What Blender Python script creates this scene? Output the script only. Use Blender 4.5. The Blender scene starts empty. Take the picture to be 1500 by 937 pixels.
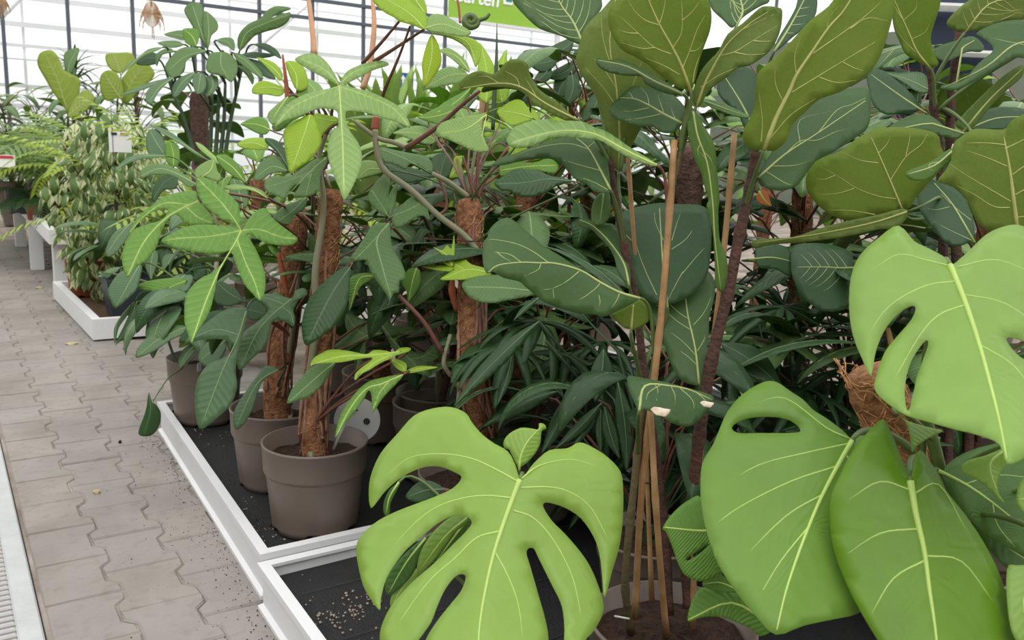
import bpy, math, random
import numpy as np
from mathutils import Vector, Matrix
from mathutils.geometry import delaunay_2d_cdt

random.seed(7)
RNG = np.random.default_rng(7)
SC = bpy.context.scene
COL = SC.collection

# ------------------------------------------------------------------ camera
F = 1273.0
PW, PH = 1500, 937
CAM = np.array([0.0, 0.0, 1.1])
ROT = np.array([[0.83521043, 0.07215793, -0.54517591],
                [-0.54858252, 0.17869033, -0.81677842],
                [0.03848062, 0.98125583, 0.18882861]])
cam_d = bpy.data.cameras.new('camera')
cam_d.sensor_width = 36.0
cam_d.lens = 36.0 * F / PW
cam_d.clip_start = 0.05
cam_d.dof.use_dof = True
cam_d.dof.focus_distance = 1.7
cam_d.dof.aperture_fstop = 9.0
cam_o = bpy.data.objects.new('camera', cam_d)
M4 = Matrix.Identity(4)
for i in range(3):
    for j in range(3):
        M4[i][j] = ROT[i, j]
    M4[i][3] = CAM[i]
cam_o.matrix_world = M4
COL.objects.link(cam_o)
SC.camera = cam_o

# ------------------------------------------------------------------ light and exposure
w = bpy.data.worlds.new('sky')
SC.world = w
w.use_nodes = True
nt = w.node_tree
nt.nodes.clear()
wo = nt.nodes.new('ShaderNodeOutputWorld')
bg = nt.nodes.new('ShaderNodeBackground')
tc = nt.nodes.new('ShaderNodeTexCoord')
sp = nt.nodes.new('ShaderNodeSeparateXYZ')
rmp = nt.nodes.new('ShaderNodeValToRGB')
rmp.color_ramp.elements[0].position = 0.46
rmp.color_ramp.elements[0].color = (0.45, 0.46, 0.46, 1)
rmp.color_ramp.elements[1].position = 0.54
rmp.color_ramp.elements[1].color = (0.90, 0.90, 0.88, 1)
e_ = rmp.color_ramp.elements.new(1.0)
e_.color = (1.0, 1.0, 1.0, 1)
mr = nt.nodes.new('ShaderNodeMapRange')
mr.inputs[1].default_value = -1
mr.inputs[2].default_value = 1
nt.links.new(tc.outputs['Generated'], sp.inputs[0])
nt.links.new(sp.outputs[2], mr.inputs[0])
nt.links.new(mr.outputs[0], rmp.inputs[0])
nt.links.new(rmp.outputs[0], bg.inputs[0])
bg.inputs[1].default_value = 1.55
nt.links.new(bg.outputs[0], wo.inputs[0])

sun_d = bpy.data.lights.new('overcast_sun', 'SUN')
sun_d.energy = 0.9
sun_d.angle = math.radians(50)
sun_d.color = (1.0, 0.98, 0.95)
sun_o = bpy.data.objects.new('overcast_sun', sun_d)
sun_o.rotation_euler = (math.radians(24), math.radians(-20), 0)
COL.objects.link(sun_o)

SC.view_settings.view_transform = 'Standard'
SC.view_settings.look = 'None'
SC.view_settings.gamma = 1.0
SC.view_settings.use_curve_mapping = False
SC.view_settings.exposure = 0.0

# ------------------------------------------------------------------ small helpers
def ray(px, py):
    return ROT @ np.array([px - PW / 2, -(py - PH / 2), -F])

def P(px, py, d):
    """world point seen at pixel (px, py) of the 1500x937 photograph, d metres along the view axis"""
    return CAM + ray(px, py) * (d / F)

def floor_pt(px, py, z=0.0):
    r = ray(px, py)
    return CAM + r * ((z - CAM[2]) / r[2])

def on_y(px, py, y):
    r = ray(px, py)
    return CAM + r * (y / r[1])

def on_x(px, py, x):
    r = ray(px, py)
    return CAM + r * (x / r[0])

def depth_of(p):
    return -(ROT.T @ (np.asarray(p, float) - CAM))[2]

def lin(r, g, b):
    f = lambda c: (c / 255 / 12.92) if c <= 10.3 else ((c / 255 + 0.055) / 1.055) ** 2.4
    return (f(r), f(g), f(b), 1.0)

MATS = {}
def new_mat(name):
    m = bpy.data.materials.new(name)
    m.use_nodes = True
    m.node_tree.nodes.clear()
    MATS[name] = m
    return m, m.node_tree

def nd(t, kind, **kw):
    n = t.nodes.new(kind)
    for k, v in kw.items():
        if k.startswith('i_'):
            key = k[2:]
            n.inputs[int(key) if key.isdigit() else key.replace('_', ' ')].default_value = v
        else:
            setattr(n, k, v)
    return n

def math_n(t, op, a, b=None):
    n = t.nodes.new('ShaderNodeMath')
    n.operation = op
    for i, v in enumerate((a, b)):
        if v is None:
            continue
        if isinstance(v, (int, float)):
            n.inputs[i].default_value = v
        else:
            t.links.new(v, n.inputs[i])
    return n.outputs[0]

def mix_col(t, fac, a, b, mode='MIX'):
    n = t.nodes.new('ShaderNodeMix')
    n.data_type = 'RGBA'
    n.blend_type = mode
    for sock, v in ((n.inputs[0], fac), (n.inputs[6], a), (n.inputs[7], b)):
        if isinstance(v, (int, float)):
            sock.default_value = v
        elif isinstance(v, tuple):
            sock.default_value = v
        else:
            t.links.new(v, sock)
    return n.outputs[2]

def plain_mat(name, col, rough=0.5, noise=0.12, scale=30, bump=0.0, bscale=80, metallic=0.0, spec=0.5, col2=None, detail=4):
    m, t = new_mat(name)
    o = nd(t, 'ShaderNodeOutputMaterial')
    b = nd(t, 'ShaderNodeBsdfPrincipled', i_Roughness=rough, i_Metallic=metallic)
    b.inputs['Specular IOR Level'].default_value = spec
    tcn = nd(t, 'ShaderNodeTexCoord')
    nz = nd(t, 'ShaderNodeTexNoise', i_Scale=scale, i_Detail=detail)
    t.links.new(tcn.outputs['Object'], nz.inputs['Vector'])
    c2 = col2 if col2 else tuple(max(0, c * (1 - 2.2 * noise)) for c in col[:3]) + (1,)
    mp = nd(t, 'ShaderNodeMapRange')
    mp.inputs[1].default_value = 0.3
    mp.inputs[2].default_value = 0.7
    t.links.new(nz.outputs[0], mp.inputs[0])
    t.links.new(mix_col(t, mp.outputs[0], col, c2), b.inputs['Base Color'])
    if bump:
        n2 = nd(t, 'ShaderNodeTexNoise', i_Scale=bscale, i_Detail=5)
        t.links.new(tcn.outputs['Object'], n2.inputs['Vector'])
        bp = nd(t, 'ShaderNodeBump', i_Strength=bump, i_Distance=0.01)
        t.links.new(n2.outputs[0], bp.inputs['Height'])
        t.links.new(bp.outputs[0], b.inputs['Normal'])
    t.links.new(b.outputs[0], o.inputs[0])
    return m

def leaf_mat(name, col, tcol, rough=0.42, trans=0.4, lat=0.0, n_lat=16.0, lat_k=0.9, bump=0.25, spec=0.45, edge=None, fine=0.0, mottled=0.18, midrib=None, net=0.0):
    """leaf tissue: reflecting and transmitting, with faint lateral ribs that follow the leaf's own coordinates"""
    m, t = new_mat(name)
    o = nd(t, 'ShaderNodeOutputMaterial')
    uv = nd(t, 'ShaderNodeUVMap', uv_map='leaf')
    s = nd(t, 'ShaderNodeSeparateXYZ')
    t.links.new(uv.outputs[0], s.inputs[0])
    av = math_n(t, 'ABSOLUTE', s.outputs[1])
    ph = math_n(t, 'SUBTRACT', math_n(t, 'MULTIPLY', s.outputs[0], n_lat), math_n(t, 'MULTIPLY', av, n_lat * lat_k))
    tri = math_n(t, 'PINGPONG', ph, 0.5)                      # 0..0.5, lines at 0
    line = nd(t, 'ShaderNodeMapRange', interpolation_type='SMOOTHSTEP')
    line.inputs[1].default_value = 0.0
    line.inputs[2].default_value = 0.16
    line.inputs[3].default_value = 1.0
    line.inputs[4].default_value = 0.0
    t.links.new(tri, line.inputs[0])
    tcn = nd(t, 'ShaderNodeTexCoord')
    oi = nd(t, 'ShaderNodeObjectInfo')
    nz = nd(t, 'ShaderNodeTexNoise', i_Scale=14.0, i_Detail=5.0)
    t.links.new(tcn.outputs['Object'], nz.inputs['Vector'])
    dark = tuple(c * (1 - mottled) for c in col[:3]) + (1,)
    lite = tuple(min(1, c * (1 + mottled)) for c in col[:3]) + (1,)
    base = mix_col(t, nz.outputs[0], dark, lite)
    rnd = mix_col(t, math_n(t, 'MULTIPLY', oi.outputs['Random'], 0.35), base, tuple(min(1, c * f) for c, f in zip(col[:3], (1.35, 1.2, 0.8))) + (1,))
    lcol = tuple(min(1, c * 1.5 + 0.02) for c in col[:3]) + (1,)
    c1 = mix_col(t, math_n(t, 'MULTIPLY', line.outputs[0], lat), rnd, lcol)
    if midrib:
        mm = nd(t, 'ShaderNodeMapRange', interpolation_type='SMOOTHSTEP')
        mm.inputs[1].default_value = 0.003
        mm.inputs[2].default_value = 0.017
        mm.inputs[3].default_value = 0.7
        mm.inputs[4].default_value = 0.0
        t.links.new(av, mm.inputs[0])
        c1 = mix_col(t, mm.outputs[0], c1, midrib)
    if edge:
        e = nd(t, 'ShaderNodeMapRange', interpolation_type='SMOOTHSTEP')
        e.inputs[1].default_value = edge[1]
        e.inputs[2].default_value = edge[2]
        nz2 = nd(t, 'ShaderNodeTexNoise', i_Scale=60.0)
        t.links.new(tcn.outputs['Object'], nz2.inputs['Vector'])
        t.links.new(math_n(t, 'ADD', av, math_n(t, 'MULTIPLY', math_n(t, 'SUBTRACT', nz2.outputs[0], 0.5), 0.12)), e.inputs[0])
        c1 = mix_col(t, e.outputs[0], c1, edge[0])
    if net:
        vo = nd(t, 'ShaderNodeTexVoronoi', feature='DISTANCE_TO_EDGE', i_Scale=95.0)
        t.links.new(tcn.outputs['Object'], vo.inputs['Vector'])
        vm_ = nd(t, 'ShaderNodeMapRange')
        vm_.inputs[1].default_value = 0.0
        vm_.inputs[2].default_value = 0.10
        vm_.inputs[3].default_value = net
        vm_.inputs[4].default_value = 0.0
        t.links.new(vo.outputs[0], vm_.inputs[0])
        c1 = mix_col(t, vm_.outputs[0], c1, lcol)
    b = nd(t, 'ShaderNodeBsdfPrincipled', i_Roughness=rough)
    b.inputs['Specular IOR Level'].default_value = spec
    t.links.new(c1, b.inputs['Base Color'])
    tr = nd(t, 'ShaderNodeBsdfTranslucent')
    t.links.new(mix_col(t, 0.35, tcol, c1), tr.inputs[0])
    h = math_n(t, 'COSINE', math_n(t, 'MULTIPLY', ph, 2 * math.pi))
    n3 = nd(t, 'ShaderNodeTexNoise', i_Scale=45.0, i_Detail=3.0)
    t.links.new(tcn.outputs['Object'], n3.inputs['Vector'])
    hh = math_n(t, 'ADD', math_n(t, 'MULTIPLY', h, 0.0 if net else 0.3), math_n(t, 'MULTIPLY', n3.outputs[0], 0.8 + fine))
    bp = nd(t, 'ShaderNodeBump', i_Strength=bump, i_Distance=0.004)
    t.links.new(hh, bp.inputs['Height'])
    t.links.new(bp.outputs[0], b.inputs['Normal'])
    ms = nd(t, 'ShaderNodeMixShader', i_0=trans)
    t.links.new(b.outputs[0], ms.inputs[1])
    t.links.new(tr.outputs[0], ms.inputs[2])
    t.links.new(ms.outputs[0], o.inputs[0])
    return m

# ------------------------------------------------------------------ mesh building
class MB:
    def __init__(self):
        self.v, self.f, self.mi, self.sm = [], [], [], []
    def add(self, verts, faces, mi=0, smooth=True):
        o = len(self.v)
        self.v.extend([tuple(map(float, q)) for q in verts])
        for f in faces:
            self.f.append(tuple(i + o for i in f))
            self.mi.append(mi)
            self.sm.append(smooth)
        return self
    def box(self, c, s, mi=0, rot=0.0, bevel=0.0):
        hx, hy, hz = s[0] / 2, s[1] / 2, s[2] / 2
        b = min(bevel, hx * .49, hy * .49, hz * .49)
        ca, sa = math.cos(rot), math.sin(rot)
        def tr(x, y, z):
            return (c[0] + x * ca - y * sa, c[1] + x * sa + y * ca, c[2] + z)
        if b <= 0:
            vs = [tr(x, y, z) for z in (-hz, hz) for y in (-hy, hy) for x in (-hx, hx)]
            fs = [(0, 2, 3, 1), (4, 5, 7, 6), (0, 1, 5, 4), (2, 6, 7, 3), (0, 4, 6, 2), (1, 3, 7, 5)]
        else:
            rings = []
            for z, i in ((-hz, b), (-hz + b, 0), (hz - b, 0), (hz, b)):
                rings.append([tr(x, y, z) for x, y in ((-hx + i, -hy + i), (hx - i, -hy + i), (hx - i, hy - i), (-hx + i, hy - i))])
            vs = sum(rings, [])
            fs = [(3, 2, 1, 0), (12, 13, 14, 15)]
            for r in range(3):
                for k in range(4):
                    a, d = r * 4 + k, r * 4 + (k + 1) % 4
                    fs.append((a, d, d + 4, a + 4))
        return self.add(vs, fs, mi, False)
    def tube(self, pts, rad, n=6, mi=0, caps=True):
        pts = np.asarray(pts, float)
        k = len(pts)
        if np.isscalar(rad):
            rad = [rad] * k
        elif len(rad) != k:
            rad = np.interp(np.linspace(0, 1, k), np.linspace(0, 1, len(rad)), rad)
        vs, fs = [], []
        up = None
        for i in range(k):
            d = pts[min(i + 1, k - 1)] - pts[max(i - 1, 0)]
            d = d / (np.linalg.norm(d) + 1e-9)
            if up is None:
                a = np.array([0, 0, 1.0]) if abs(d[2]) < .9 else np.array([1.0, 0, 0])
                up = np.cross(d, a)
            up = up - d * (up @ d)
            up /= np.linalg.norm(up) + 1e-9
            sd = np.cross(d, up)
            for j in range(n):
                an = 2 * math.pi * j / n
                vs.append(pts[i] + (up * math.cos(an) + sd * math.sin(an)) * rad[i])
        for i in range(k - 1):
            for j in range(n):
                a, b = i * n + j, i * n + (j + 1) % n
                fs.append((a, b, b + n, a + n))
        if caps:
            fs.append(tuple(range(n - 1, -1, -1)))
            fs.append(tuple((k - 1) * n + j for j in range(n)))
        return self.add(vs, fs, mi)
    def lathe(self, prof, n=40, c=(0, 0, 0), mi=0, smooth=True):
        """prof: (radius, z) list from outside bottom, closed by the caller"""
        vs, fs = [], []
        for r, z in prof:
            for j in range(n):
                a = 2 * math.pi * j / n
                vs.append((c[0] + r * math.cos(a), c[1] + r * math.sin(a), c[2] + z))
        for i in range(len(prof) - 1):
            for j in range(n):
                a, b = i * n + j, i * n + (j + 1) % n
                fs.append((a, b, b + n, a + n))
        return self.add(vs, fs, mi, smooth)
    def prism(self, poly, z0, z1, mi=0, chamfer=0.0):
        """poly: counter-clockwise (x, y) list"""
        k = len(poly)
        p = np.asarray(poly, float)
        if chamfer:
            nx = np.roll(p, -1, 0)
            pv = np.roll(p, 1, 0)
            e = nx - pv
            nrm = np.stack([-e[:, 1], e[:, 0]], 1)
            nrm /= np.linalg.norm(nrm, axis=1, keepdims=True) + 1e-9
            q = p + nrm * chamfer
            rings = [(p, z0), (p, z1 - chamfer), (q, z1)]
        else:
            rings = [(p, z0), (p, z1)]
        vs = [(x, y, z) for r, z in rings for x, y in r]
        fs = []
        for i in range(len(rings) - 1):
            for j in range(k):
                a, b = i * k + j, i * k + (j + 1) % k
                fs.append((a, b, b + k, a + k))
        fs.append(tuple((len(rings) - 1) * k + j for j in range(k)))
        return self.add(vs, fs, mi, False)
    def mesh(self, name, mats, origin=(0, 0, 0)):
        me = bpy.data.meshes.new(name)
        o = np.asarray(origin, float)
        me.from_pydata([tuple(np.asarray(q) - o) for q in self.v], [], self.f)
        me.polygons.foreach_set('use_smooth', self.sm)
        me.polygons.foreach_set('material_index', self.mi)
        for m in (mats if isinstance(mats, (list, tuple)) else [mats]):
            me.materials.append(MATS[m])
        me.update()
        return me

WLOC = {}
def link(name, data, parent=None, loc=(0, 0, 0), rot=None, scale=None):
    o = bpy.data.objects.new(name, data)
    loc = np.asarray(loc, float)
    WLOC[o.name] = loc
    if parent is not None:
        o.parent = parent
        loc = loc - WLOC[parent.name]
    if rot is not None:
        m = Matrix.Translation(Vector(loc)) @ rot.to_4x4()
        if scale:
            m = m @ Matrix.Scale(scale, 4)
        o.matrix_local = m
    else:
        o.location = loc
    COL.objects.link(o)
    return o

def tag(o, label=None, cat=None, group=None, kind=None):
    for k, v in (('label', label), ('category', cat), ('group', group), ('kind', kind)):
        if v:
            o[k] = v
    return o

def thing(name, label, cat, loc, group=None):
    return tag(link(name, None, None, loc), label, cat, group)

def part(name, mb, mats, parent, origin=None, label=None, kind=None):
    og = np.asarray(origin if origin is not None else mb.v[0], float)
    return tag(link(name, mb.mesh(name, mats, og), parent, og), label, None, None, kind)

def smooth_closed(pts, n=3):
    p = np.asarray(pts, float)
    k = len(p)
    out = []
    for i in range(k):
        p0, p1, p2, p3 = p[(i - 1) % k], p[i], p[(i + 1) % k], p[(i + 2) % k]
        for s in range(n):
            t = s / n
            out.append(0.5 * ((2 * p1) + (-p0 + p2) * t + (2 * p0 - 5 * p1 + 4 * p2 - p3) * t * t + (-p0 + 3 * p1 - 3 * p2 + p3) * t ** 3))
    return np.array(out)

def smooth_open(pts, n=4):
    p = np.asarray(pts, float)
    if len(p) < 3:
        return np.array([p[0] + (p[-1] - p[0]) * t for t in np.linspace(0, 1, n * 2)])
    q = np.vstack([2 * p[0] - p[1], p, 2 * p[-1] - p[-2]])
    out = []
    for i in range(1, len(q) - 2):
        p0, p1, p2, p3 = q[i - 1:i + 3]
        for s in range(n):
            t = s / n
            out.append(0.5 * ((2 * p1) + (-p0 + p2) * t + (2 * p0 - 5 * p1 + 4 * p2 - p3) * t * t + (-p0 + 3 * p1 - 3 * p2 + p3) * t ** 3))
    out.append(p[-1])
    return np.array(out)

def inside(pts, poly):
    x, y = pts[:, 0], pts[:, 1]
    r = np.zeros(len(pts), bool)
    a = poly
    b = np.roll(poly, -1, 0)
    for (x0, y0), (x1, y1) in zip(a, b):
        c = ((y0 > y) != (y1 > y))
        if y0 != y1:
            r ^= c & (x < (x1 - x0) * (y - y0) / (y1 - y0) + x0)
    return r

def seg_dist(pts, line):
    """distance, signed side and arc length along a polyline for every point"""
    best = np.full(len(pts), 1e18)
    sg = np.zeros(len(pts))
    al = np.zeros(len(pts))
    acc = 0.0
    for a, b in zip(line[:-1], line[1:]):
        ab = b - a
        L = np.linalg.norm(ab) + 1e-12
        tt = np.clip(((pts - a) @ ab) / L ** 2, 0, 1)
        q = a + tt[:, None] * ab
        d = np.linalg.norm(pts - q, axis=1)
        m = d < best
        best = np.where(m, d, best)
        cr = ab[0] * (pts[:, 1] - a[1]) - ab[1] * (pts[:, 0] - a[0])
        sg = np.where(m, np.sign(cr), sg)
        al = np.where(m, acc + tt * L, al)
        acc += L
    return best, sg, al

def leaf_surface(outlines, holes, ribs, Fmap, res=11.0, thick=0.0008, crease=True):
    """triangulate a flat leaf outline, lift it into space with Fmap(points, distance to main rib, arc along it), give it two faces and an edge"""
    area = 0
    for o in outlines:
        area = max(area, abs(0.5 * np.sum(o[:, 0] * np.roll(o[:, 1], -1) - o[:, 1] * np.roll(o[:, 0], -1))))
    allp = np.vstack(outlines)
    span = np.sqrt(area) / res
    lo, hi = allp.min(0), allp.max(0)
    gx = np.arange(lo[0], hi[0], span)
    gy = np.arange(lo[1], hi[1], span * .866)
    g = np.array([(x + (span / 2 if j % 2 else 0), y) for j, y in enumerate(gy) for x in gx])
    keep = np.zeros(len(g), bool)
    for o in outlines:
        keep |= inside(g, o)
    for h in holes:
        keep &= ~inside(g, h)
    for o in list(outlines) + list(holes):
        d, _, _ = seg_dist(g, np.vstack([o, o[:1]]))
        keep &= d > span * .55
    if crease:
        d, _, _ = seg_dist(g, ribs[0])
        keep &= d > span * .5
    g = g[keep]
    V, E = [], []
    for o in list(outlines) + list(holes):
        b = len(V)
        V += [tuple(q) for q in o]
        E += [(b + i, b + (i + 1) % len(o)) for i in range(len(o))]
    if crease:
        L = ribs[0]
        seg = np.linalg.norm(np.diff(L, axis=0), axis=1)
        cum = np.concatenate([[0], np.cumsum(seg)])
        k = max(3, int(cum[-1] / span))
        s = np.linspace(0, cum[-1], k + 1)[0:-1]
        rp = np.stack([np.interp(s, cum, L[:, 0]), np.interp(s, cum, L[:, 1])], 1)
        ok = np.zeros(len(rp), bool)
        for o in outlines:
            ok |= inside(rp, o)
        rp = rp[ok]
        b = len(V)
        V += [tuple(q) for q in rp]
        E += [(b + i, b + i + 1) for i in range(len(rp) - 1)]
    V += [tuple(q) for q in g]
    rv, re, rf, _, _, _ = delaunay_2d_cdt([Vector((float(q[0]), float(q[1]))) for q in V], E, [], 0, 1e-5)
    pv = np.array([tuple(q) for q in rv])
    tri = np.array([f for f in rf if len(f) == 3])
    c = pv[tri].mean(1)
    keep = np.zeros(len(tri), bool)
    for o in outlines:
        keep |= inside(c, o)
    for h in holes:
        keep &= ~inside(c, h)
    tri = tri[keep]
    a, b, c3 = pv[tri[:, 0]], pv[tri[:, 1]], pv[tri[:, 2]]
    ar = (b[:, 0] - a[:, 0]) * (c3[:, 1] - a[:, 1]) - (b[:, 1] - a[:, 1]) * (c3[:, 0] - a[:, 0])
    tri[ar < 0] = tri[ar < 0][:, ::-1]
    tri = tri[np.abs(ar) > 1e-9]
    used = np.unique(tri)
    rm = -np.ones(len(pv), int)
    rm[used] = np.arange(len(used))
    pv, tri = pv[used], rm[tri]
    # leaf coordinates from the nearest rib
    Ltot = np.linalg.norm(np.diff(ribs[0], axis=0), axis=1).sum()
    D0, S0, A0 = seg_dist(pv, ribs[0])
    best, sg, al = D0.copy(), S0.copy(), A0.copy()
    for k, r in enumerate(ribs[1:]):
        d, s, aa = seg_dist(pv, r)
        m = d < best
        best, sg, al = np.where(m, d, best), np.where(m, s, sg), np.where(m, aa + .37 * (k + 1) * Ltot / 10, al)
    uv = np.stack([al / Ltot, best / Ltot], 1)
    X = Fmap(pv, D0 * S0, A0)
    # normals
    fn = np.cross(X[tri[:, 1]] - X[tri[:, 0]], X[tri[:, 2]] - X[tri[:, 0]])
    vn = np.zeros_like(X)
    for k in range(3):
        np.add.at(vn, tri[:, k], fn)
    vn /= np.linalg.norm(vn, axis=1, keepdims=True) + 1e-12
    n = len(X)
    front = X + vn * thick / 2
    back = X - vn * thick / 2
    ed = {}
    for t3 in tri:
        for i in range(3):
            e = (t3[i], t3[(i + 1) % 3])
            if (e[1], e[0]) in ed:
                del ed[(e[1], e[0])]
            else:
                ed[e] = 1
    rim = [(e[1], e[0], e[0] + n, e[1] + n) for e in ed]
    faces = [tuple(int(i) for i in f) for f in tri] + [tuple(int(i) + n for i in f[::-1]) for f in tri] + [tuple(int(i) for i in f) for f in rim]
    mi = [0] * len(tri) + [1] * len(tri) + [0] * len(rim)
    sm = [True] * (2 * len(tri)) + [False] * len(rim)
    return np.vstack([front, back]), faces, mi, sm, np.vstack([uv, uv]), Ltot

def leaf_mesh(name, surf, mats, origin, extra=None):
    """extra: MB whose faces take material slot 2"""
    X, faces, mi, sm, uv, _ = surf
    X = X - np.asarray(origin)
    V = [tuple(q) for q in X]
    faces, mi, sm = list(faces), list(mi), list(sm)
    UV = list(map(tuple, uv))
    if extra:
        o = len(V)
        V += [tuple(np.asarray(q) - np.asarray(origin)) for q in extra.v]
        UV += [(0.0, 0.0)] * len(extra.v)
        faces += [tuple(i + o for i in f) for f in extra.f]
        mi += [k + 2 for k in extra.mi]
        sm += extra.sm
    me = bpy.data.meshes.new(name)
    me.from_pydata(V, [], faces)
    me.polygons.foreach_set('use_smooth', sm)
    me.polygons.foreach_set('material_index', mi)
    for m in mats:
        me.materials.append(MATS[m])
    ul = me.uv_layers.new(name='leaf')
    li = np.zeros(len(me.loops), int)
    me.loops.foreach_get('vertex_index', li)
    ul.data.foreach_set('uv', np.array(UV, float)[li].ravel())
    me.update()
    return me
# ------------------------------------------------------------------ materials of the setting
def paver_mat():
    m, t = new_mat('paver')
    o = nd(t, 'ShaderNodeOutputMaterial')
    b_ = nd(t, 'ShaderNodeBsdfPrincipled', i_Roughness=.85)
    g = nd(t, 'ShaderNodeNewGeometry')
    oi = nd(t, 'ShaderNodeObjectInfo')
    n1 = nd(t, 'ShaderNodeTexNoise', i_Scale=3.2, i_Detail=6.0)
    n2 = nd(t, 'ShaderNodeTexNoise', i_Scale=26.0, i_Detail=5.0)
    n3 = nd(t, 'ShaderNodeTexNoise', i_Scale=240.0, i_Detail=4.0)
    for n in (n1, n2, n3):
        t.links.new(g.outputs['Position'], n.inputs['Vector'])
    m1_ = nd(t, 'ShaderNodeMapRange')
    m1_.inputs[1].default_value, m1_.inputs[2].default_value = .38, .66
    t.links.new(n1.outputs[0], m1_.inputs[0])
    c = mix_col(t, m1_.outputs[0], lin(160, 152, 145), lin(136, 127, 120))
    m2_ = nd(t, 'ShaderNodeMapRange')
    m2_.inputs[1].default_value, m2_.inputs[2].default_value = .52, .78
    m2_.inputs[4].default_value = .55
    t.links.new(n2.outputs[0], m2_.inputs[0])
    c = mix_col(t, m2_.outputs[0], c, lin(120, 106, 95))
    c = mix_col(t, math_n(t, 'MULTIPLY', oi.outputs['Random'], .45), c, lin(150, 146, 144))
    t.links.new(c, b_.inputs['Base Color'])
    bp = nd(t, 'ShaderNodeBump', i_Strength=.35, i_Distance=.004)
    t.links.new(math_n(t, 'ADD', n3.outputs[0], n2.outputs[0]), bp.inputs['Height'])
    t.links.new(bp.outputs[0], b_.inputs['Normal'])
    t.links.new(b_.outputs[0], o.inputs[0])
paver_mat()
plain_mat('joint_sand', lin(172, 160, 150), 0.95, 0.15, 5, 0.5, 90, col2=lin(112, 98, 86))
plain_mat('white_metal', lin(236, 236, 238), 0.38, 0.015, 6, 0.02, 40)
plain_mat('white_wood', lin(240, 240, 242), 0.45, 0.01, 5)
plain_mat('liner', lin(20, 22, 25), 0.7, 0.2, 14, 0.5, 220, col2=lin(34, 33, 33))
plain_mat('liner_seam', lin(60, 64, 68), 0.7)
plain_mat('soil_mat', lin(112, 84, 64), 0.95, 0.2, 20, 0.4, 150)
plain_mat('soil', lin(84, 58, 43), 0.95, 0.3, 60, 1.0, 180, col2=lin(40, 27, 21))
plain_mat('crumb', lin(196, 176, 150), 0.9, 0.2, 200)
plain_mat('taupe_plastic', lin(124, 110, 101), 0.42, 0.02, 8, 0.04, 300)
plain_mat('dark_plastic', lin(64, 72, 82), 0.35, 0.05, 8)
plain_mat('terracotta_plastic', lin(160, 82, 58), 0.5, 0.08, 12)
plain_mat('drain_concrete', lin(196, 198, 198), 0.8, 0.06, 14, 0.2, 120)
plain_mat('grate_metal', lin(190, 188, 186), 0.5, 0.08, 25, 0.1, 90)
plain_mat('drain_dark', lin(60, 54, 50), 0.9)
plain_mat('post_metal', lin(84, 92, 104), 0.5, 0.03, 10)
plain_mat('pale_bar', lin(232, 232, 236), 0.6, 0.03, 3)
plain_mat('outside_frame', lin(242, 242, 246), 0.6, 0.03, 3)
plain_mat('sign_green', lin(150, 196, 62), 0.5, 0.02, 5)
plain_mat('sign_white', lin(250, 250, 250), 0.5, 0.0)
plain_mat('sign_teal', lin(0, 140, 130), 0.5, 0.0)
plain_mat('sign_blue', lin(40, 90, 170), 0.5, 0.0)
plain_mat('straw', lin(206, 164, 124), 0.8, 0.15, 60, 0.4, 150)
plain_mat('label_white', lin(214, 214, 212), 0.5, 0.01)
plain_mat('label_ink', lin(40, 40, 44), 0.6, 0.0)
plain_mat('label_red', lin(200, 60, 70), 0.6, 0.0)
plain_mat('navy', lin(44, 54, 78), 0.5, 0.05)
plain_mat('bamboo', lin(184, 146, 100), 0.55, 0.14, 26, 0.15, 60, col2=lin(150, 112, 72))
plain_mat('bark_dark', lin(92, 60, 48), 0.75, 0.22, 45, 0.6, 110, col2=lin(62, 42, 36))
plain_mat('bark_green', lin(104, 84, 58), 0.7, 0.2, 35, 0.4, 90, col2=lin(84, 84, 52))
plain_mat('coir', lin(186, 130, 92), 0.95, 0.25, 70, 1.0, 160, col2=lin(112, 72, 50))
plain_mat('coir_light', lin(222, 172, 116), 0.9, 0.2, 90, col2=lin(150, 96, 58))
plain_mat('moss_brown', lin(122, 94, 84), 0.95, 0.2, 50, 1.0, 120, col2=lin(86, 62, 56))
plain_mat('aerial_root', lin(170, 128, 104), 0.8, 0.2, 50)
plain_mat('orange_sheath', lin(176, 92, 60), 0.6, 0.2, 20)
plain_mat('stem_green', lin(132, 138, 104), 0.5, 0.12, 20, col2=lin(150, 136, 116))
plain_mat('petiole_red', lin(108, 58, 52), 0.45, 0.12, 30, col2=lin(126, 88, 70))
plain_mat('petiole_green', lin(96, 120, 60), 0.45, 0.12, 30)
plain_mat('petiole_dark', lin(58, 82, 52), 0.45, 0.12, 30)
plain_mat('dry_leaf', lin(214, 196, 150), 0.8, 0.15, 40)
plain_mat('dry_patch', lin(238, 226, 212), 0.8, 0.15, 80, col2=lin(206, 176, 146))
plain_mat('sheath_peach', lin(226, 172, 136), 0.6, 0.08, 20)
plain_mat('coir_tan', lin(196, 146, 100), 0.95, 0.25, 70, 1.0, 160, col2=lin(140, 94, 62))
plain_mat('orange_leaf', lin(196, 112, 52), 0.6, 0.15, 20)
plain_mat('vein_fig', lin(176, 190, 118), 0.5, 0.06, 30)
plain_mat('vein_fig_under', lin(204, 206, 128), 0.5, 0.08, 30)
plain_mat('vein_monstera', lin(184, 212, 112), 0.5, 0.04, 30)
plain_mat('vein_phil', lin(150, 178, 116), 0.5, 0.06, 30)
plain_mat('vein_dark', lin(96, 128, 92), 0.5, 0.06, 30)
plain_mat('vein_lime', lin(190, 214, 110), 0.5, 0.06, 30)

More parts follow.
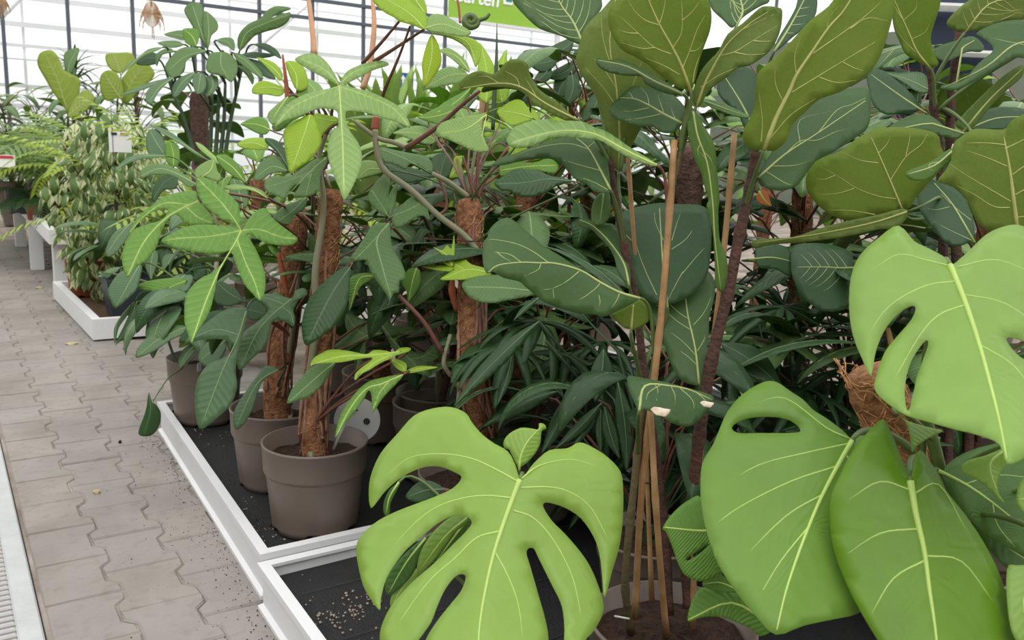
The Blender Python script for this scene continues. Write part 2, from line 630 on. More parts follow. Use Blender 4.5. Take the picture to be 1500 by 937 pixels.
def glass_mat():
    m, t = new_mat('pane_glass')
    o = nd(t, 'ShaderNodeOutputMaterial')
    a = nd(t, 'ShaderNodeBsdfTransparent')
    a.inputs[0].default_value = (0.97, 0.985, 0.98, 1)
    g = nd(t, 'ShaderNodeBsdfGlossy', i_Roughness=0.02)
    ms = nd(t, 'ShaderNodeMixShader', i_0=0.06)
    t.links.new(a.outputs[0], ms.inputs[1])
    t.links.new(g.outputs[0], ms.inputs[2])
    t.links.new(ms.outputs[0], o.inputs[0])
glass_mat()

# ------------------------------------------------------------------ floor with interlocking pavers
fl = link('floor', None)
mb = MB().add([(-7, -7, -0.0065), (22, -7, -0.0065), (22, 30, -0.0065), (-7, 30, -0.0065)], [(0, 1, 2, 3)], 0, False)
me = mb.mesh('floor', 'joint_sand')
fl = link('floor', me)
tag(fl, kind='structure')
bpy.data.objects.remove(bpy.data.objects['floor'], do_unlink=True) if bpy.data.objects['floor'].data is None else None
fl.name = 'floor'
WLOC[fl.name] = np.zeros(3)
CW, RP, X0 = 0.1615, 0.2215, 0.147
am = 0.0125
def paver_poly(left_flat=False):
    hw, hl, g = CW / 2, RP / 2, 0.0016
    a = am
    right = [(hw + a - g, -hl + g), (hw + a - g, -hl * .62), (hw - a - g, -hl * .38), (hw - a - g, hl * .38), (hw + a - g, hl * .62), (hw + a - g, hl - g)]
    if left_flat:
        left = [(-hw + g, hl - g), (-hw + g, -hl + g)]
    else:
        # the left neighbour is half a stone out of step: its lobes meet this stone's waist
        left = [(-hw - a + g, hl - g), (-hw - a + g, hl * .62), (-hw + a + g, hl * .38), (-hw + a + g, -hl * .38), (-hw - a + g, -hl * .62), (-hw - a + g, -hl + g)]
    return right + left
def paver_mesh(nm, lf):
    b = MB().prism(paver_poly(lf), -0.03, 0.0, 0, 0.005)
    return b.mesh(nm, 'paver')
pm, pmf = paver_mesh('paver', False), paver_mesh('paver_edge', True)
OFF = 0.055
for c in range(7):
    xc = X0 + CW * (c + .5)
    for r in range(40):
        yc = 1.62 + RP * r + (RP / 2 if c % 2 else 0)
        if c >= 4 and not (3.45 < yc < 4.95):
            continue
        if c == 3 and yc < 2.0:
            continue
        if yc > 10.2:
            continue
        o = bpy.data.objects.new('paver', pmf if c == 0 else pm)
        o.parent = fl
        o.location = (xc, yc, random.uniform(-.0025, .0015))
        o.rotation_euler = (random.uniform(-.006, .006), random.uniform(-.006, .006), random.uniform(-.006, .006))
        COL.objects.link(o)

# drain channel along the aisle
dr = thing('drain_channel', 'pale concrete drain channel with slotted metal grate along the left edge of the paving', 'drain', (0.0, 4.0, 0))
part('channel_edge', MB().box((0.110, 4.0, -0.012), (0.051, 6.0, 0.03), 0, 0, .004), 'drain_concrete', dr)
part('channel_edge', MB().box((-0.215, 4.0, -0.012), (0.075, 6.0, 0.03), 0, 0, .004), 'drain_concrete', dr)
part('channel_bed', MB().box((-0.05, 4.0, -0.035), (0.27, 6.0, 0.02)), 'drain_dark', dr)
part('joint_strip', MB().box((0.1375, 4.0, -0.012), (0.004, 6.0, 0.012)), 'drain_dark', dr)
bar = MB().box((0, 0, 0), (0.265, 0.015, 0.014), 0, 0, .005).mesh('grate_bar', 'grate_metal')
for k in range(90):
    o = bpy.data.objects.new('grate_bar', bar)
    o.parent = dr
    o.location = (-0.048, 1.55 + k * 0.0275 - 4.0, -0.005)
    COL.objects.link(o)

# fallen bits on the paving
def scrap(px, py, s, label, cat='leaf', mat='dry_leaf', rz=0.0):
    p = floor_pt(px, py, 0.004)
    n = 9
    mb = MB()
    out = [(math.cos(2 * math.pi * i / n) * s * (1 + .25 * math.sin(i * 2.1)), math.sin(2 * math.pi * i / n) * s * .6, .004 * math.sin(i * 1.7)) for i in range(n)]
    vs = [(0, 0, .009)] + out + [(x, y, z - .003) for x, y, z in out]
    fs = [(0, 1 + i, 1 + (i + 1) % n) for i in range(n)] + [(1 + i, 1 + n + i, 1 + n + (i + 1) % n, 1 + (i + 1) % n) for i in range(n)] + [tuple(range(2 * n, n, -1))]
    o = link('fallen_leaf', mb.add(vs, fs, 0, False).mesh('fallen_leaf', mat), None, p)
    o.rotation_euler.z = rz
    tag(o, label, cat)
scrap(105, 503, .030, 'pale yellow fallen leaf on the paving in front of the low white tray corner')
scrap(58, 421, .030, 'small pale leaf scrap lying on the paving beside the white bench leg', rz=.6)
scrap(142, 720, .011, 'tiny cream leaf scrap lying in the middle of the paving')
scrap(176, 647, .006, 'tiny dark leaf scrap on the paving near the hanging leaf', mat='soil', rz=.3)

# ------------------------------------------------------------------ low display trays
PROF = [(0, 0), (0, .010), (.010, .018), (.010, .088), (.004, .094), (.004, .099), (0, .103), (0, .120), (.026, .120), (.026, .112), (.018, .108), (.018, 0)]
def tray(label, corners, prof, liner_mat, liner_z, cat='display tray', name='display_tray', z0=0.0, mat='white_metal', origin=None):
    C = [np.array(c[:2], float) for c in corners]           # counter-clockwise
    n = len(C)
    ms = []
    for i in range(n):
        a = C[i] - C[i - 1]
        b = C[(i + 1) % n] - C[i]
        na = np.array([-a[1], a[0]]) / np.linalg.norm(a)
        nb = np.array([-b[1], b[0]]) / np.linalg.norm(b)
        m = na + nb
        ms.append(m / (m @ na))
    ctr = sum(C) / n
    t = thing(name, label, cat, (ctr[0], ctr[1], 0) if origin is None else origin)
    for i in range(n):
        j = (i + 1) % n
        mb = MB()
        vs = []
        for k in (i, j):
            for x, z in prof:
                q = C[k] + ms[k] * x
                vs.append((q[0], q[1], z + z0))
        p = len(prof)
        fs = [(a, a + p, (a + 1) % p + p, (a + 1) % p) for a in range(p)]
        fs += [tuple(range(p)), tuple(range(2 * p - 1, p - 1, -1))]
        part('rail', mb.add(vs, fs, 0, False), mat, t)
    inn = [C[i] + ms[i] * .019 for i in range(n)]
    mb = MB()
    N, Mx = 26, 26
    vs = []
    for v in range(Mx + 1):
        for u in range(N + 1):
            q = (inn[0] * (1 - u / N) + inn[1] * u / N) * (1 - v / Mx) + (inn[3] * (1 - u / N) + inn[2] * u / N) * v / Mx
            vs.append((q[0], q[1], z0 + liner_z + .002 * math.sin(9 * q[0] + 3 * q[1]) + random.uniform(-.0012, .0012)))
    fs = [(v * (N + 1) + u, v * (N + 1) + u + 1, (v + 1) * (N + 1) + u + 1, (v + 1) * (N + 1) + u) for v in range(Mx) for u in range(N)]
    part('liner', mb.add(vs, fs, 0, True), liner_mat, t)
    return t, inn

A0 = floor_pt(381, 812, .12)
A1 = floor_pt(533.5, 777.6, .12)
A2 = floor_pt(230, 588, .12)
tdir = (A1 - A0)[:2] / np.linalg.norm((A1 - A0)[:2])
W1 = 2.2
t1, in1 = tray('white metal display tray with black liner holding the row of taupe philodendron pots', [A0[:2], A0[:2] + tdir * W1, A2[:2] + tdir * W1, A2[:2]], PROF, 'liner', .085)
nrm_ = np.array([tdir[1], -tdir[0]])
B0 = floor_pt(376.6, 824, .12)
B0[:2] += nrm_ * max(0, .008 - (B0[:2] - A0[:2]) @ nrm_)
B1 = floor_pt(456.6, 937, .12)
ld = (B1 - B0)[:2] / np.linalg.norm((B1 - B0)[:2])
t0, in0 = tray('white metal display tray nearest the camera, under the monstera and the fiddle-leaf fig', [B0[:2] + ld * 1.55, B0[:2] + ld * 1.55 + tdir * W1, B0[:2] + tdir * W1, B0[:2]], PROF, 'liner', .085)

def crumbs(t, spots, z, n, mat='crumb', size=(.0012, .0042)):
    mb = MB()
    for k in range(n):
        px, py, s = random.choice(spots)
        p = floor_pt(px + random.gauss(0, s), py + random.gauss(0, s * .5), z)
        r = random.uniform(*size)
        vs = [p + r * np.array(v) * np.random.default_rng(k).uniform(.6, 1.3) for v in ((1, 0, 0), (-.5, .8, 0), (-.5, -.8, 0), (0, 0, .9))]
        mb.add(vs, [(0, 1, 3), (1, 2, 3), (2, 0, 3), (2, 1, 0)], 0, False)
    part('soil_crumbs', mb, mat, t, kind='stuff')
crumbs(t0, [(520, 880, 14), (526, 898, 12), (490, 900, 16), (545, 878, 9), (470, 880, 30), (500, 915, 30)], .088, 120)
crumbs(t0, [(518, 880, 14), (500, 898, 16), (530, 890, 12)], .034, 130, 'soil')
crumbs(t1, [(380, 778, 20), (330, 640, 25), (365, 745, 20), (300, 625, 15), (420, 790, 20)], .088, 60)
crumbs(t1, [(300, 625, 25), (345, 700, 25), (390, 770, 20)], .088, 90, 'soil')
fd = MB()
rf = random.Random(12)
for k in range(420):                                         # swept soil along the foot of the trays
    y_ = rf.uniform(1.75, 3.35)
    e_ = A0[0] + (A2[0] - A0[0]) * (y_ - A0[1]) / (A2[1] - A0[1]) - .006
    c_ = np.array([e_ - abs(rf.gauss(0, .035)) * (1 if rf.random() < .7 else 3), y_, .0005])
    r_ = rf.uniform(.0008, .0032)
    fd.add([c_ + r_ * np.array(v) for v in ((1, 0, 0), (-.5, .8, 0), (-.5, -.8, 0), (0, 0, .8))], [(0, 1, 3), (1, 2, 3), (2, 0, 3)], 0, False)
part('swept_soil', fd, 'soil', fl, kind='stuff')
for k in range(4):                                           # woven seams of the liner cloth
    y = 1.62 - k * .22
    a = np.array([in0[3][0] + .04, y + .16, .0885])
    part('liner_seam', MB().tube([a + np.array([tdir[0], tdir[1], 0]) * s for s in np.linspace(0, 1.9, 12)], .0011, 4), 'liner_seam', t0)

# the farther low tray and the bench behind it
LOWP = [(0, .012), (0, .125), (.045, .125), (.045, .012)]
D0 = floor_pt(135, 468, .125)
D1 = floor_pt(77, 412, .125)
t2, in2 = tray('low white wooden tray with soil-brown mat under the variegated weeping fig', [D0[:2], D0[:2] + tdir * 1.9, D1[:2] + tdir * 1.9, D1[:2]], LOWP, 'soil_mat', .055, mat='white_wood')
E0 = on_x(72.5, 358, .64)
zb = E0[2]
e0 = E0[:2]
BP = [(0, 0), (0, .10), (.05, .10), (.05, 0)]
bl = np.array([.012, 1.0])
bt, inb = tray('long white plant bench with square legs standing beyond the low white tray', [e0, e0 + np.array([1.7, -.12]), e0 + np.array([1.7, 3.7]), e0 + bl * 3.9], BP, 'soil_mat', .05, 'bench', 'plant_bench', zb, 'white_wood')
for px, py, dx in ((55, 395, 0), (31, 361, 0), (91, 424, 0), (55, 395, 1.2), (31, 361, 1.3)):
    p = floor_pt(px, py, 0)
    part('leg', MB().box((p[0] + dx, p[1], (zb - .001) / 2), (.095, .095, zb - .003), 0, 0, .004), 'white_wood', bt)

# ------------------------------------------------------------------ glazed end wall of the greenhouse
WY = 15.5
wall = link('wall_back', MB().box((4.2, WY, .2), (22, .12, .4)).mesh('wall_back', 'pale_bar'), None, (0, 0, 0))
tag(wall, kind='structure')
post_x = []
for px in (-95, 8, 103, 197, 286, 298, 381, 458, 532, 603, 651, 815, 905, 1010, 1130, 1260):
    p = on_y(px, 90, WY)
    wd = .052 if px not in (815, 286) else (.10 if px == 815 else .04)
    post_x.append(p[0])
    part('post', MB().box((p[0], WY, 3.4), (wd, .07, 6.0), 0, 0, .006), 'post_metal' if px != 815 else 'pale_bar', wall)
px_ = sorted(post_x)
for a, b in zip(px_[:-1], px_[1:]):
    if b - a > .3:
        part('pane', MB().box(((a + b) / 2, WY + .01, 3.4), (b - a - .06, .008, 5.9)), 'pane_glass', wall)
for z in (on_y(520, 8, WY)[2], on_y(740, 35, WY)[2] - .35, 1.1):
    part('cross_beam', MB().box((4.2, WY - .03, z), (21, .06, .06), 0, 0, .006), 'post_metal', wall)
# the neighbouring greenhouse seen through the glass: shading bars and rafters
oh = thing('neighbouring_greenhouse', 'pale neighbouring greenhouse with horizontal glazing bars seen through the end wall', 'greenhouse', (4.2, 19.0, 0))
rr = random.Random(3)
z = .5
while z < 7.2:
    h = rr.choice((.025, .03, .04, .06, .09))
    part('glazing_bar', MB().box((4.2 + rr.uniform(-1, 1), 19.0 + rr.uniform(-.1, .1), z), (26, .05, h), 0, rr.uniform(-.004, .004)), rr.choice(('outside_frame', 'pale_bar')), oh)
    z += h + rr.uniform(.16, .42)
for x0, x1 in ((-3.5, 0.4), (0.2, 3.2), (4.6, 8.4)):
    part('rafter', MB().tube([(x0, 18.6, 1.9), (x1, 18.6, 5.4)], .045, 6), 'outside_frame', oh)
for x in np.arange(-6, 15, 1.9):
    part('upright', MB().box((x, 19.1, 3.6), (.05, .05, 7.2)), 'outside_frame', oh)

def text_mesh(s, size, depth=.004, shear=0.0):
    c = bpy.data.curves.new('lettering', 'FONT')
    c.body = s
    c.size = size
    c.extrude = depth
    c.shear = shear
    c.offset = size * .018
    o = bpy.data.objects.new('lettering', c)
    COL.objects.link(o)
    dg = bpy.context.evaluated_depsgraph_get()
    me = bpy.data.meshes.new_from_object(o.evaluated_get(dg))
    bpy.data.objects.remove(o)
    return me

# hanging sign
SY = 12.0
s0, s1 = on_y(657, 25, SY), on_y(835, 36, SY)
zlow = s0[2]
sg_ = thing('hanging_sign', 'bright green hanging sign with white lettering under the greenhouse roof', 'sign', ((s0[0] + s1[0]) / 2, SY, zlow))
part('board', MB().box(((s0[0] + s1[0]) / 2, SY, zlow + .30), (s1[0] - s0[0], .03, .6), 0, 0, .004), 'sign_green', sg_)
part('lower_frame', MB().box(((s0[0] + s1[0]) / 2, SY, zlow - .025), (s1[0] - s0[0], .05, .05), 0, 0, .004), 'pale_bar', sg_)
g0 = on_y(660, 0, SY - .02)
g1 = on_y(731, 3, SY - .02)
tm = text_mesh('Garten', .30, .004, .12)
wid = max(v.co.x for v in tm.vertices)
tm.materials.append(MATS['sign_white'])
to = link('lettering', tm, sg_, g0)
to.rotation_euler = (math.pi / 2, 0, 0)
k = (g1[0] - g0[0]) / wid
to.scale = (k, k, 1)
to['label'] = 'white sign lettering'
l0 = on_y(738, 5, SY - .02)
part('emblem', MB().box((l0[0] + .075, SY - .022, l0[2] + .075), (.17, .008, .17)), 'sign_white', sg_)
part('emblem_square', MB().box((l0[0] + .09, SY - .03, l0[2] + .09), (.11, .008, .11)), 'sign_teal', sg_)
for x in (s0[0] + .2, s1[0] - .2):
    part('hanger', MB().tube([(x, SY, zlow + .6), (x, SY, zlow + 2.4)], .008, 5), 'post_metal', sg_)

# small blue arrow sign deep in the hall
b0 = on_y(590, 118, 13.5)
bs = thing('arrow_sign', 'small blue sign with a white upward arrow far back by the glass wall', 'sign', (b0[0], 13.5, 0))
part('post', MB().tube([(b0[0], 13.52, 0), (b0[0], 13.52, b0[2])], .02, 6), 'post_metal', bs)
part('panel', MB().box(b0, (.17, .02, .26), 0, 0, .004), 'sign_blue', bs)
part('arrow', MB().prism([(-.015, -.09), (.015, -.09), (.015, .02), (.05, .02), (0, .09), (-.05, .02), (-.015, .02)], 0, .004), 'sign_white', bs, origin=(0, 0, 0))
ar = bpy.data.objects[[c.name for c in bs.children if c.name.startswith('arrow')][0]]
ar.location = (0, -.012, b0[2])
ar.rotation_euler = (math.pi / 2, 0, 0)

# woven straw pendants
def pendant(px, py, d, r, label, fringe=True):
    c = P(px, py, d)
    t = thing('straw_pendant', label, 'decoration', c)
    mb = MB()
    k = 11
    for j in range(k):
        rr_ = r * (j + .6) / k
        mb.tube([c + np.array([math.cos(a) * rr_, -.03 * (1 - (j / k) ** 2), math.sin(a) * rr_ * 1.6]) for a in np.linspace(0, 2 * math.pi, 25)], r / k * .55, 5)
    part('woven_disc', mb, 'straw', t, kind='stuff')
    if fringe:
        mb = MB()
        for j in range(26):
            a = random.uniform(0, 2 * math.pi)
            p0 = c + np.array([math.cos(a), 0, math.sin(a) * 1.6]) * r * .95
            ln = random.uniform(.2, .75) * r * 2.2
            mb.tube([p0, p0 + np.array([math.cos(a) * ln * .3, 0, -ln * .5]), p0 + np.array([math.cos(a) * ln * .35, 0, -ln])], .0035, 4)
        part('fringe', mb, 'straw', t, kind='stuff')
    part('cord', MB().tube([c + np.array([0, 0, r]), c + np.array([0, 0, 3.2])], .004, 4), 'straw', t)
pendant(222, 21, 7.5, .068, 'round woven straw pendant with hanging fringe before the left windows')
pendant(2, 6, 7.5, .045, 'woven straw pendant cut off by the top left picture corner')

# dark blue display stand behind the right-hand figs
q = P(1385, 95, 5.2)
ds = thing('display_stand', 'dark blue display stand with white shelf edges behind the right fig tree', 'display stand', (q[0], q[1], 0))
part('back_panel', MB().box((q[0], q[1], (q[2] + .5) / 2), (.55, .05, q[2] + .5), 0, -.6), 'navy', ds)
for dz in (-.15, .05, .30):
    part('shelf', MB().box((q[0] - .1, q[1] - .12, q[2] + dz), (.56, .2, .015), 0, -.6), 'sign_white', ds)

# unseen walls added at the sides and behind the camera to block low light
plain_mat('blocker_wall', lin(120, 128, 112), 0.9, 0.1, 2)
for nm, c_, s_ in (('wall_left_blocker', (-6.0, 4.0, 1.9), (.1, 24.0, 3.8)), ('wall_right_blocker', (16.5, 4.0, 1.9), (.1, 24.0, 3.8)), ('wall_front_blocker', (5.2, -6.5, 1.9), (22.4, .1, 3.8))):
    tag(link(nm, MB().box(c_, s_).mesh(nm, 'blocker_wall')), kind='structure')
# ------------------------------------------------------------------ leaf tissues
def tissue(key, top, tr, under, vein, vein_u, pet, rough=.42, trans=.35, lat=.12, n_lat=16, lat_k=.9, bump=.25, rough_u=.55, spec=.42, midrib=None, edge=None, mott=.16, lat_u=None, net=0.0):
    leaf_mat('leaf_%s_top' % key, lin(*top), lin(*tr), rough, trans, lat, n_lat, lat_k, bump, spec, edge, 0, mott, midrib, net)
    leaf_mat('leaf_%s_under' % key, lin(*under), lin(*tr), rough_u, trans, lat if lat_u is None else lat_u, n_lat, lat_k, bump, .3, edge, .3, mott, midrib, net * 1.3)
    LM[key] = ('leaf_%s_top' % key, 'leaf_%s_under' % key, vein, vein_u, pet)
LM = {}
tissue('monstera', (146, 182, 88), (174, 212, 76), (152, 186, 98), 'vein_monstera', 'vein_monstera', 'petiole_green', .32, .34, .04, 9, .8, .14)
tissue('monstera_mid', (116, 156, 66), (150, 196, 58), (140, 174, 92), 'vein_monstera', 'vein_monstera', 'petiole_green', .36, .34, .04, 9, .8, .16)
tissue('monstera_deep', (114, 156, 40), (150, 200, 50), (128, 166, 64), 'vein_monstera', 'vein_monstera', 'petiole_green', .34, .36, .04, 8, .8, .16)
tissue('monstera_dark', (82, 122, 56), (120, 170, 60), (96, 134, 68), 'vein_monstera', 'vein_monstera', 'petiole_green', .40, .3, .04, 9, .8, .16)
tissue('fig', (74, 106, 60), (150, 180, 78), (132, 154, 84), 'vein_fig', 'vein_fig_under', 'petiole_green', .45, .36, 0, 9, .6, .30, net=.16)
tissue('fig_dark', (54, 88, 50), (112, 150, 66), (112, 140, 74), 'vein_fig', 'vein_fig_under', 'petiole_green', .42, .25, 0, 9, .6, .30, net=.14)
tissue('fig_bright', (102, 134, 72), (176, 202, 84), (138, 160, 80), 'vein_fig', 'vein_fig_under', 'petiole_green', .45, .52, 0, 9, .6, .30, net=.16)
tissue('phil', (98, 132, 78), (128, 166, 56), (118, 150, 82), 'vein_phil', 'vein_phil', 'petiole_red', .40, .30, .26, 16, .7, .22, midrib=lin(140, 164, 110))
tissue('phil_dark', (54, 88, 46), (98, 142, 48), (86, 120, 60), 'vein_dark', 'vein_dark', 'petiole_red', .38, .26, .20, 16, .7, .22, midrib=lin(92, 120, 78))  # base colour darkened to deepen the shade low in the foliage
tissue('phil_pale', (140, 174, 104), (170, 205, 80), (150, 180, 104), 'vein_lime', 'vein_lime', 'petiole_red', .40, .35, .46, 16, .7, .40, midrib=lin(178, 204, 132))
tissue('phil_fresh', (112, 156, 64), (160, 205, 60), (126, 164, 70), 'vein_lime', 'vein_lime', 'petiole_red', .40, .38, .42, 16, .7, .40, midrib=lin(162, 194, 104))
tissue('phil_lime', (164, 198, 66), (208, 230, 56), (178, 204, 66), 'vein_lime', 'vein_lime', 'petiole_red', .42, .45, .22, 16, .7, .22, midrib=lin(190, 214, 104))
tissue('phil_blue', (90, 122, 84), (108, 150, 66), (102, 134, 88), 'vein_phil', 'vein_phil', 'petiole_dark', .36, .22, .18, 16, .7, .2)
tissue('palm', (44, 76, 40), (88, 134, 48), (70, 100, 62), 'vein_dark', 'vein_dark', 'petiole_dark', .40, .25, .08, 3, 0, .2)  # shade among the low leaves is worked into this darker green
tissue('withered', (196, 120, 60), (220, 150, 70), (190, 110, 56), 'vein_lime', 'vein_lime', 'petiole_red')
tissue('palm_light', (136, 164, 108), (170, 196, 110), (142, 166, 114), 'vein_dark', 'vein_dark', 'petiole_green', .40, .4, .08, 3, 0, .2)
tissue('palm_lime', (164, 190, 88), (192, 215, 80), (160, 190, 90), 'vein_lime', 'vein_lime', 'petiole_green', .45, .4, .08, 3, 0, .2)
tissue('variegated', (104, 136, 76), (166, 190, 118), (140, 160, 110), 'vein_dark', 'vein_dark', 'stem_green', .42, .38, .05, 12, .7, .15, edge=(lin(232, 232, 186), .15, .225))
tissue('grass', (160, 190, 112), (184, 210, 110), (158, 188, 112), 'vein_lime', 'vein_lime', 'petiole_green', .5, .4, .05, 3, 0, .2)
tissue('dracaena', (70, 100, 66), (100, 140, 60), (84, 112, 76), 'vein_dark', 'vein_dark', 'petiole_dark', .45, .25, .05, 3, 0, .2)

class Plant:
    def __init__(s, name, label, cat, loc, group=None):
        s.o = thing(name, label, cat, loc, group)
        s.loc = np.asarray(loc, float)
        s.stems = []
    def stem(s, pts, rad, mat='bark_dark', name='stem', n=8, anchor=True, knots=0):
        pts = smooth_open(np.asarray(pts, float), 6)
        k = len(pts)
        rad = np.interp(np.linspace(0, 1, k), np.linspace(0, 1, len(np.atleast_1d(rad))), np.atleast_1d(rad))
        if knots:
            rad = rad * (1 + .22 * np.exp(-((np.arange(k) % knots) ** 2) / .6))
        o = part(name, MB().tube(pts, rad, n), mat, s.o)
        if anchor:
            s.stems.append(pts)
        return o
    def nearest(s, B, drop=.12):
        best = None
        for st in s.stems:
            q = st[np.argmin(np.linalg.norm(st - (B - np.array([0, 0, drop])), axis=1))]
            if best is None or np.linalg.norm(q - B) < np.linalg.norm(best - B):
                best = q
        return best
    def pot(s, loc, r=.143, h=.245, mat='taupe_plastic', soil='soil', collar=.34, n=48, soil_z=.80):
        x, y, z = loc
        rb = r * .82
        zc = h * (1 - collar)
        rc = rb + (r * .945 - rb) * .9
        prof = [(0, .012), (rb * .9, .012), (rb * .9, 0), (rb, 0), (rb + (rc - rb) * .1, .016), (rc, zc - .006), (rc + .002, zc - .002), (r - .004, zc + .002), (r - .002, zc + .008), (r, h - .008), (r + .002, h - .006), (r + .002, h), (r - .004, h), (r - .006, zc), (r * .86, zc - .01), (r * .80, h * .5)]
        mb = MB().lathe(prof, n, (x, y, z))
        for ring in (2, 3):
            for j in range(n):
                if j % (n // 6) in (0, 1):
                    v = mb.v[ring * n + j]
                    mb.v[ring * n + j] = (v[0], v[1], z + .0115)
        part('pot', mb, mat, s.o, origin=loc)
        zs = z + h * soil_z
        rs = r - .012 if soil_z * h > zc else r * .86
        vs, fs = [(x, y, zs + .012)], []
        R_, A_ = 9, 30
        for i in range(1, R_ + 1):
            for j in range(A_):
                a = 2 * math.pi * j / A_
                q = rs * i / R_
                vs.append((x + q * math.cos(a), y + q * math.sin(a), zs + random.uniform(-.006, .006) + .012 * (1 - i / R_)))
        for j in range(A_):
            fs.append((0, 1 + j, 1 + (j + 1) % A_))
        for i in range(R_ - 1):
            for j in range(A_):
                a, b = 1 + i * A_ + j, 1 + i * A_ + (j + 1) % A_
                fs.append((a, a + A_, b + A_, b))
        part('soil', MB().add(vs, fs, 0, False), soil, s.o, origin=(x, y, zs))
        return np.array([x, y, zs])
    def pole(s, pts, r, mat='coir', fibres=60, fmat='coir_light', lump=.14, roots=0, name='moss_pole'):
        pts = np.asarray(pts, float)
        L = np.linalg.norm(np.diff(pts, axis=0), axis=1).sum()
        k = max(8, int(L / .018))
        cum = np.concatenate([[0], np.cumsum(np.linalg.norm(np.diff(pts, axis=0), axis=1))])
        sp_ = np.linspace(0, L, k)
        c = np.stack([np.interp(sp_, cum, pts[:, i]) for i in range(3)], 1)
        mb = MB()
        n = 14
        rad = np.full(k, r)
        rad[-1] *= .75
        mb.tube(c, rad, n)
        for i, v in enumerate(mb.v):
            q = c[min(i // n, k - 1)]
            f = 1 + random.uniform(-lump, lump)
            mb.v[i] = tuple(q + (np.array(v) - q) * f)
        s.o_pole = part(name, mb, mat, s.o, origin=c[0])
        s.stems.append(c)
        if fibres:
            fb = MB()
            for j in range(fibres):
                i0 = random.randrange(1, k - 1)
                a = random.uniform(0, 2 * math.pi)
                ln = random.uniform(.03, .09)
                st = []
                d = random.choice((-1, 1))
                for q in np.linspace(0, 1, 6):
                    aa = a + d * q * ln / r * .8
                    zz = c[i0] + (c[min(i0 + 1, k - 1)] - c[i0 - 1]) * (q - .5) * random.uniform(.3, 2)
                    st.append(zz + np.array([math.cos(aa), math.sin(aa), 0]) * (r * random.uniform(1.0, 1.16)) + np.array([0, 0, random.uniform(-.006, .006)]))
                fb.tube(st, .0007 + .0005 * random.random(), 4)
            part('fibre', fb, fmat, s.o, kind='stuff')
        for j in range(roots):
            i0 = random.randrange(k // 5, k)
            a = random.uniform(math.pi * .9, math.pi * 1.9)
            st = [c[i0] + np.array([math.cos(a), math.sin(a), 0]) * r]
            z = c[i0][2]
            m = 8
            for q in range(1, m):
                zz = z - (z - c[0][2]) * (q / m) * random.uniform(.7, 1)
                i1 = int(np.argmin(abs(c[:, 2] - zz)))
                a2 = a + .25 * math.sin(q * 1.3 + j)
                st.append(c[i1] + np.array([math.cos(a2), math.sin(a2), 0]) * r * 1.15)
            part('aerial_root', MB().tube(st, [.004, .005, .0035], 6), random.choice(('aerial_root', 'petiole_red', 'aerial_root')), s.o)

def to_px(C, pts):
    a = np.asarray(pts, float)
    return np.stack([C[0] + a[:, 0] / C[2], C[1] + a[:, 1] / C[2]], 1)

def auto_veins(poly, rib, n=6, ang=52, t0=.06, t1=.86, reach=.86, curl=.55):
    """side veins leaving the main rib in pairs and bending towards the tip"""
    seg = np.linalg.norm(np.diff(rib, axis=0), axis=1)
    cum = np.concatenate([[0], np.cumsum(seg)])
    L = cum[-1]
    at = lambda s: np.array([np.interp(s, cum, rib[:, 0]), np.interp(s, cum, rib[:, 1])])
    out = []
    for i in range(n):
        for sd in (1, -1):
            s = L * (t0 + (t1 - t0) * (i + (.25 if sd > 0 else 0)) / n)
            p = at(s)
            d = at(min(L, s + L * .03)) - at(max(0, s - L * .03))
            d /= np.linalg.norm(d) + 1e-9
            a0 = math.radians(ang + 14 * (1 - i / n)) * sd
            st = [p]
            q = p.copy()
            stp = L * .03
            for k in range(40):
                a = a0 * (1 - curl * min(1, k / 16))
                dd = np.array([d[0] * math.cos(a) - d[1] * math.sin(a), d[0] * math.sin(a) + d[1] * math.cos(a)])
                q = q + dd * stp
                if not inside(q[None], poly)[0]:
                    break
                st.append(q.copy())
            m = int(len(st) * reach)
            if m >= 4:
                st = np.array(st[:m])
                out.append(st[np.linspace(0, len(st) - 1, min(len(st), 7)).astype(int)])
    return out

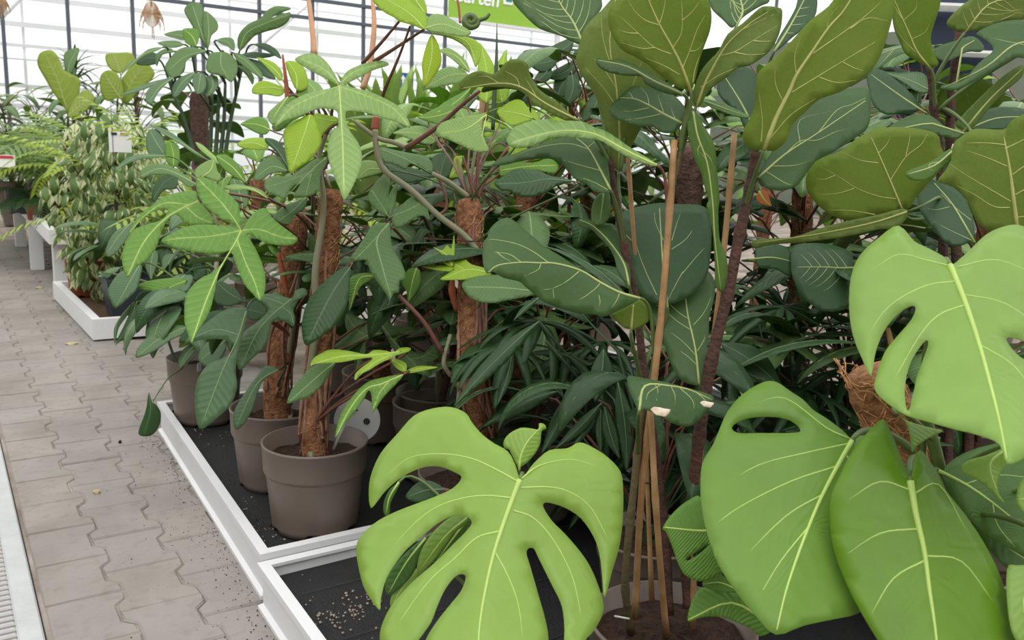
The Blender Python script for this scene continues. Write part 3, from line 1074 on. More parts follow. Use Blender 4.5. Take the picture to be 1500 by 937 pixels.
def L(pl, key, C, outl, rib, d, g=.5, h=0.0, fold=.08, arch=.1, holes=(), ribs=(), veins=None, side='top', mid=(.0022, .0006), vr=.0009, pet=True, petmat=None, name='leaf', label=None, stem=None, drop=.10, pr=.003, res=11.0, sm=3, ps=None, wave=0.0, nv=6, rk=None):

    """a leaf set in the room: outline and ribs seen from the camera, given distance d at its base, a slope (g away per unit up, h away per unit right), a fold about the main rib and an arch along it"""
    rk = rk if rk is not None else (.32 if key.startswith('monstera') else .55)
    if not isinstance(outl[0][0], (tuple, list)):
        outl = [outl]
    fl2 = np.array([1, -1.0])
    O = [smooth_closed(to_px(C, o), sm) * fl2 for o in outl]
    H = [smooth_closed(to_px(C, o), 3) * fl2 for o in holes]
    R = [smooth_open(to_px(C, r), 4) * fl2 for r in [rib] + list(ribs)]
    b = R[0][0]
    Lp = np.linalg.norm(np.diff(R[0], axis=0), axis=1).sum()
    s = d / F
    Wd = max(np.ptp(np.vstack(O)[:, 0]), np.ptp(np.vstack(O)[:, 1]))
    def Fm(pts, v, al):
        D = g * (pts[:, 1] - b[1]) + h * (pts[:, 0] - b[0]) + fold * (np.sqrt(v * v + (.03 * Lp) ** 2) - .03 * Lp) + arch * al * al / Lp
        if wave:
            D = D + wave * Lp * np.sin(al / Lp * 9 + np.sign(v) * .8) * np.clip(np.abs(v) / (.3 * Lp), 0, 1)
        dep = d + s * D
        dirs = np.stack([pts[:, 0] - PW / 2, pts[:, 1] + PH / 2, np.full(len(pts), -F)], 1) @ ROT.T
        return CAM + dirs * (dep / F)[:, None]
    def Fp(pts):
        pts = np.asarray(pts, float)
        dd, ss, aa = seg_dist(pts, R[0])
        return Fm(pts, dd * ss, aa)
    surf = leaf_surface(O, H, R, Fm, res)
    t_, u_, v_, vu_, p_ = LM[key]
    mats = [t_, u_] if side == 'top' else [u_, t_]
    vm = v_ if side == 'top' else vu_
    if side != 'top':
        vr = vr * 1.35
    B = Fp(R[0][:1])[0]
    lo = link(name, leaf_mesh(name, surf, mats, B), pl.o, B)
    if label:
        lo['label'] = label
    WLOC[lo.name] = B
    if mid:
        mb = MB()
        for i, r in enumerate(R):
            k = 1.0 if i == 0 else rk
            inn = [q for q in r if any(inside(q[None], o)[0] for o in O)] or list(r)
            rr_ = np.array([r[0]] + inn[1:]) if len(inn) > 2 else r
            mb.tube(Fp(rr_), [mid[0] * k, mid[1] * min(1, k * 1.6)], 5)
        part('midrib', mb, vm, lo, origin=B)
    if veins is not None:
        vl = auto_veins(O[0], R[0], nv) if veins == 'auto' else [smooth_open(to_px(C, q), 4) * fl2 for q in veins]
        mb = MB()
        for q in vl:
            mb.tube(Fp(q), [vr * 1.25, vr * .5], 4, 0, False)
        if vl:
            part('venation', mb, vm, lo, origin=B, kind='stuff')
    if pet:
        tgt = P(*stem) if stem is not None else (pl.nearest(B, drop) if pl.stems else None)
        if tgt is not None and np.linalg.norm(tgt - B) > .004:
            rd = B - Fp(R[0][1:2] if len(R[0]) > 1 else R[0])[0]
            rd /= np.linalg.norm(rd) + 1e-9
            dist = np.linalg.norm(tgt - B)
            aw = (B - CAM) / np.linalg.norm(B - CAM)
            c1 = B + rd * dist * .22 + aw * dist * (.30 if side == 'top' else -.05)
            c2 = tgt + (B - tgt) * .35 + np.array([0, 0, dist * .12])
            ts = np.linspace(0, 1, 12)[:, None]
            cv = (1 - ts) ** 3 * B + 3 * (1 - ts) ** 2 * ts * c1 + 3 * (1 - ts) * ts ** 2 * c2 + ts ** 3 * tgt
            part('petiole', MB().tube(cv, [pr * .75, pr, pr * 1.3], 6), petmat or p_, lo, origin=B)
    return lo

def blade(b, t, w, bend=0.0, shape='lance'):
    """outline and rib of a simple leaf from base pixel b to tip pixel t, w wide, its middle pushed sideways by bend"""
    b, t = np.array(b, float), np.array(t, float)
    dv = t - b
    Ln = np.linalg.norm(dv)
    u = dv / Ln
    n = np.array([-u[1], u[0]])
    prof = {'lance': [(0, .06), (.15, .55), (.35, .95), (.5, 1), (.7, .78), (.88, .36), (1, 0)],
            'ovate': [(0, .12), (.08, .7), (.25, 1), (.45, .98), (.65, .72), (.85, .34), (1, 0)],
            'obov': [(0, .08), (.2, .42), (.45, .78), (.7, 1), (.86, .82), (.96, .4), (1, 0)],
            'strap': [(0, .7), (.2, .95), (.5, 1), (.8, .7), (.95, .25), (1, 0)]}[shape]
    c = lambda s: b + dv * s + n * bend * 4 * s * (1 - s)
    left = [tuple(c(s) + n * w / 2 * k) for s, k in prof]
    right = [tuple(c(s) - n * w / 2 * k) for s, k in prof[:-1][::-1]]
    return left + right, [tuple(c(s)) for s in (0, .2, .4, .6, .8, .97)]

def Bl(pl, key, b, t, w, d, bend=0.0, shape='lance', **kw):
    o, r = blade(b, t, w, bend, shape)
    return L(pl, key, (0, 0, 1), o, r, d, **kw)

# ------------------------------------------------------------------ ready-made leaves for the foliage behind
TPL_OUT = {
    'lobed': [(0, -.02), (.05, -.10), (.11, -.20), (.19, -.22), (.22, -.14), (.17, -.04), (.10, .02), (.22, .04), (.36, .00), (.48, -.06), (.50, -.02), (.42, .10), (.28, .18), (.12, .20), (.085, .26), (.14, .40), (.17, .56), (.13, .76), (.05, .93), (0, 1.0)],
    'ovate': [(0, 0), (.12, -.03), (.22, .08), (.27, .26), (.25, .46), (.18, .68), (.08, .88), (0, 1)],
    'lance': [(0, 0), (.06, .05), (.12, .22), (.14, .45), (.11, .70), (.05, .90), (0, 1)],
    'fiddle': [(0, 0), (.10, .02), (.16, .14), (.17, .28), (.22, .45), (.30, .62), (.31, .78), (.22, .94), (.08, 1.0), (0, .985)],
    'monstera': [(0, .06), (.10, -.08), (.26, -.08), (.40, .06), (.46, .26), (.34, .34), (.20, .36), (.42, .46), (.40, .62), (.24, .60), (.14, .56), (.30, .78), (.18, .90), (0, 1.0)],
    'strap': [(0, 0), (.035, .02), (.05, .25), (.05, .55), (.03, .85), (0, 1)],
    'ficus': [(0, 0), (.12, .05), (.24, .22), (.27, .40), (.20, .62), (.08, .82), (.025, .93), (0, 1)]}
TPL = {}
def template(kind, key, L0, lp, rise, th0, c, fold=.1, side='top', res=7.0, veins=False, pr=.003, wave=0):
    """a whole leaf with its stalk, root of the stalk at the origin, growing along +Y"""
    k_ = (kind, key, L0, lp, rise, th0, c, fold, side)
    if k_ in TPL:
        return TPL[k_]
    half = TPL_OUT[kind]
    pts = [(x, y) for x, y in half] + [(-x, y) for x, y in half[-2:0:-1]]
    O = [smooth_closed(np.array(pts), 2) * L0]
    R = [np.array([(0, y) for y in np.linspace(0.0, .96, 9)]) * L0]
    if kind == 'lobed':
        for sx in (1, -1):
            R.append(np.array([(0, .04), (sx * .2, .10), (sx * .45, -.01)]) * L0)
            R.append(np.array([(0, .0), (sx * .08, -.08), (sx * .17, -.18)]) * L0)
    def curve(s):
        if abs(c) < 1e-3:
            return s * math.cos(th0), s * math.sin(th0)
        q = s / L0
        return L0 * (np.sin(th0) - np.sin(th0 - c * q)) / c, L0 * (np.cos(th0 - c * q) - np.cos(th0)) / c
    def Fm(p, v, al):
        yy, zz = curve(p[:, 1])
        a = th0 - c * p[:, 1] / L0
        off = -fold * np.abs(p[:, 0]) + wave * L0 * np.sin(p[:, 1] / L0 * 10) * np.abs(p[:, 0]) / L0
        return np.stack([p[:, 0], lp + yy - np.sin(a) * off, lp * rise * 1.2 + zz + np.cos(a) * off], 1)
    surf = leaf_surface(O, [], R, Fm, res)
    t_, u_, v_, vu_, p_ = LM[key]
    mb = MB()
    ys = np.linspace(0, .97 * L0, 9)
    mb.tube(Fm(np.stack([ys * 0, ys], 1), None, None), [pr * .7, pr * .25], 4, 0)
    if veins:
        for q in auto_veins(O[0], R[0], 5):
            mb.tube(Fm(q, None, None), [.0011, .0005], 4, 0, False)
    if lp > 0:
        mb.tube([(0, 0, 0), (0, lp * .3, lp * rise * .6), (0, lp * .7, lp * rise * 1.1), (0, lp, lp * rise * 1.2)], [pr * 1.4, pr * .8], 5, 1)
    m = [t_, u_] if side == 'top' else [t_, u_]
    me = leaf_mesh('leaf', surf, m + [v_, p_], (0, 0, 0), mb)
    TPL[k_] = me
    return me

def put_leaf(pl, me, pos, az, tilt, roll=0.0, sc=1.0, name='leaf'):
    R = Matrix.Rotation(az - math.pi / 2, 3, 'Z') @ Matrix.Rotation(tilt, 3, 'X') @ Matrix.Rotation(roll, 3, 'Y')
    return link(name, me, pl.o, pos, R, sc)

def fill_leaves(pl, kind, keys, n, L0=.26, z0=.15, z1=1.0, lp=.22, rise=.8, th=.2, c=1.1, tilt=(-.3, .35), az=None, sc=(.75, 1.15), fold=.12, stem=0, rnd=None, side='top', veins=False):
    r = rnd or random
    st = pl.stems[stem]
    zs = st[:, 2]
    zlo, zhi = zs.min(), zs.max()
    for i in range(n):
        t = (i + r.random() * .8) / n
        zz = zlo + (zhi - zlo) * (z0 + (z1 - z0) * t)
        p = st[np.argmin(abs(zs - zz))]
        a = (i * 2.399 + r.uniform(-.4, .4)) if az is None else r.uniform(*az)
        me = template(kind, r.choice(keys), L0, lp, rise, th, r.choice((c, c * .6, c * 1.4)), fold, side, veins=veins)
        put_leaf(pl, me, p, a, r.uniform(*tilt), r.uniform(-.4, .4), r.uniform(*sc))

LEAFLET = {}
def palm_frond(pl, root, hub, key, n=9, Ln=.28, w=.03, spread=2.6, droop=.6, face=None, rnd=random, jit=.1, petmat=None):
    """a stalk with a fan of separate leaflets at its end"""
    root, hub = np.asarray(root, float), np.asarray(hub, float)
    md = (root + hub) / 2 + np.array([0, 0, .06])
    t = np.linspace(0, 1, 10)[:, None]
    cv = (1 - t) ** 2 * root + 2 * t * (1 - t) * md + t ** 2 * hub
    fr = part('frond', MB().tube(cv, [.004, .0028], 5), petmat or LM[key][4], pl.o, origin=hub)
    d = hub - md
    az0 = math.atan2(d[1], d[0]) if face is None else face
    for i in range(n):
        k = ('lf', key, Ln, w, round(droop, 1), i % 3)
        if k not in LEAFLET:
            LEAFLET[k] = palm_leaflet(key, Ln, w, droop * (1, .7, 1.3)[i % 3])
        a = az0 + spread * ((i + .5) / n - .5) + rnd.uniform(-jit, jit)
        R = Matrix.Rotation(a - math.pi / 2, 3, 'Z') @ Matrix.Rotation(rnd.uniform(-.25, .15), 3, 'X') @ Matrix.Rotation(rnd.uniform(-.3, .3), 3, 'Y')
        link('leaflet', LEAFLET[k], fr, hub, R, rnd.uniform(.8, 1.1) * (1 - .25 * abs((i + .5) / n - .5) * 2))
    return fr

def palm_leaflet(key, Ln, w, droop):
    half = [(.25, 0), (.8, .12), (1, .35), (.95, .6), (.6, .85), (0, 1)]
    O = [smooth_closed(np.array([(x * w / 2, y * Ln) for x, y in half] + [(-x * w / 2, y * Ln) for x, y in half[-2::-1]]), 2)]
    R = [np.array([(0, y) for y in np.linspace(0, .97, 8)]) * Ln]
    def Fm(p, v, al):
        s = p[:, 1] / Ln
        a0, c = .15, droop * 1.6
        yy = Ln * (np.sin(a0) - np.sin(a0 - c * s)) / c
        zz = Ln * (np.cos(a0 - c * s) - np.cos(a0)) / c
        return np.stack([p[:, 0], yy, zz - .35 * np.abs(p[:, 0])], 1)
    surf = leaf_surface(O, [], R, Fm, 5.0)
    return leaf_mesh('leaflet', surf, LM[key][:2], (0, 0, 0))

FROND = {}
def pinnate_mesh(key, Ln=.6, n=26, w=.016, ll=.16, c=1.2, th0=.9):
    """an arching feather frond: leaflets joined to one rachis (too small to pick apart)"""
    k = (key, Ln, n, w, ll, c, th0)
    if k in FROND:
        return FROND[k]
    mb = MB()
    cur = lambda s: np.array([0, Ln * (math.sin(th0) - math.sin(th0 - c * s)) / c, Ln * (math.cos(th0 - c * s) - math.cos(th0)) / c])
    mb.tube([cur(s) for s in np.linspace(0, 1, 12)], [.004, .0012], 4, 1)
    for i in range(n):
        s = .22 + .78 * (i // 2 * 2 + 1) / n
        sd = 1 if i % 2 else -1
        p = cur(min(s, 1))
        a = th0 - c * s
        fw = np.array([0, math.cos(a), math.sin(a)])
        side = np.array([sd, 0, 0])
        up = np.cross(side, fw) * sd
        l = ll * (1 - .55 * abs(s - .5) * 1.2) * random.uniform(.9, 1.1)
        dv = side * .8 + fw * .6
        dv /= np.linalg.norm(dv)
        wd = np.cross(up, dv)
        pts = []
        for q, k2 in ((0, .3), (.3, 1), (.65, .8), (1, 0)):
            cpt = p + dv * l * q - np.array([0, 0, 1]) * l * .35 * q * q
            pts.append((cpt, k2))
        vs = []
        for cpt, k2 in pts[:-1]:
            vs += [cpt - wd * w / 2 * k2, cpt + wd * w / 2 * k2]
        vs.append(pts[-1][0])
        mb.add(vs, [(0, 1, 3, 2), (2, 3, 5, 4), (4, 5, 6)], 0)
    me = mb.mesh('frond', [LM[key][0], LM[key][4]])
    me.uv_layers.new(name='leaf')
    FROND[k] = me
    return me
c0 = (0, 0, 1)
m1 = (500, 580, 2.625); m8 = (960, 320, 1.5185); m7 = (1200, 560, 5)
f1 = (840, 0, 5); f2 = (840, 170, 5); f3 = (690, 310, 5); f5 = (680, 260, 2.755); f6 = (860, 540, 2.3615)
g1 = (560, 0, 5); g2 = (660, 130, 5); r1 = (1080, 0, 3.571); r2 = (1080, 170, 3.571)
a1 = (150, 0, 5); a2 = (150, 170, 5); a3 = (150, 340, 5)
b1 = (400, 130, 5); b2 = (400, 300, 5); b3 = (400, 470, 5)
e5 = (180, 440, 2.6025); c6 = (380, 0, 3.905); t4 = (200, 560, 4.684); k8 = (480, 420, 3.124); q4 = (660, 0, 3.124)

def flat(p, z):
    return np.array([p[0], p[1], z])

# ================================================================== monstera in the middle foreground
pb = P(742, 1080, 1.42)
pb = flat(pb, .088)
mo1 = Plant('monstera', 'light green monstera with one broad split leaf in the middle foreground of the near tray', 'plant', pb)
s_ = mo1.pot(pb, .12, .15)
st0 = s_ + np.array([0, 0, -.02])
mo1.stem([st0, st0 + np.array([.0, .03, .12]), P(748, 730, 1.40)], [.012, .010, .008], 'petiole_green')
L(mo1, 'monstera', m1, [(686, 318), (676, 290), (668, 262), (640, 212), (590, 183), (545, 150), (505, 105), (478, 65), (420, 42), (350, 48), (280, 75), (220, 140), (150, 222), (112, 312), (106, 385), (114, 430), (138, 405), (172, 362), (235, 310), (310, 275), (375, 270), (430, 290), (462, 312), (440, 345), (400, 370), (320, 402), (220, 440), (140, 480), (80, 532), (57, 580), (65, 650), (85, 730), (120, 790), (148, 822), (152, 780), (168, 715), (200, 655), (250, 590), (310, 540), (370, 490), (430, 460), (478, 462), (502, 486), (480, 520), (430, 570), (360, 640), (290, 700), (240, 750), (190, 810), (158, 875), (148, 930), (165, 985), (205, 1010), (255, 980), (298, 935), (322, 903), (347, 865), (372, 800), (402, 738), (440, 692), (470, 685), (478, 702), (460, 750), (420, 800), (380, 850), (345, 900), (322, 945), (310, 1000), (330, 1060), (400, 1120), (520, 1190), (620, 1140), (720, 1060), (780, 990), (796, 930), (782, 850), (765, 790), (745, 720), (725, 650), (712, 605), (720, 585), (740, 586), (755, 615), (782, 670), (812, 730), (842, 790), (854, 840), (858, 900), (858, 945), (880, 985), (915, 970), (945, 930), (972, 900), (1002, 845), (1008, 800), (990, 735), (960, 662), (920, 600), (860, 530), (810, 480), (778, 430), (780, 411), (805, 411), (862, 430), (922, 470), (970, 540), (992, 605), (1002, 680), (1010, 772), (1024, 740), (1042, 670), (1066, 590), (1079, 510), (1084, 430), (1083, 350), (1073, 290), (1028, 238), (968, 198), (915, 178), (868, 201), (800, 208), (742, 256), (708, 300), (692, 316)],
  [(686, 322), (660, 390), (620, 500), (585, 610), (555, 740), (530, 900), (518, 1160)], 1.25, g=.55, h=-.05, fold=.30, arch=-.10, wave=.005, mid=(.0050, .0010), sm=3, res=20,
  ribs=[[(680, 330), (600, 285), (500, 240), (380, 222), (260, 238), (170, 310)], [(655, 392), (560, 383), (470, 392), (360, 430), (250, 520), (140, 660)], [(608, 520), (520, 545), (440, 620), (330, 720), (200, 900)], [(690, 352), (800, 350), (880, 370), (960, 430), (1030, 560)], [(662, 440), (740, 470), (820, 560), (890, 700), (925, 860)], [(690, 320), (760, 268), (880, 243), (990, 270)], [(590, 600), (640, 690), (680, 800), (700, 950)]],
  stem=(748, 790, 1.38), pr=.005, label='broad pale green split leaf')
L(mo1, 'monstera', m1, [(680, 275), (655, 225), (645, 205), (628, 200), (624, 175), (645, 145), (690, 122), (735, 125), (758, 128), (760, 105), (780, 108), (788, 125), (770, 135), (765, 180), (745, 220), (715, 255), (690, 272)], [(684, 285), (690, 230), (720, 170), (770, 115)], 1.34, g=.2, fold=.3, label='small young leaf still curled', pr=.003, stem=(748, 760, 1.39))
L(mo1, 'monstera', m1, [(480, 462), (430, 460), (370, 505), (325, 560), (298, 620), (292, 690), (330, 660), (380, 600), (430, 530), (480, 490)], [(485, 468), (400, 540), (300, 670)], 1.33, g=.3, fold=.4, pr=.003)
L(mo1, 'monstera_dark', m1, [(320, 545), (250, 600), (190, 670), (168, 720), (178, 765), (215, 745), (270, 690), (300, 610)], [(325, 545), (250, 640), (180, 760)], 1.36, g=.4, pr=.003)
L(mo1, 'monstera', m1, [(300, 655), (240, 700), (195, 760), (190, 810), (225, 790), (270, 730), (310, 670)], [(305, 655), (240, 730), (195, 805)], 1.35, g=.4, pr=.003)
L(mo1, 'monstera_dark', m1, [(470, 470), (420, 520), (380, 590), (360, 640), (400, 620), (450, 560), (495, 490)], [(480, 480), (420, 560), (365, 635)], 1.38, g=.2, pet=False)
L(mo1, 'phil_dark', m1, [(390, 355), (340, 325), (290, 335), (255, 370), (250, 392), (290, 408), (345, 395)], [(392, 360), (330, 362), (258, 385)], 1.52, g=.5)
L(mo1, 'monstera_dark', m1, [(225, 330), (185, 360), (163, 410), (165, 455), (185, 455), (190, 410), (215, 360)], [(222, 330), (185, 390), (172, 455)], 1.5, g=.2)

# ================================================================== monstera on the right with the coir pole
pc = flat(P(1385, 1010, 1.36), .088)
mo2 = Plant('monstera', 'large bright green monstera climbing a coir pole at the lower right', 'plant', pc)
s_ = mo2.pot(pc, .14, .18)
mo2.pole([s_ + np.array([0, 0, -.02]), P(1362, 800, 1.36), P(1316, 650, 1.34), P(1272, 540, 1.33)], .041, 'coir_tan', 300, 'coir_light', .10)
mo2.stem([s_, P(1405, 850, 1.33), P(1375, 680, 1.29), P(1352, 600, 1.28)], [.012, .010, .008], 'petiole_green')
L(mo2, 'monstera', m8, [(655, 103), (640, 84), (600, 63), (575, 50), (541, 16), (500, 40), (455, 82), (435, 130), (431, 200), (440, 262), (460, 312), (478, 350), (484, 330), (492, 290), (515, 240), (553, 202), (578, 196), (570, 224), (537, 263), (510, 298), (493, 345), (487, 375), (500, 397), (530, 421), (556, 437), (600, 450), (660, 467), (720, 482), (765, 502), (783, 545), (815, 535), (850, 510), (920, 450), (975, 360), (985, 260), (955, 160), (905, 80), (850, 35), (810, 15), (775, 18), (735, 36), (695, 74), (665, 100)],
  [(655, 103), (690, 190), (720, 280), (745, 370), (765, 450), (782, 535)], 1.12, g=.75, h=.0, fold=.22, arch=-.12, wave=.005, mid=(.0040, .0008), res=15,
  holes=[[(556, 408), (556, 365), (570, 315), (598, 274), (607, 276), (600, 302), (583, 348), (573, 392), (563, 428)], [(780, 268), (800, 266), (830, 280), (855, 312), (830, 318), (800, 298)]],
  ribs=[[(657, 106), (600, 92), (540, 80), (480, 115)], [(668, 140), (600, 150), (520, 195), (465, 270)], [(690, 192), (630, 215), (585, 265), (530, 360)], [(672, 108), (760, 92), (860, 130)], [(690, 170), (780, 190), (880, 260)], [(720, 280), (800, 330), (860, 420)]], label='broad pale green leaf with two split slots, uppermost', stem=(1345, 600, 1.28), pr=.005)
L(mo2, 'monstera_mid', m8, [(437, 492), (415, 470), (380, 444), (350, 425), (330, 404), (300, 384), (270, 364), (240, 364), (195, 390), (160, 430), (140, 475), (125, 508), (104, 545), (100, 600), (104, 650), (115, 700), (140, 770), (180, 830), (222, 882), (268, 925), (330, 905), (400, 890), (450, 878), (500, 840), (540, 760), (552, 660), (535, 560), (500, 500), (462, 482), (445, 490)],
  [(437, 494), (400, 560), (360, 640), (320, 740), (290, 830), (270, 915)], 1.14, g=.62, h=.08, fold=.18, arch=-.05, wave=.008, mid=(.0038, .0008), res=14,
  holes=[[(170, 465), (190, 449), (230, 441), (280, 443), (308, 454), (323, 472), (300, 477), (230, 477), (185, 477)]],
  ribs=[[(432, 500), (330, 522), (230, 548), (140, 600)], [(405, 550), (300, 585), (190, 640), (120, 690)], [(375, 612), (290, 662), (190, 760)], [(345, 680), (280, 760), (225, 850)], [(435, 490), (380, 465), (290, 400), (220, 410)], [(420, 520), (470, 600), (500, 740)]], label='rounded green leaf with a single slot, at the left of the pole', stem=(1336, 660, 1.26), pr=.005)
L(mo2, 'monstera_deep', m8, [(567, 582), (560, 560), (546, 530), (530, 488), (507, 447), (482, 465), (455, 495), (430, 532), (410, 572), (393, 612), (388, 662), (396, 732), (420, 800), (450, 862), (490, 930), (530, 990), (600, 1050), (650, 1085), (720, 1060), (780, 1010), (797, 940), (785, 860), (765, 790), (730, 720), (690, 660), (650, 610), (622, 560), (595, 518), (578, 525), (572, 560)],
  [(567, 583), (580, 660), (598, 740), (610, 830), (622, 910), (640, 1070)], 1.04, g=.42, h=.05, fold=.28, arch=-.06, wave=.008, mid=(.0042, .001), res=13,
  ribs=[[(570, 605), (500, 585), (430, 625)], [(585, 690), (500, 700), (420, 750)], [(600, 760), (530, 800), (480, 880)], [(575, 612), (630, 592), (690, 690)], [(600, 750), (680, 762), (750, 850)]], label='glossy yellow green leaf in front', stem=(1380, 720, 1.26), pr=.005)
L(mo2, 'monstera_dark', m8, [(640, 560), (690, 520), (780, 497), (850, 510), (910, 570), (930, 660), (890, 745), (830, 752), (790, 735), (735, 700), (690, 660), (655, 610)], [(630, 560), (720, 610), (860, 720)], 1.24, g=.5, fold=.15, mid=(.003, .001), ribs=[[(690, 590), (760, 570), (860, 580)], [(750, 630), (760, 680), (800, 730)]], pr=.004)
L(mo2, 'monstera', m7, [(575, 232), (640, 278), (700, 300), (800, 328), (900, 350), (880, 372), (800, 408), (740, 448), (700, 480), (680, 512), (672, 430), (655, 345), (622, 275)], [(575, 235), (650, 320), (680, 505)], 1.18, g=.5, fold=.5, mid=None, pr=.003)
L(mo2, 'monstera', m7, [(1375, 470), (1300, 505), (1200, 540), (1110, 562), (1060, 590), (1040, 620), (1050, 655), (1080, 682), (1150, 710), (1230, 770), (1300, 840), (1360, 884), (1315, 815), (1305, 755), (1320, 680), (1362, 615), (1382, 550)], [(1380, 480), (1250, 600), (1310, 820)], 1.16, g=.4, fold=.4, mid=(.002, .0006), pr=.003)
L(mo2, 'monstera', m8, [(782, 780), (803, 771), (850, 780), (900, 850), (900, 950), (845, 965), (800, 935), (784, 870)], [(860, 770), (820, 850), (840, 950)], 1.0, g=.5, mid=(.003, .001), pr=.004)
L(mo2, 'monstera', m8, [(803, 622), (812, 585), (840, 570), (880, 600), (880, 660), (840, 665), (810, 645)], [(880, 600), (840, 620), (805, 625)], 1.15, g=.5, mid=(.002, .001), pr=.003)
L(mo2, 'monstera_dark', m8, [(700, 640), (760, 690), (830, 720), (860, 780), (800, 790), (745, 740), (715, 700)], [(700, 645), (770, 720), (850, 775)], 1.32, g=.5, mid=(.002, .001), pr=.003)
L(mo2, 'phil_fresh', f6, [(262, 548), (300, 495), (350, 455), (395, 445), (425, 560), (455, 640), (470, 705), (400, 735), (345, 718), (318, 680), (293, 610), (274, 566)], [(440, 560), (380, 560), (266, 548)], 1.22, g=.4, h=.1, holes=[[(345, 656), (380, 632), (422, 604), (400, 630), (352, 662)]], mid=(.002, .001), pet=False)
L(mo2, 'phil_fresh', f6, [(348, 872), (360, 810), (392, 757), (440, 762), (520, 772), (605, 850), (640, 900), (600, 925), (560, 895), (480, 862), (430, 856), (385, 862)], [(640, 890), (500, 810), (350, 868)], 1.2, g=.6, mid=(.002, .001), pet=False)
L(mo2, 'phil_fresh', f6, [(398, 742), (440, 700), (495, 738), (525, 770), (465, 772), (420, 760)], [(520, 765), (460, 740), (402, 745)], 1.21, g=.6, mid=(.0015, .0006), pet=False)
for a in ((P(1372, 640, 1.34), P(1362, 720, 1.36)), (P(1350, 690, 1.3), P(1352, 640, 1.3))):
    mo2.stem([a[0], (a[0] + a[1]) / 2, a[1]], [.006, .006], 'petiole_green', 'petiole', 6, False)

# ================================================================== fiddle-leaf fig in the middle
fc = flat(floor_pt(985, 912, .27), .088)
fg = Plant('fiddle_leaf_fig', 'tall fiddle-leaf fig with three stems and bamboo stakes, in the pot at bottom centre', 'plant', fc)
fs = fg.pot(fc, .150, .187, n=60)
d0 = depth_of(fs)
S = lambda *q: [P(*a) for a in q]
fg.stem([P(924, 925, d0)] + S((916, 850, 1.55), (928, 720, 1.53), (940, 620, 1.52), (958, 540, 1.51), (969, 470, 1.50), (976, 380, 1.49), (984, 280, 1.48), (996, 225, 1.47), (1007, 160, 1.46)), [.007, .0065, .006, .0055, .005], 'bark_green', 'stem', 8, True, 5)
fg.stem([P(980, 900, d0)] + S((975, 780, 1.60), (960, 660, 1.60), (945, 560, 1.59), (932, 450, 1.58), (915, 360, 1.57), (903, 300, 1.56), (893, 232, 1.55)), [.008, .0075, .007, .006], 'bark_dark', 'stem', 8, True, 6)
fg.stem([P(1010, 890, d0)] + S((1006, 830, 1.60), (1014, 740, 1.56), (1024, 640, 1.54), (1042, 530, 1.52), (1066, 430, 1.51), (1084, 340, 1.50), (1098, 275, 1.49), (1107, 222, 1.48)), [.011, .0105, .0095, .008], 'bark_dark', 'stem', 10, True, 6)
for q, rr_ in (((P(930, 905, d0),) + tuple(S((940, 720, 1.54), (960, 540, 1.49), (974, 400, 1.475), (988, 205, 1.465))), .0062),
               ((P(976, 930, d0 - .02),) + tuple(S((962, 760, 1.5), (953, 600, 1.49))), .0058),
               ((P(1014, 920, d0),) + tuple(S((1022, 700, 1.56), (1042, 540, 1.545), (1062, 350, 1.54), (1076, 195, 1.54))), .0056),
               ((P(955, 880, d0 + .05),) + tuple(S((940, 520, 1.65), (925, 300, 1.66), (918, 215, 1.66))), .0045)):
    fg.stem(q, [rr_, rr_ * .9], 'bamboo', 'stake', 8, False, 7)
part('tie', MB().tube([P(900, 902, d0 - .05), P(922, 906, d0 - .06)], .002, 5), 'label_white', fg.o, label='white tie at the stake foot')
part('tie', MB().tube([P(945, 707, 1.50), P(965, 708, 1.50), P(973, 704, 1.53)], .0016, 5), 'soil', fg.o, label='dark wire tie')
FK = dict(mid=(.0026, .0009), vr=.00085, veins='auto', pr=.0035)
L(fg, 'fig_bright', f1, [(855, 650), (780, 648), (700, 598), (620, 538), (540, 470), (440, 410), (360, 370), (300, 290), (262, 200), (252, 120), (268, 60), (310, 8), (370, -60), (450, -130), (570, -175), (700, -180), (850, -140), (950, -60), (996, 20), (1012, 120), (1000, 225), (962, 330), (930, 420), (910, 500), (890, 590), (872, 645)], [(856, 660), (790, 480), (720, 340), (630, 180), (550, 0), (500, -150)], 1.43, g=-.45, h=.1, fold=-.15, side='under', label='upright olive leaf seen from beneath, prominent veins', **FK | dict(veins=[[(715, 395), (590, 345), (470, 240), (320, 100)], [(622, 182), (520, 145), (440, 70), (400, 0)], [(728, 350), (790, 240), (795, 100), (790, -40)], [(800, 500), (860, 350), (905, 220), (965, 110)], [(775, 545), (660, 480), (530, 425)], [(590, 348), (500, 355), (350, 310)], [(475, 245), (400, 240), (320, 215)], [(634, 165), (660, 80), (675, -20)], [(798, 150), (870, 85), (925, 10)], [(850, 375), (905, 365), (955, 310)], [(875, 600), (890, 510), (925, 400)], [(560, 10), (480, -60), (440, -110)]]))
L(fg, 'fig', f1, [(885, 765), (872, 690), (928, 535), (1000, 440), (1060, 380), (1130, 250), (1240, 170), (1360, 62), (1420, 45), (1500, 55), (1530, 82), (1520, 200), (1490, 290), (1440, 372), (1370, 430), (1290, 480), (1200, 500), (1130, 560), (1060, 610), (990, 670), (950, 740), (918, 785)], [(900, 780), (970, 590), (1080, 390), (1160, 285), (1300, 165), (1450, 70)], 1.46, g=-.5, h=.15, fold=-.4, side='under', **FK | dict(veins=[[(930, 640), (1050, 560), (1200, 490)], [(1080, 405), (1180, 380), (1310, 300), (1490, 190)], [(1180, 385), (1290, 402), (1430, 390)], [(1240, 215), (1350, 160), (1480, 100)], [(1320, 300), (1400, 305), (1460, 298)], [(960, 620), (1040, 480), (1130, 330)]]))
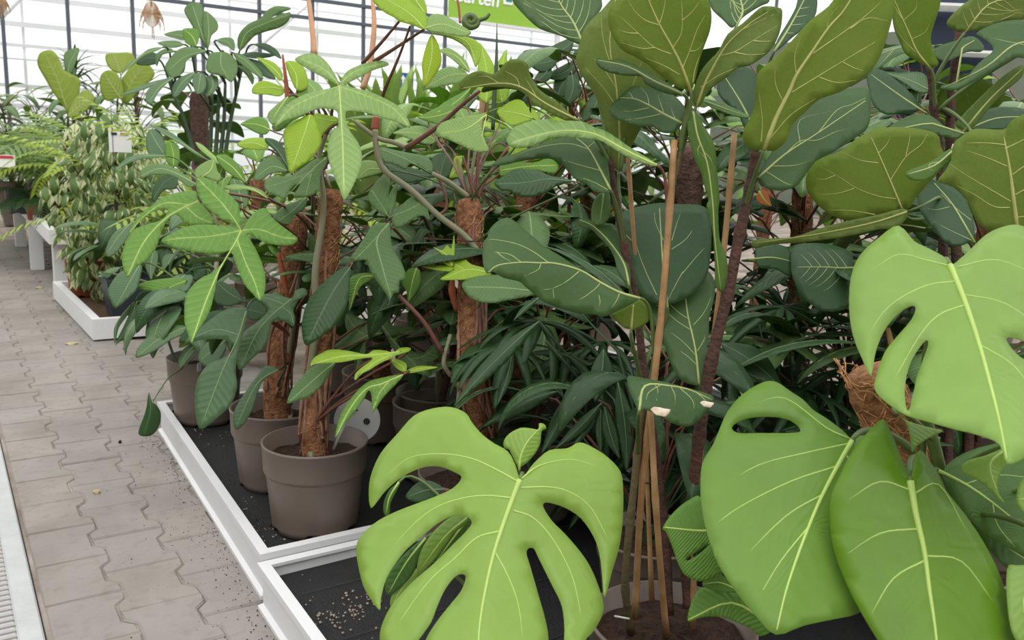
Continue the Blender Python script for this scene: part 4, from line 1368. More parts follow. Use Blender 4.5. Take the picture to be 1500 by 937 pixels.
L(fg, 'fig', c0, [(905, 250), (893, 236), (886, 205), (884, 172), (872, 140), (855, 115), (844, 92), (847, 72), (857, 40), (880, 16), (894, 0), (915, -25), (950, -30), (975, 10), (985, 70), (975, 120), (955, 160), (935, 195), (920, 225), (912, 245)], [(906, 252), (908, 200), (903, 130), (893, 60), (905, -20)], 1.58, g=-.35, fold=-.2, side='under', **FK | dict(veins=[[(903, 130), (880, 95), (860, 80)], [(905, 160), (885, 130), (858, 100)], [(900, 110), (884, 60), (880, 20)], [(907, 185), (925, 130), (940, 90)]]))
L(fg, 'fig', f1, [(805, 695), (700, 690), (600, 652), (525, 612), (495, 560), (400, 555), (300, 540), (215, 512), (170, 470), (165, 445), (182, 424), (240, 442), (340, 434), (400, 455), (480, 490), (600, 560), (700, 620), (790, 672)], [(805, 692), (600, 600), (400, 490), (180, 440)], 1.44, g=.6, fold=.5, **FK | dict(veins=[]))
L(fg, 'fig', c0, [(1000, 181), (990, 192), (977, 195), (965, 192), (957, 186), (940, 185), (920, 181), (902, 174), (893, 164), (895, 154), (906, 143), (921, 130), (940, 119), (960, 125), (982, 136), (998, 150), (1004, 162), (1004, 174)], [(1001, 182), (972, 167), (950, 154), (930, 145), (908, 143)], 1.48, g=.55, fold=.15, **FK | dict(veins=[[(972, 166), (945, 172), (915, 176)], [(951, 155), (948, 140), (938, 127)], [(951, 158), (925, 163), (908, 162)], [(972, 164), (967, 150), (963, 138)], [(927, 144), (924, 138), (920, 135)], [(990, 176), (985, 165), (982, 155)]]))
L(fg, 'fig_bright', c0, [(1010, 163), (1007, 182), (1010, 206), (1018, 234), (1028, 256), (1032, 274), (1038, 292), (1035, 302), (1041, 322), (1045, 350), (1047, 386), (1048, 416), (1056, 428), (1062, 420), (1066, 394), (1063, 372), (1054, 350), (1052, 310), (1054, 290), (1051, 260), (1049, 230), (1044, 206), (1032, 186), (1020, 165)], [(1015, 163), (1022, 200), (1036, 240), (1044, 300), (1047, 350), (1056, 425)], 1.45, g=.05, h=.4, fold=.2, **FK | dict(veins=[[(1030, 222), (1040, 232), (1047, 250)], [(1026, 210), (1022, 220), (1024, 230)], [(1034, 235), (1030, 228), (1016, 214)]]))
L(fg, 'fig', f3, [(1240, 628), (1160, 610), (1090, 588), (1000, 540), (950, 508), (860, 458), (800, 418), (740, 382), (640, 315), (540, 258), (450, 180), (380, 120), (320, 70), (270, 46), (218, 56), (160, 100), (125, 150), (118, 190), (88, 225), (84, 300), (86, 360), (98, 420), (120, 452), (165, 442), (240, 484), (350, 510), (400, 550), (460, 600), (520, 650), (600, 690), (700, 722), (800, 746), (900, 752), (970, 770), (1040, 742), (1130, 700), (1200, 662)], [(1238, 634), (1090, 592), (950, 520), (800, 430), (620, 380), (500, 376), (360, 372), (200, 392), (125, 445)], 1.46, g=.5, h=.15, fold=.35, arch=-.12, label='long drooping dark leaf pointing left', **FK | dict(veins=[[(800, 430), (700, 510), (600, 560), (510, 574)], [(510, 380), (490, 425), (390, 470)], [(565, 372), (450, 290), (330, 235), (180, 205), (125, 207)], [(365, 370), (280, 312), (150, 294)], [(950, 520), (900, 572), (800, 640), (680, 672)], [(1090, 592), (1060, 660), (1010, 730)], [(600, 570), (605, 620), (608, 650)], [(935, 610), (945, 660), (935, 700)], [(190, 295), (230, 330), (290, 365)]]))
L(fg, 'fig_bright', f3, [(1180, 862), (1110, 842), (1030, 762), (1060, 735), (1130, 700), (1240, 640), (1300, 730), (1302, 800), (1215, 858)], [(1172, 868), (1180, 780), (1190, 680)], 1.5, g=-.4, side='under', **FK | dict(veins=[]), stem=(938, 560, 1.57))
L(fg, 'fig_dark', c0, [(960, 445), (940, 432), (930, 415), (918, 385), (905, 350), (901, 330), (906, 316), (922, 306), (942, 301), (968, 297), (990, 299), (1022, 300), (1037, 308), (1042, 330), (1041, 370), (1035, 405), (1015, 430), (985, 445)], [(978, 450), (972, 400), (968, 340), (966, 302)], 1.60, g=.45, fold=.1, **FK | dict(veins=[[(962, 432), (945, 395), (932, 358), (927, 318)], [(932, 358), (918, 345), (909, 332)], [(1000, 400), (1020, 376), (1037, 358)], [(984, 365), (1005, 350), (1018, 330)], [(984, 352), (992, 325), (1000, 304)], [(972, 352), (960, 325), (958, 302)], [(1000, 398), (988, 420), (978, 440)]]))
L(fg, 'fig', f5, [(955, 832), (930, 838), (880, 820), (845, 775), (815, 700), (790, 625), (745, 570), (712, 510), (708, 440), (735, 398), (785, 382), (840, 372), (900, 368), (950, 360), (990, 382), (1010, 420), (1010, 480), (990, 560), (986, 640), (972, 730), (962, 790)], [(948, 832), (932, 690), (903, 560), (890, 460), (882, 376)], 1.55, g=.5, fold=.12, label='oval green leaf with yellow veins behind the stakes', **FK | dict(veins=[[(895, 480), (840, 430), (760, 400)], [(893, 470), (930, 430), (950, 375)], [(905, 570), (860, 540), (800, 480), (735, 410)], [(922, 620), (860, 580), (800, 530), (715, 480)], [(925, 595), (970, 540), (1005, 460)], [(936, 720), (880, 660), (810, 610)], [(942, 760), (900, 720), (840, 680)], [(940, 700), (965, 660), (975, 630)]]))
lf = L(fg, 'fig', f6, [(180, 148), (155, 100), (142, 60), (142, 25), (200, 33), (260, 44), (340, 64), (410, 84), (438, 98), (432, 125), (405, 160), (375, 190), (340, 201), (290, 186), (250, 160), (222, 148), (195, 140)], [(180, 146), (200, 60), (290, 60), (360, 75), (432, 108)], 1.42, g=.6, fold=.25, **FK | dict(veins=[[(220, 52), (195, 70), (175, 110)], [(260, 54), (215, 80), (200, 115)], [(290, 60), (305, 100), (295, 160)], [(320, 66), (365, 110), (370, 160)], [(235, 55), (245, 75), (240, 110)], [(375, 80), (408, 110), (405, 140)]]), label='small drooping leaf with pale dried patches')
L(fg, 'fig', q4, [(605, 205), (560, 192), (500, 162), (410, 132), (340, 72), (280, -5), (320, -60), (440, -95), (580, -90), (680, -50), (692, 5), (690, 40), (640, 110), (612, 160)], [(606, 200), (560, 100), (510, 30), (470, -50)], 1.55, g=.5, fold=.2, label='large greyish leaf at the top edge', **FK)
L(fg, 'fig', g1, [(1432, 880), (1360, 886), (1290, 860), (1200, 812), (1110, 762), (1050, 692), (970, 650), (880, 640), (740, 636), (640, 640), (575, 662), (562, 640), (568, 605), (602, 568), (660, 530), (730, 520), (800, 541), (850, 520), (900, 460), (960, 432), (1020, 440), (1065, 470), (1080, 540), (1120, 620), (1180, 680), (1260, 730), (1330, 790), (1392, 848)], [(1430, 878), (1200, 760), (1020, 640), (850, 610), (570, 650)], 1.52, g=-.3, fold=-.3, side='under', **FK | dict(veins=[[(1010, 640), (980, 570), (900, 520)], [(850, 606), (770, 560), (700, 560)], [(1130, 710), (1090, 640), (1040, 560)]]), stem=(893, 240, 1.55))
L(fg, 'phil_pale', g2, [(1512, 565), (1430, 552), (1300, 502), (1200, 442), (1120, 392), (1060, 372), (900, 357), (820, 352), (720, 362), (640, 402), (560, 427), (470, 432), (425, 412), (410, 372), (430, 330), (462, 288), (530, 255), (620, 230), (720, 224), (800, 234), (900, 235), (980, 245), (1050, 280), (1140, 312), (1230, 370), (1300, 420), (1400, 480), (1480, 530)], [(1510, 560), (1300, 462), (1100, 352), (950, 312), (800, 312), (600, 352), (440, 402)], 1.44, g=.7, fold=.2, mid=(.0025, .0008), pr=.003)
L(fg, 'fig', g2, [(1172, 755), (1130, 762), (1050, 750), (1000, 702), (900, 652), (860, 590), (800, 540), (740, 512), (640, 512), (500, 532), (400, 556), (330, 562), (302, 556), (380, 500), (460, 480), (560, 440), (700, 390), (800, 364), (900, 350), (1000, 368), (1060, 378), (1100, 430), (1140, 500), (1160, 600)], [(1172, 740), (1100, 600), (1010, 440), (910, 353)], 1.5, g=.65, fold=.15, **FK | dict(veins=[[(1015, 445), (850, 402), (600, 442), (340, 548)], [(1100, 600), (950, 560), (820, 520)], [(1005, 430), (1040, 400), (1065, 385)], [(1150, 740), (1040, 680), (920, 640)]]))
L(fg, 'phil', g2, [(1100, 760), (1160, 760), (1172, 840), (1165, 930), (1120, 990), (1040, 980), (1030, 900), (1050, 820)], [(1120, 750), (1110, 860), (1090, 980)], 1.6, g=.3, pet=False)
L(fg, 'fig', f3, [(1050, 100), (1110, 200), (1150, 340), (1170, 480), (1160, 545), (1110, 500), (1070, 430), (1050, 340), (1000, 250), (940, 190), (880, 130), (800, 110), (785, 75), (800, 52), (900, 72), (1000, 85)], [(1158, 540), (1120, 380), (1020, 230), (900, 110), (800, 62)], 1.55, g=.4, **FK | dict(veins=[]))
# upper right side of the same tree
L(fg, 'fig_bright', r1, [(140, 780), (100, 785), (60, 772), (30, 732), (34, 680), (60, 630), (90, 560), (96, 480), (112, 380), (190, 308), (260, 240), (380, 110), (480, 30), (530, -40), (620, -110), (740, -125), (805, -60), (818, 40), (802, 130), (772, 230), (740, 312), (690, 382), (620, 430), (540, 480), (430, 520), (350, 590), (290, 650), (260, 730), (205, 782), (165, 790)], [(140, 782), (200, 620), (270, 480), (310, 390), (390, 270), (480, 140), (560, 50), (650, -105)], 1.42, g=-.42, h=.12, fold=-.15, side='under', label='long upright olive leaf seen from beneath, right of centre', **FK | dict(mid=(.0042, .0012), veins=[[(285, 482), (420, 400), (560, 315), (720, 220)], [(395, 280), (560, 165), (680, 75), (750, 10)], [(235, 525), (200, 440), (195, 340)], [(308, 385), (300, 290), (330, 200)], [(170, 725), (280, 600), (410, 515)], [(125, 740), (130, 620), (110, 470)], [(470, 165), (480, 90), (560, 0)], [(430, 405), (520, 432), (620, 420)], [(550, 325), (610, 355), (660, 370)], [(590, 150), (680, 95), (790, 110)]]))
L(fg, 'fig', r2, [(108, 328), (120, 285), (160, 220), (200, 140), (260, 40), (320, -60), (420, -110), (560, -140), (650, -150), (690, -130), (700, -40), (682, 60), (620, 112), (500, 190), (420, 230), (382, 270), (340, 332), (300, 370), (230, 390), (150, 375), (115, 350)], [(110, 322), (250, 200), (420, 90), (670, -80)], 1.5, g=.5, h=-.1, fold=.2, label='large dark leaf behind the long olive leaf', **FK | dict(veins=[[(180, 262), (300, 258), (400, 225)], [(250, 200), (330, 130), (420, 126), (520, 80), (640, 50)], [(330, 150), (330, 20), (520, -30)], [(420, 92), (520, -30), (600, -60), (670, -95)], [(150, 290), (250, 350), (300, 362)]]))
L(fg, 'fig', f1, [(1150, 200), (1100, 150), (1050, 105), (1010, 60), (985, -30), (1050, -110), (1250, -130), (1420, -80), (1435, 10), (1380, 40), (1310, 80), (1240, 130), (1185, 190)], [(1190, 200), (1240, 80), (1200, -60)], 1.56, g=.5, **FK)
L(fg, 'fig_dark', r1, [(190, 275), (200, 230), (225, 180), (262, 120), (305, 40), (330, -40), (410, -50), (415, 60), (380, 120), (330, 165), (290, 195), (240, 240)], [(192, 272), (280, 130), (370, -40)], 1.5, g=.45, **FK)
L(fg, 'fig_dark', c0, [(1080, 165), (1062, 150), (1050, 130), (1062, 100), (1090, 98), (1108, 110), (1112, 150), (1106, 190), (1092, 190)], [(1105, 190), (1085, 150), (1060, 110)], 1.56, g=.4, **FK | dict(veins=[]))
L(fg, 'phil', f1, [(955, 730), (1030, 735), (1130, 770), (1220, 815), (1290, 850), (1270, 868), (1180, 850), (1080, 815), (990, 775)], [(950, 740), (1120, 800), (1290, 858)], 1.5, g=.6, pet=False)
for q in ((P(934, 130, 1.55), P(918, 190, 1.56), P(908, 250, 1.56)),):
    fg.stem(q, [.004, .0045], 'petiole_green', 'petiole', 6, False)
# orange withered leaf low on the right stem
Bl(fg, 'withered', (1112, 280), (1130, 302), 18, 1.6, 2, 'ovate', pet=False)
for px, py, d, sx in ((968, 603, 1.402, .0115), (1036, 592, 1.405, .008)):
    mb = MB()
    c = P(px, py, d)
    mb.lathe([(0, -.0006), (sx, -.0006), (sx * 1.02, 0), (sx * .8, .0006), (0, .0006)], 11)
    mb.v = [(v[0] * (1.25 + .35 * math.sin(3 * math.atan2(v[1], v[0]))), v[1] * (.8 + .25 * math.cos(2 * math.atan2(v[1], v[0]) + .6)), v[2]) for v in mb.v]
    o = part('dried_patch', mb, 'dry_patch', lf, origin=(0, 0, 0), label='pale dried patch')
    o.location = Vector(c - WLOC[lf.name])
    o.rotation_euler = (1.0, 0, -.6)

# ================================================================== fiddle-leaf fig at the right
gc = flat(P(1398, 830, 1.9), .088)
fh = Plant('fiddle_leaf_fig', 'fiddle-leaf fig with big olive leaves and dark stems behind the right-hand monstera', 'plant', gc)
gs = fh.pot(gc, .145, .19)
dg_ = depth_of(gs)
fh.stem([gs + np.array([-.03, 0, 0])] + S((1390, 560, 1.9), (1382, 380, 1.88), (1376, 220, 1.85), (1368, 157, 1.84), (1362, 96, 1.83)), [.010, .009, .007], 'bark_dark', 'stem', 8, True, 6)
fh.stem([gs + np.array([.04, 0, 0])] + S((1420, 560, 1.96), (1402, 380, 1.96), (1392, 210, 1.95), (1395, 130, 1.95), (1408, 20, 1.95)), [.011, .010, .009], 'bark_dark', 'stem', 8, True, 6)
fh.stem([P(1394, 170, 1.95), P(1378, 160, 1.9), P(1370, 165, 1.86)], [.005, .005], 'bark_dark', 'side_branch', 6, False)
fh.stem([gs + np.array([-.05, -.03, 0])] + S((1330, 620, 1.85), (1305, 500, 1.84), (1300, 480, 1.84)), [.006, .005], 'bamboo', 'stake', 8, False, 6)
L(fh, 'fig_bright', r1, [(1015, 352), (985, 345), (940, 320), (880, 282), (850, 220), (820, 150), (808, 60), (810, 0), (830, -80), (940, -125), (1050, -60), (1062, 20), (1032, 120), (1012, 200), (1030, 280), (1052, 325), (1042, 350)], [(1005, 352), (940, 270), (900, 180), (865, 100), (825, 10), (800, -40)], 1.80, g=-.45, fold=-.2, side='under', **FK | dict(veins=[[(910, 205), (980, 170), (1010, 110)], [(870, 105), (930, 50), (940, 0)], [(930, 270), (870, 210), (830, 150)], [(860, 95), (825, 40), (815, 20)]]))
L(fh, 'fig_bright', r2, [(875, 490), (780, 512), (700, 522), (640, 548), (540, 540), (450, 490), (390, 430), (360, 370), (368, 290), (420, 230), (540, 180), (620, 120), (700, 78), (760, 60), (900, 60), (1040, 90), (1065, 160), (1085, 210), (1060, 282), (1000, 350), (940, 420), (900, 480)], [(862, 490), (800, 340), (735, 190), (690, 90)], 1.72, g=-.35, h=.05, fold=-.12, side='under', label='broad olive leaf seen from beneath, left of the stems', **FK | dict(veins=[[(830, 432), (740, 420), (620, 375), (520, 310), (430, 265)], [(735, 245), (640, 230), (540, 185)], [(800, 335), (880, 215), (960, 150), (995, 90)], [(880, 212), (895, 150), (905, 95)], [(735, 195), (780, 150), (800, 105)], [(720, 515), (600, 495), (470, 490)], [(610, 378), (520, 405), (420, 408)], [(510, 310), (460, 330), (410, 325)]]), stem=(1385, 330, 1.88))
L(fh, 'fig', r2, [(1185, 92), (1140, 120), (1040, 97), (950, 82), (850, 92), (770, 82), (830, 32), (920, -5), (1000, -5), (1042, 20), (1100, 62)], [(1185, 92), (1020, 40), (790, 80)], 1.66, g=.5, fold=.4, **FK | dict(veins=[]), stem=(1378, 160, 1.85))
L(fh, 'fig_bright', r2, [(1440, 640), (1300, 592), (1245, 540), (1200, 440), (1130, 372), (1050, 340), (1085, 290), (1118, 230), (1130, 150), (1182, 100), (1250, 66), (1390, 70), (1430, 30), (1480, 0), (1560, -20), (1660, 100), (1690, 300), (1660, 500), (1570, 610)], [(1470, 650), (1440, 400), (1420, 250), (1390, 90)], 1.55, g=-.35, h=.0, fold=-.1, side='under', label='large bright olive leaf at the right edge', **FK | dict(mid=(.0042, .0012), veins=[[(1428, 445), (1300, 370), (1200, 310), (1110, 250)], [(1410, 262), (1300, 215), (1200, 180)], [(1425, 478), (1340, 472), (1240, 410), (1150, 365)], [(1440, 305), (1540, 230), (1620, 150)], [(1455, 410), (1560, 350), (1640, 300)], [(1400, 170), (1500, 120), (1560, 60)], [(1400, 150), (1300, 140), (1200, 140)], [(1460, 530), (1560, 510), (1640, 450)]]), stem=(1430, 420, 1.9))
pch = L(fh, 'fig_bright', r2, [(1130, 170), (1135, 205), (1110, 240), (1060, 282), (1000, 332), (905, 332), (884, 292), (960, 260), (1040, 220), (1095, 180)], [(1130, 180), (1030, 260), (890, 305)], 1.53, g=.4, fold=.3, pet=False, **FK | dict(veins=[[(1060, 240), (1010, 250), (1005, 275), (1040, 290)]]))
part('dried_edge', MB().tube([P(1393, 224, 1.535), P(1398, 214, 1.535), P(1412, 212, 1.55), P(1425, 220, 1.55), P(1434, 224, 1.55)], [.002, .006, .004, .001], 6), 'dry_patch', pch)
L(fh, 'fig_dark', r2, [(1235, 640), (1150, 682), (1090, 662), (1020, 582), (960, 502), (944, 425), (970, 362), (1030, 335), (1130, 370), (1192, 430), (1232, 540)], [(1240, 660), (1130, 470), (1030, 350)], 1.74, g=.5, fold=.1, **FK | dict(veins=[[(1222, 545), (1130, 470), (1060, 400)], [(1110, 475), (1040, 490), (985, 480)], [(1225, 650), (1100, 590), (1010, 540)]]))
L(fh, 'fig', r2, [(888, 490), (882, 540), (820, 588), (740, 592), (620, 620), (500, 640), (320, 662), (180, 672), (90, 692), (74, 660), (100, 645), (170, 640), (300, 630), (420, 590), (520, 562), (640, 535), (760, 510), (830, 490)], [(888, 500), (700, 560), (400, 620), (85, 665)], 1.66, g=-.1, h=-.2, fold=-.2, side='under', label='long narrow leaf pointing left, edge on', **FK | dict(veins=[]), stem=(1385, 300, 1.88))
L(fh, 'fig_dark', r2, [(600, 800), (592, 900), (580, 1000), (450, 1020), (350, 950), (292, 850), (280, 770), (285, 700), (330, 670), (420, 664), (520, 680), (600, 720)], [(640, 792), (545, 795), (450, 790), (300, 790)], 1.9, g=.5, **FK)
L(fh, 'fig_dark', r2, [(285, 840), (200, 800), (110, 790), (95, 720), (110, 680), (190, 668), (265, 690), (292, 760)], [(60, 750), (180, 740), (285, 760)], 1.92, g=.4, **FK | dict(veins=[]), stem=(1385, 420, 1.9))
L(fh, 'fig', r1, [(1190, 165), (1120, 150), (1094, 120), (1130, 70), (1200, 10), (1280, -30), (1400, -45), (1510, -20), (1560, 50), (1500, 100), (1400, 112), (1280, 155)], [(1190, 172), (1320, 20), (1500, -10)], 1.8, g=-.4, side='under', **FK)
L(fh, 'fig', r1, [(1075, 468), (1072, 446), (1180, 420), (1260, 332), (1340, 262), (1300, 212), (1250, 176), (1330, 130), (1420, 108), (1500, 112), (1570, 200), (1550, 300), (1440, 302), (1350, 360), (1250, 420), (1150, 470)], [(1570, 210), (1440, 240), (1300, 350), (1080, 458)], 1.72, g=.5, **FK | dict(veins=[[(1500, 235), (1400, 215), (1300, 190)]]))
L(fh, 'fig_dark', r1, [(1140, 652), (1180, 600), (1300, 480), (1400, 390), (1490, 340), (1490, 400), (1400, 480), (1320, 562), (1240, 662), (1180, 680)], [(1180, 690), (1320, 520), (1490, 360)], 1.8, g=-.3, side='under', **FK | dict(veins=[]))
L(fh, 'fig_dark', r1, [(1200, 690), (1260, 600), (1360, 560), (1500, 570), (1540, 620), (1440, 670), (1300, 680)], [(1200, 680), (1350, 620), (1530, 610)], 1.86, g=.4, **FK | dict(veins=[]))
L(fh, 'fig_dark', r1, [(680, 392), (740, 360), (820, 410), (900, 480), (965, 572), (880, 582), (790, 600), (720, 562), (690, 480)], [(985, 590), (850, 500), (700, 390)], 1.82, g=.45, **FK | dict(veins=[]))
L(fh, 'phil_blue', r1, [(760, 375), (850, 380), (940, 375), (990, 400), (1000, 480), (940, 480), (880, 440), (830, 410)], [(1000, 470), (900, 420), (770, 380)], 1.9, g=.6)
L(fh, 'fig', r1, [(1035, 300), (1020, 268), (1060, 240), (1150, 210), (1232, 190), (1290, 240), (1272, 272), (1200, 272), (1100, 322)], [(1140, 480), (1160, 280), (1240, 210)], 1.86, g=.5, **FK | dict(veins=[]), pet=False)
L(fh, 'fig_dark', c0, [(1300, 165), (1282, 150), (1275, 130), (1290, 100), (1330, 105), (1350, 140), (1340, 165)], [(1355, 160), (1320, 135), (1285, 130)], 1.95, g=.5, **FK)
fill_leaves(fh, 'fiddle', ['fig_dark', 'fig'], 12, .26, .45, .95, .05, .6, .5, 1.2, (-.5, .2), (.1, 2.4), stem=1, veins=True)
# ================================================================== philodendrons in taupe pots on the tray
p1 = floor_pt(462, 765, .088)
ph1 = Plant('philodendron', 'climbing philodendron in the front taupe pot near the tray corner', 'plant', p1)
s1 = ph1.pot(p1, .138, .237)
dd = depth_of(s1)
ph1.pole([s1 + np.array([0, 0, -.03]), P(457, 630, dd + .0), P(466, 530, 2.42), P(477, 400, 2.42), P(485, 278, 2.42)], .033, 'coir', 80, 'coir_light', .12, 7)
ph1.stem([s1 + np.array([-.02, -.03, 0]), P(447, 600, 2.37), P(463, 480, 2.37), P(462, 400, 2.36), P(472, 330, 2.36), P(474, 290, 2.36), P(468, 230, 2.36), P(484, 180, 2.32)], [.009, .011, .008, .006], 'stem_green')
for q in (((478, 632), (477, 570), (484, 540)), ((438, 640), (442, 590), (450, 560)), ((462, 650), (470, 600), (468, 570))):
    ph1.stem([P(x, y, 2.33) for x, y in q], [.004, .005], 'aerial_root', 'aerial_root', 6, False)
# tall papery sheaths and new shoots
ph1.stem([P(461, 80, 2.3), P(457, 40, 2.3), P(451, -10, 2.3)], [.008, .0075, .006], 'sheath_peach', 'sheath', 8, False)
ph1.stem([P(531, 130, 2.25), P(541, 100, 2.25), P(548, 40, 2.25), P(545, -10, 2.25)], [.008, .008, .005], 'sheath_peach', 'sheath', 8, False)
ph1.stem([P(421, 145, 2.3), P(419, 120, 2.3), P(414, 80, 2.3)], [.007, .006, .003], 'orange_sheath', 'sheath', 8, False)
ph1.stem([P(549, 190, 2.28), P(551, 172, 2.28)], [.012, .010], 'orange_sheath', 'sheath', 8, False)
PK = dict(mid=(.0022, .0008), pr=.0034)
L(ph1, 'phil_pale', c0, [
   [(497, 127), (490, 122), (480, 117), (467, 110), (449, 100), (432, 88), (441, 81), (457, 78), (470, 83), (482, 95), (490, 108), (496, 120)],
   [(494, 126), (477, 131), (452, 136), (429, 147), (413, 161), (402, 186), (416, 177), (439, 170), (464, 160), (482, 159), (493, 163), (495, 172), (495, 186), (486, 196), (480, 212), (480, 226), (484, 244), (490, 260), (498, 278), (504, 293), (512, 282), (520, 266), (528, 246), (530, 226), (524, 208), (514, 194), (508, 180), (506, 168), (509, 163), (520, 163), (540, 166), (564, 174), (580, 178), (601, 187), (595, 170), (584, 156), (564, 144), (540, 134), (515, 128), (502, 124)],
   [(497, 127), (500, 116), (508, 105), (516, 100), (534, 93), (559, 89), (570, 95), (549, 102), (531, 111), (513, 120), (502, 126)]],
  [(497, 125), (499, 160), (502, 210), (504, 285)], 2.10, g=.9, fold=.12, arch=-.1, side='top', res=15, label='large pale five-lobed leaf at the top of the plant',
  ribs=[[(497, 126), (470, 138), (430, 156), (405, 182)], [(497, 127), (535, 140), (575, 158), (598, 184)], [(496, 123), (475, 102), (440, 86)], [(499, 122), (520, 105), (565, 92)]], **PK)
L(ph1, 'phil_lime', b1, [(268, 190), (235, 200), (180, 230), (90, 290), (75, 350), (85, 430), (100, 520), (125, 622), (180, 580), (260, 530), (330, 450), (357, 370), (332, 270), (300, 200)], [(272, 192), (230, 330), (130, 612)], 2.05, g=.5, fold=.35, label='glowing yellow green hanging leaf', **PK)
L(ph1, 'phil_lime', b1, [(300, 190), (330, 180), (400, 195), (470, 210), (475, 250), (420, 270), (370, 330), (350, 340), (325, 260)], [(470, 235), (400, 230), (310, 200)], 2.2, g=.5, **PK)
L(ph1, 'phil_pale', b1, [(100, 60), (60, 90), (0, 140), (-40, 190), (-10, 260), (60, 235), (100, 200), (85, 150)], [(110, 60), (50, 140), (-20, 250)], 2.2, g=.5, **PK)
L(ph1, 'phil_lime', a1, [(1130, 422), (1210, 438), (1270, 468), (1322, 540), (1302, 592), (1240, 532), (1180, 470)], [(1330, 600), (1260, 510), (1135, 424)], 2.3, g=.5, **PK)
L(ph1, 'phil_lime', a1, [(1345, 450), (1430, 455), (1490, 520), (1505, 640), (1425, 662), (1380, 580), (1352, 505)], [(1425, 660), (1420, 550), (1360, 455)], 2.25, g=.3, fold=.3, **PK)
L(ph1, 'phil_lime', a1, [(1335, 660), (1300, 705), (1200, 692), (1100, 684), (1110, 625), (1180, 590), (1280, 620)], [(1335, 660), (1220, 640), (1105, 655)], 2.3, g=.5, **PK)
L(ph1, 'phil_fresh', a1, [(1500, 640), (1440, 660), (1340, 740), (1290, 800), (1240, 935), (1300, 960), (1400, 880), (1500, 820)], [(1500, 700), (1380, 800), (1260, 930)], 2.25, g=.5, **PK)
L(ph1, 'phil_dark', b2, [(566, 455), (490, 470), (400, 540), (300, 640), (240, 740), (212, 860), (214, 960), (240, 1028), (300, 1002), (400, 932), (480, 850), (532, 760), (556, 660), (564, 560)], [(564, 458), (420, 670), (250, 1010)], 2.18, g=.45, fold=.15, label='oval dark green leaf hanging before the pole', **PK)
L(ph1, 'phil_fresh', b2, [(745, 520), (700, 500), (640, 502), (570, 530), (560, 620), (555, 700), (560, 780), (590, 700), (640, 600), (700, 560)], [(745, 522), (630, 545), (565, 760)], 2.22, g=.5, fold=.2, **PK)
L(ph1, 'phil_lime', b3, [(280, 330), (276, 312), (300, 270), (350, 238), (430, 208), (560, 220), (680, 243), (740, 213), (830, 218), (880, 232), (930, 198), (1005, 196), (995, 222), (900, 252), (860, 275), (780, 312), (700, 362), (630, 392), (602, 435), (600, 390), (650, 340), (735, 272), (640, 276), (500, 302), (380, 308), (300, 312)], [(930, 225), (740, 250), (500, 260), (282, 322)], 2.12, g=1.3, fold=.2, ribs=[[(860, 250), (740, 310), (605, 425)]], **PK)
L(ph1, 'phil_lime', b3, [(868, 290), (920, 282), (968, 305), (982, 335), (970, 372), (925, 362), (882, 322)], [(870, 290), (930, 320), (972, 365)], 2.14, g=.6, **PK)
L(ph1, 'phil_lime', b3, [(960, 380), (1010, 345), (1090, 328), (1208, 338), (1110, 362), (1010, 382)], [(962, 378), (1080, 350), (1200, 340)], 2.16, g=1.0, **PK)
L(ph1, 'phil_fresh', b3, [(952, 392), (870, 402), (760, 424), (680, 455), (600, 530), (540, 610), (490, 700), (462, 795), (458, 855), (520, 762), (600, 662), (660, 580), (700, 508), (722, 560), (724, 665), (742, 660), (792, 580), (862, 500), (922, 440)], [(950, 395), (800, 460), (680, 500), (560, 650), (462, 845)], 2.08, g=.7, fold=.2, ribs=[[(850, 440), (780, 530), (730, 655)]], label='fresh green forked leaf above the pot rim', **PK)
L(ph1, 'phil', b3, [(455, 302), (350, 308), (280, 340), (220, 400), (150, 480), (115, 550), (104, 606), (180, 582), (250, 560), (320, 512), (382, 440), (422, 370)], [(450, 306), (300, 430), (112, 598)], 2.2, g=.6, fold=.2, label='narrow grey green leaf beside the stem base', **PK)
L(ph1, 'phil', b3, [(800, 95), (780, 20), (680, -5), (600, -40), (540, -60), (525, 20), (545, 90), (520, 120), (440, 200), (560, 218), (600, 330), (605, 430), (640, 330), (680, 220), (680, 165), (720, 120)], [(800, 90), (680, 110), (560, 180), (450, 205)], 2.5, g=.5, ribs=[[(680, 110), (600, 50), (545, -40)], [(660, 160), (630, 260), (606, 400)]], **PK)
L(ph1, 'phil', b3, [(785, 10), (860, -60), (870, 30), (1000, 40), (1062, 72), (920, 102), (930, 190), (1000, 210), (1100, 235), (1180, 165), (1222, 252), (1160, 302), (1130, 322), (1160, 400), (1080, 390), (1000, 350), (920, 270), (850, 150)], [(790, 20), (870, 130), (1000, 280), (1120, 390)], 2.5, g=.5, ribs=[[(880, 140), (960, 90), (1050, 70)], [(1000, 280), (1100, 260), (1190, 190)]], **PK)

p2 = floor_pt(408, 703, .088)
ph2 = Plant('philodendron', 'philodendron in the second taupe pot, half behind the front pot', 'plant', p2)
s2 = ph2.pot(p2, .138, .237)
d2 = depth_of(s2)
ph2.pole([s2 + np.array([0, 0, -.03]), P(405, 560, d2), P(416, 480, 2.70), P(428, 400, 2.68), P(436, 305, 2.68)], .036, 'coir', 60, 'coir_light', .12, 6)
ph2.stem([s2 + np.array([.03, -.03, 0]), P(420, 560, 2.66), P(428, 480, 2.63), P(440, 400, 2.62), P(455, 350, 2.6), P(460, 290, 2.58)], [.009, .008, .006], 'stem_green')
ph2.stem([P(422, 432, 2.60), P(414, 400, 2.6), P(408, 370, 2.6)], [.004, .010, .006], 'orange_sheath', 'sheath', 8, False)
ph2.stem([P(424, 432, 2.60), P(436, 400, 2.6), P(442, 380, 2.6)], [.004, .005, .004], 'aerial_root', 'aerial_root', 8, False)
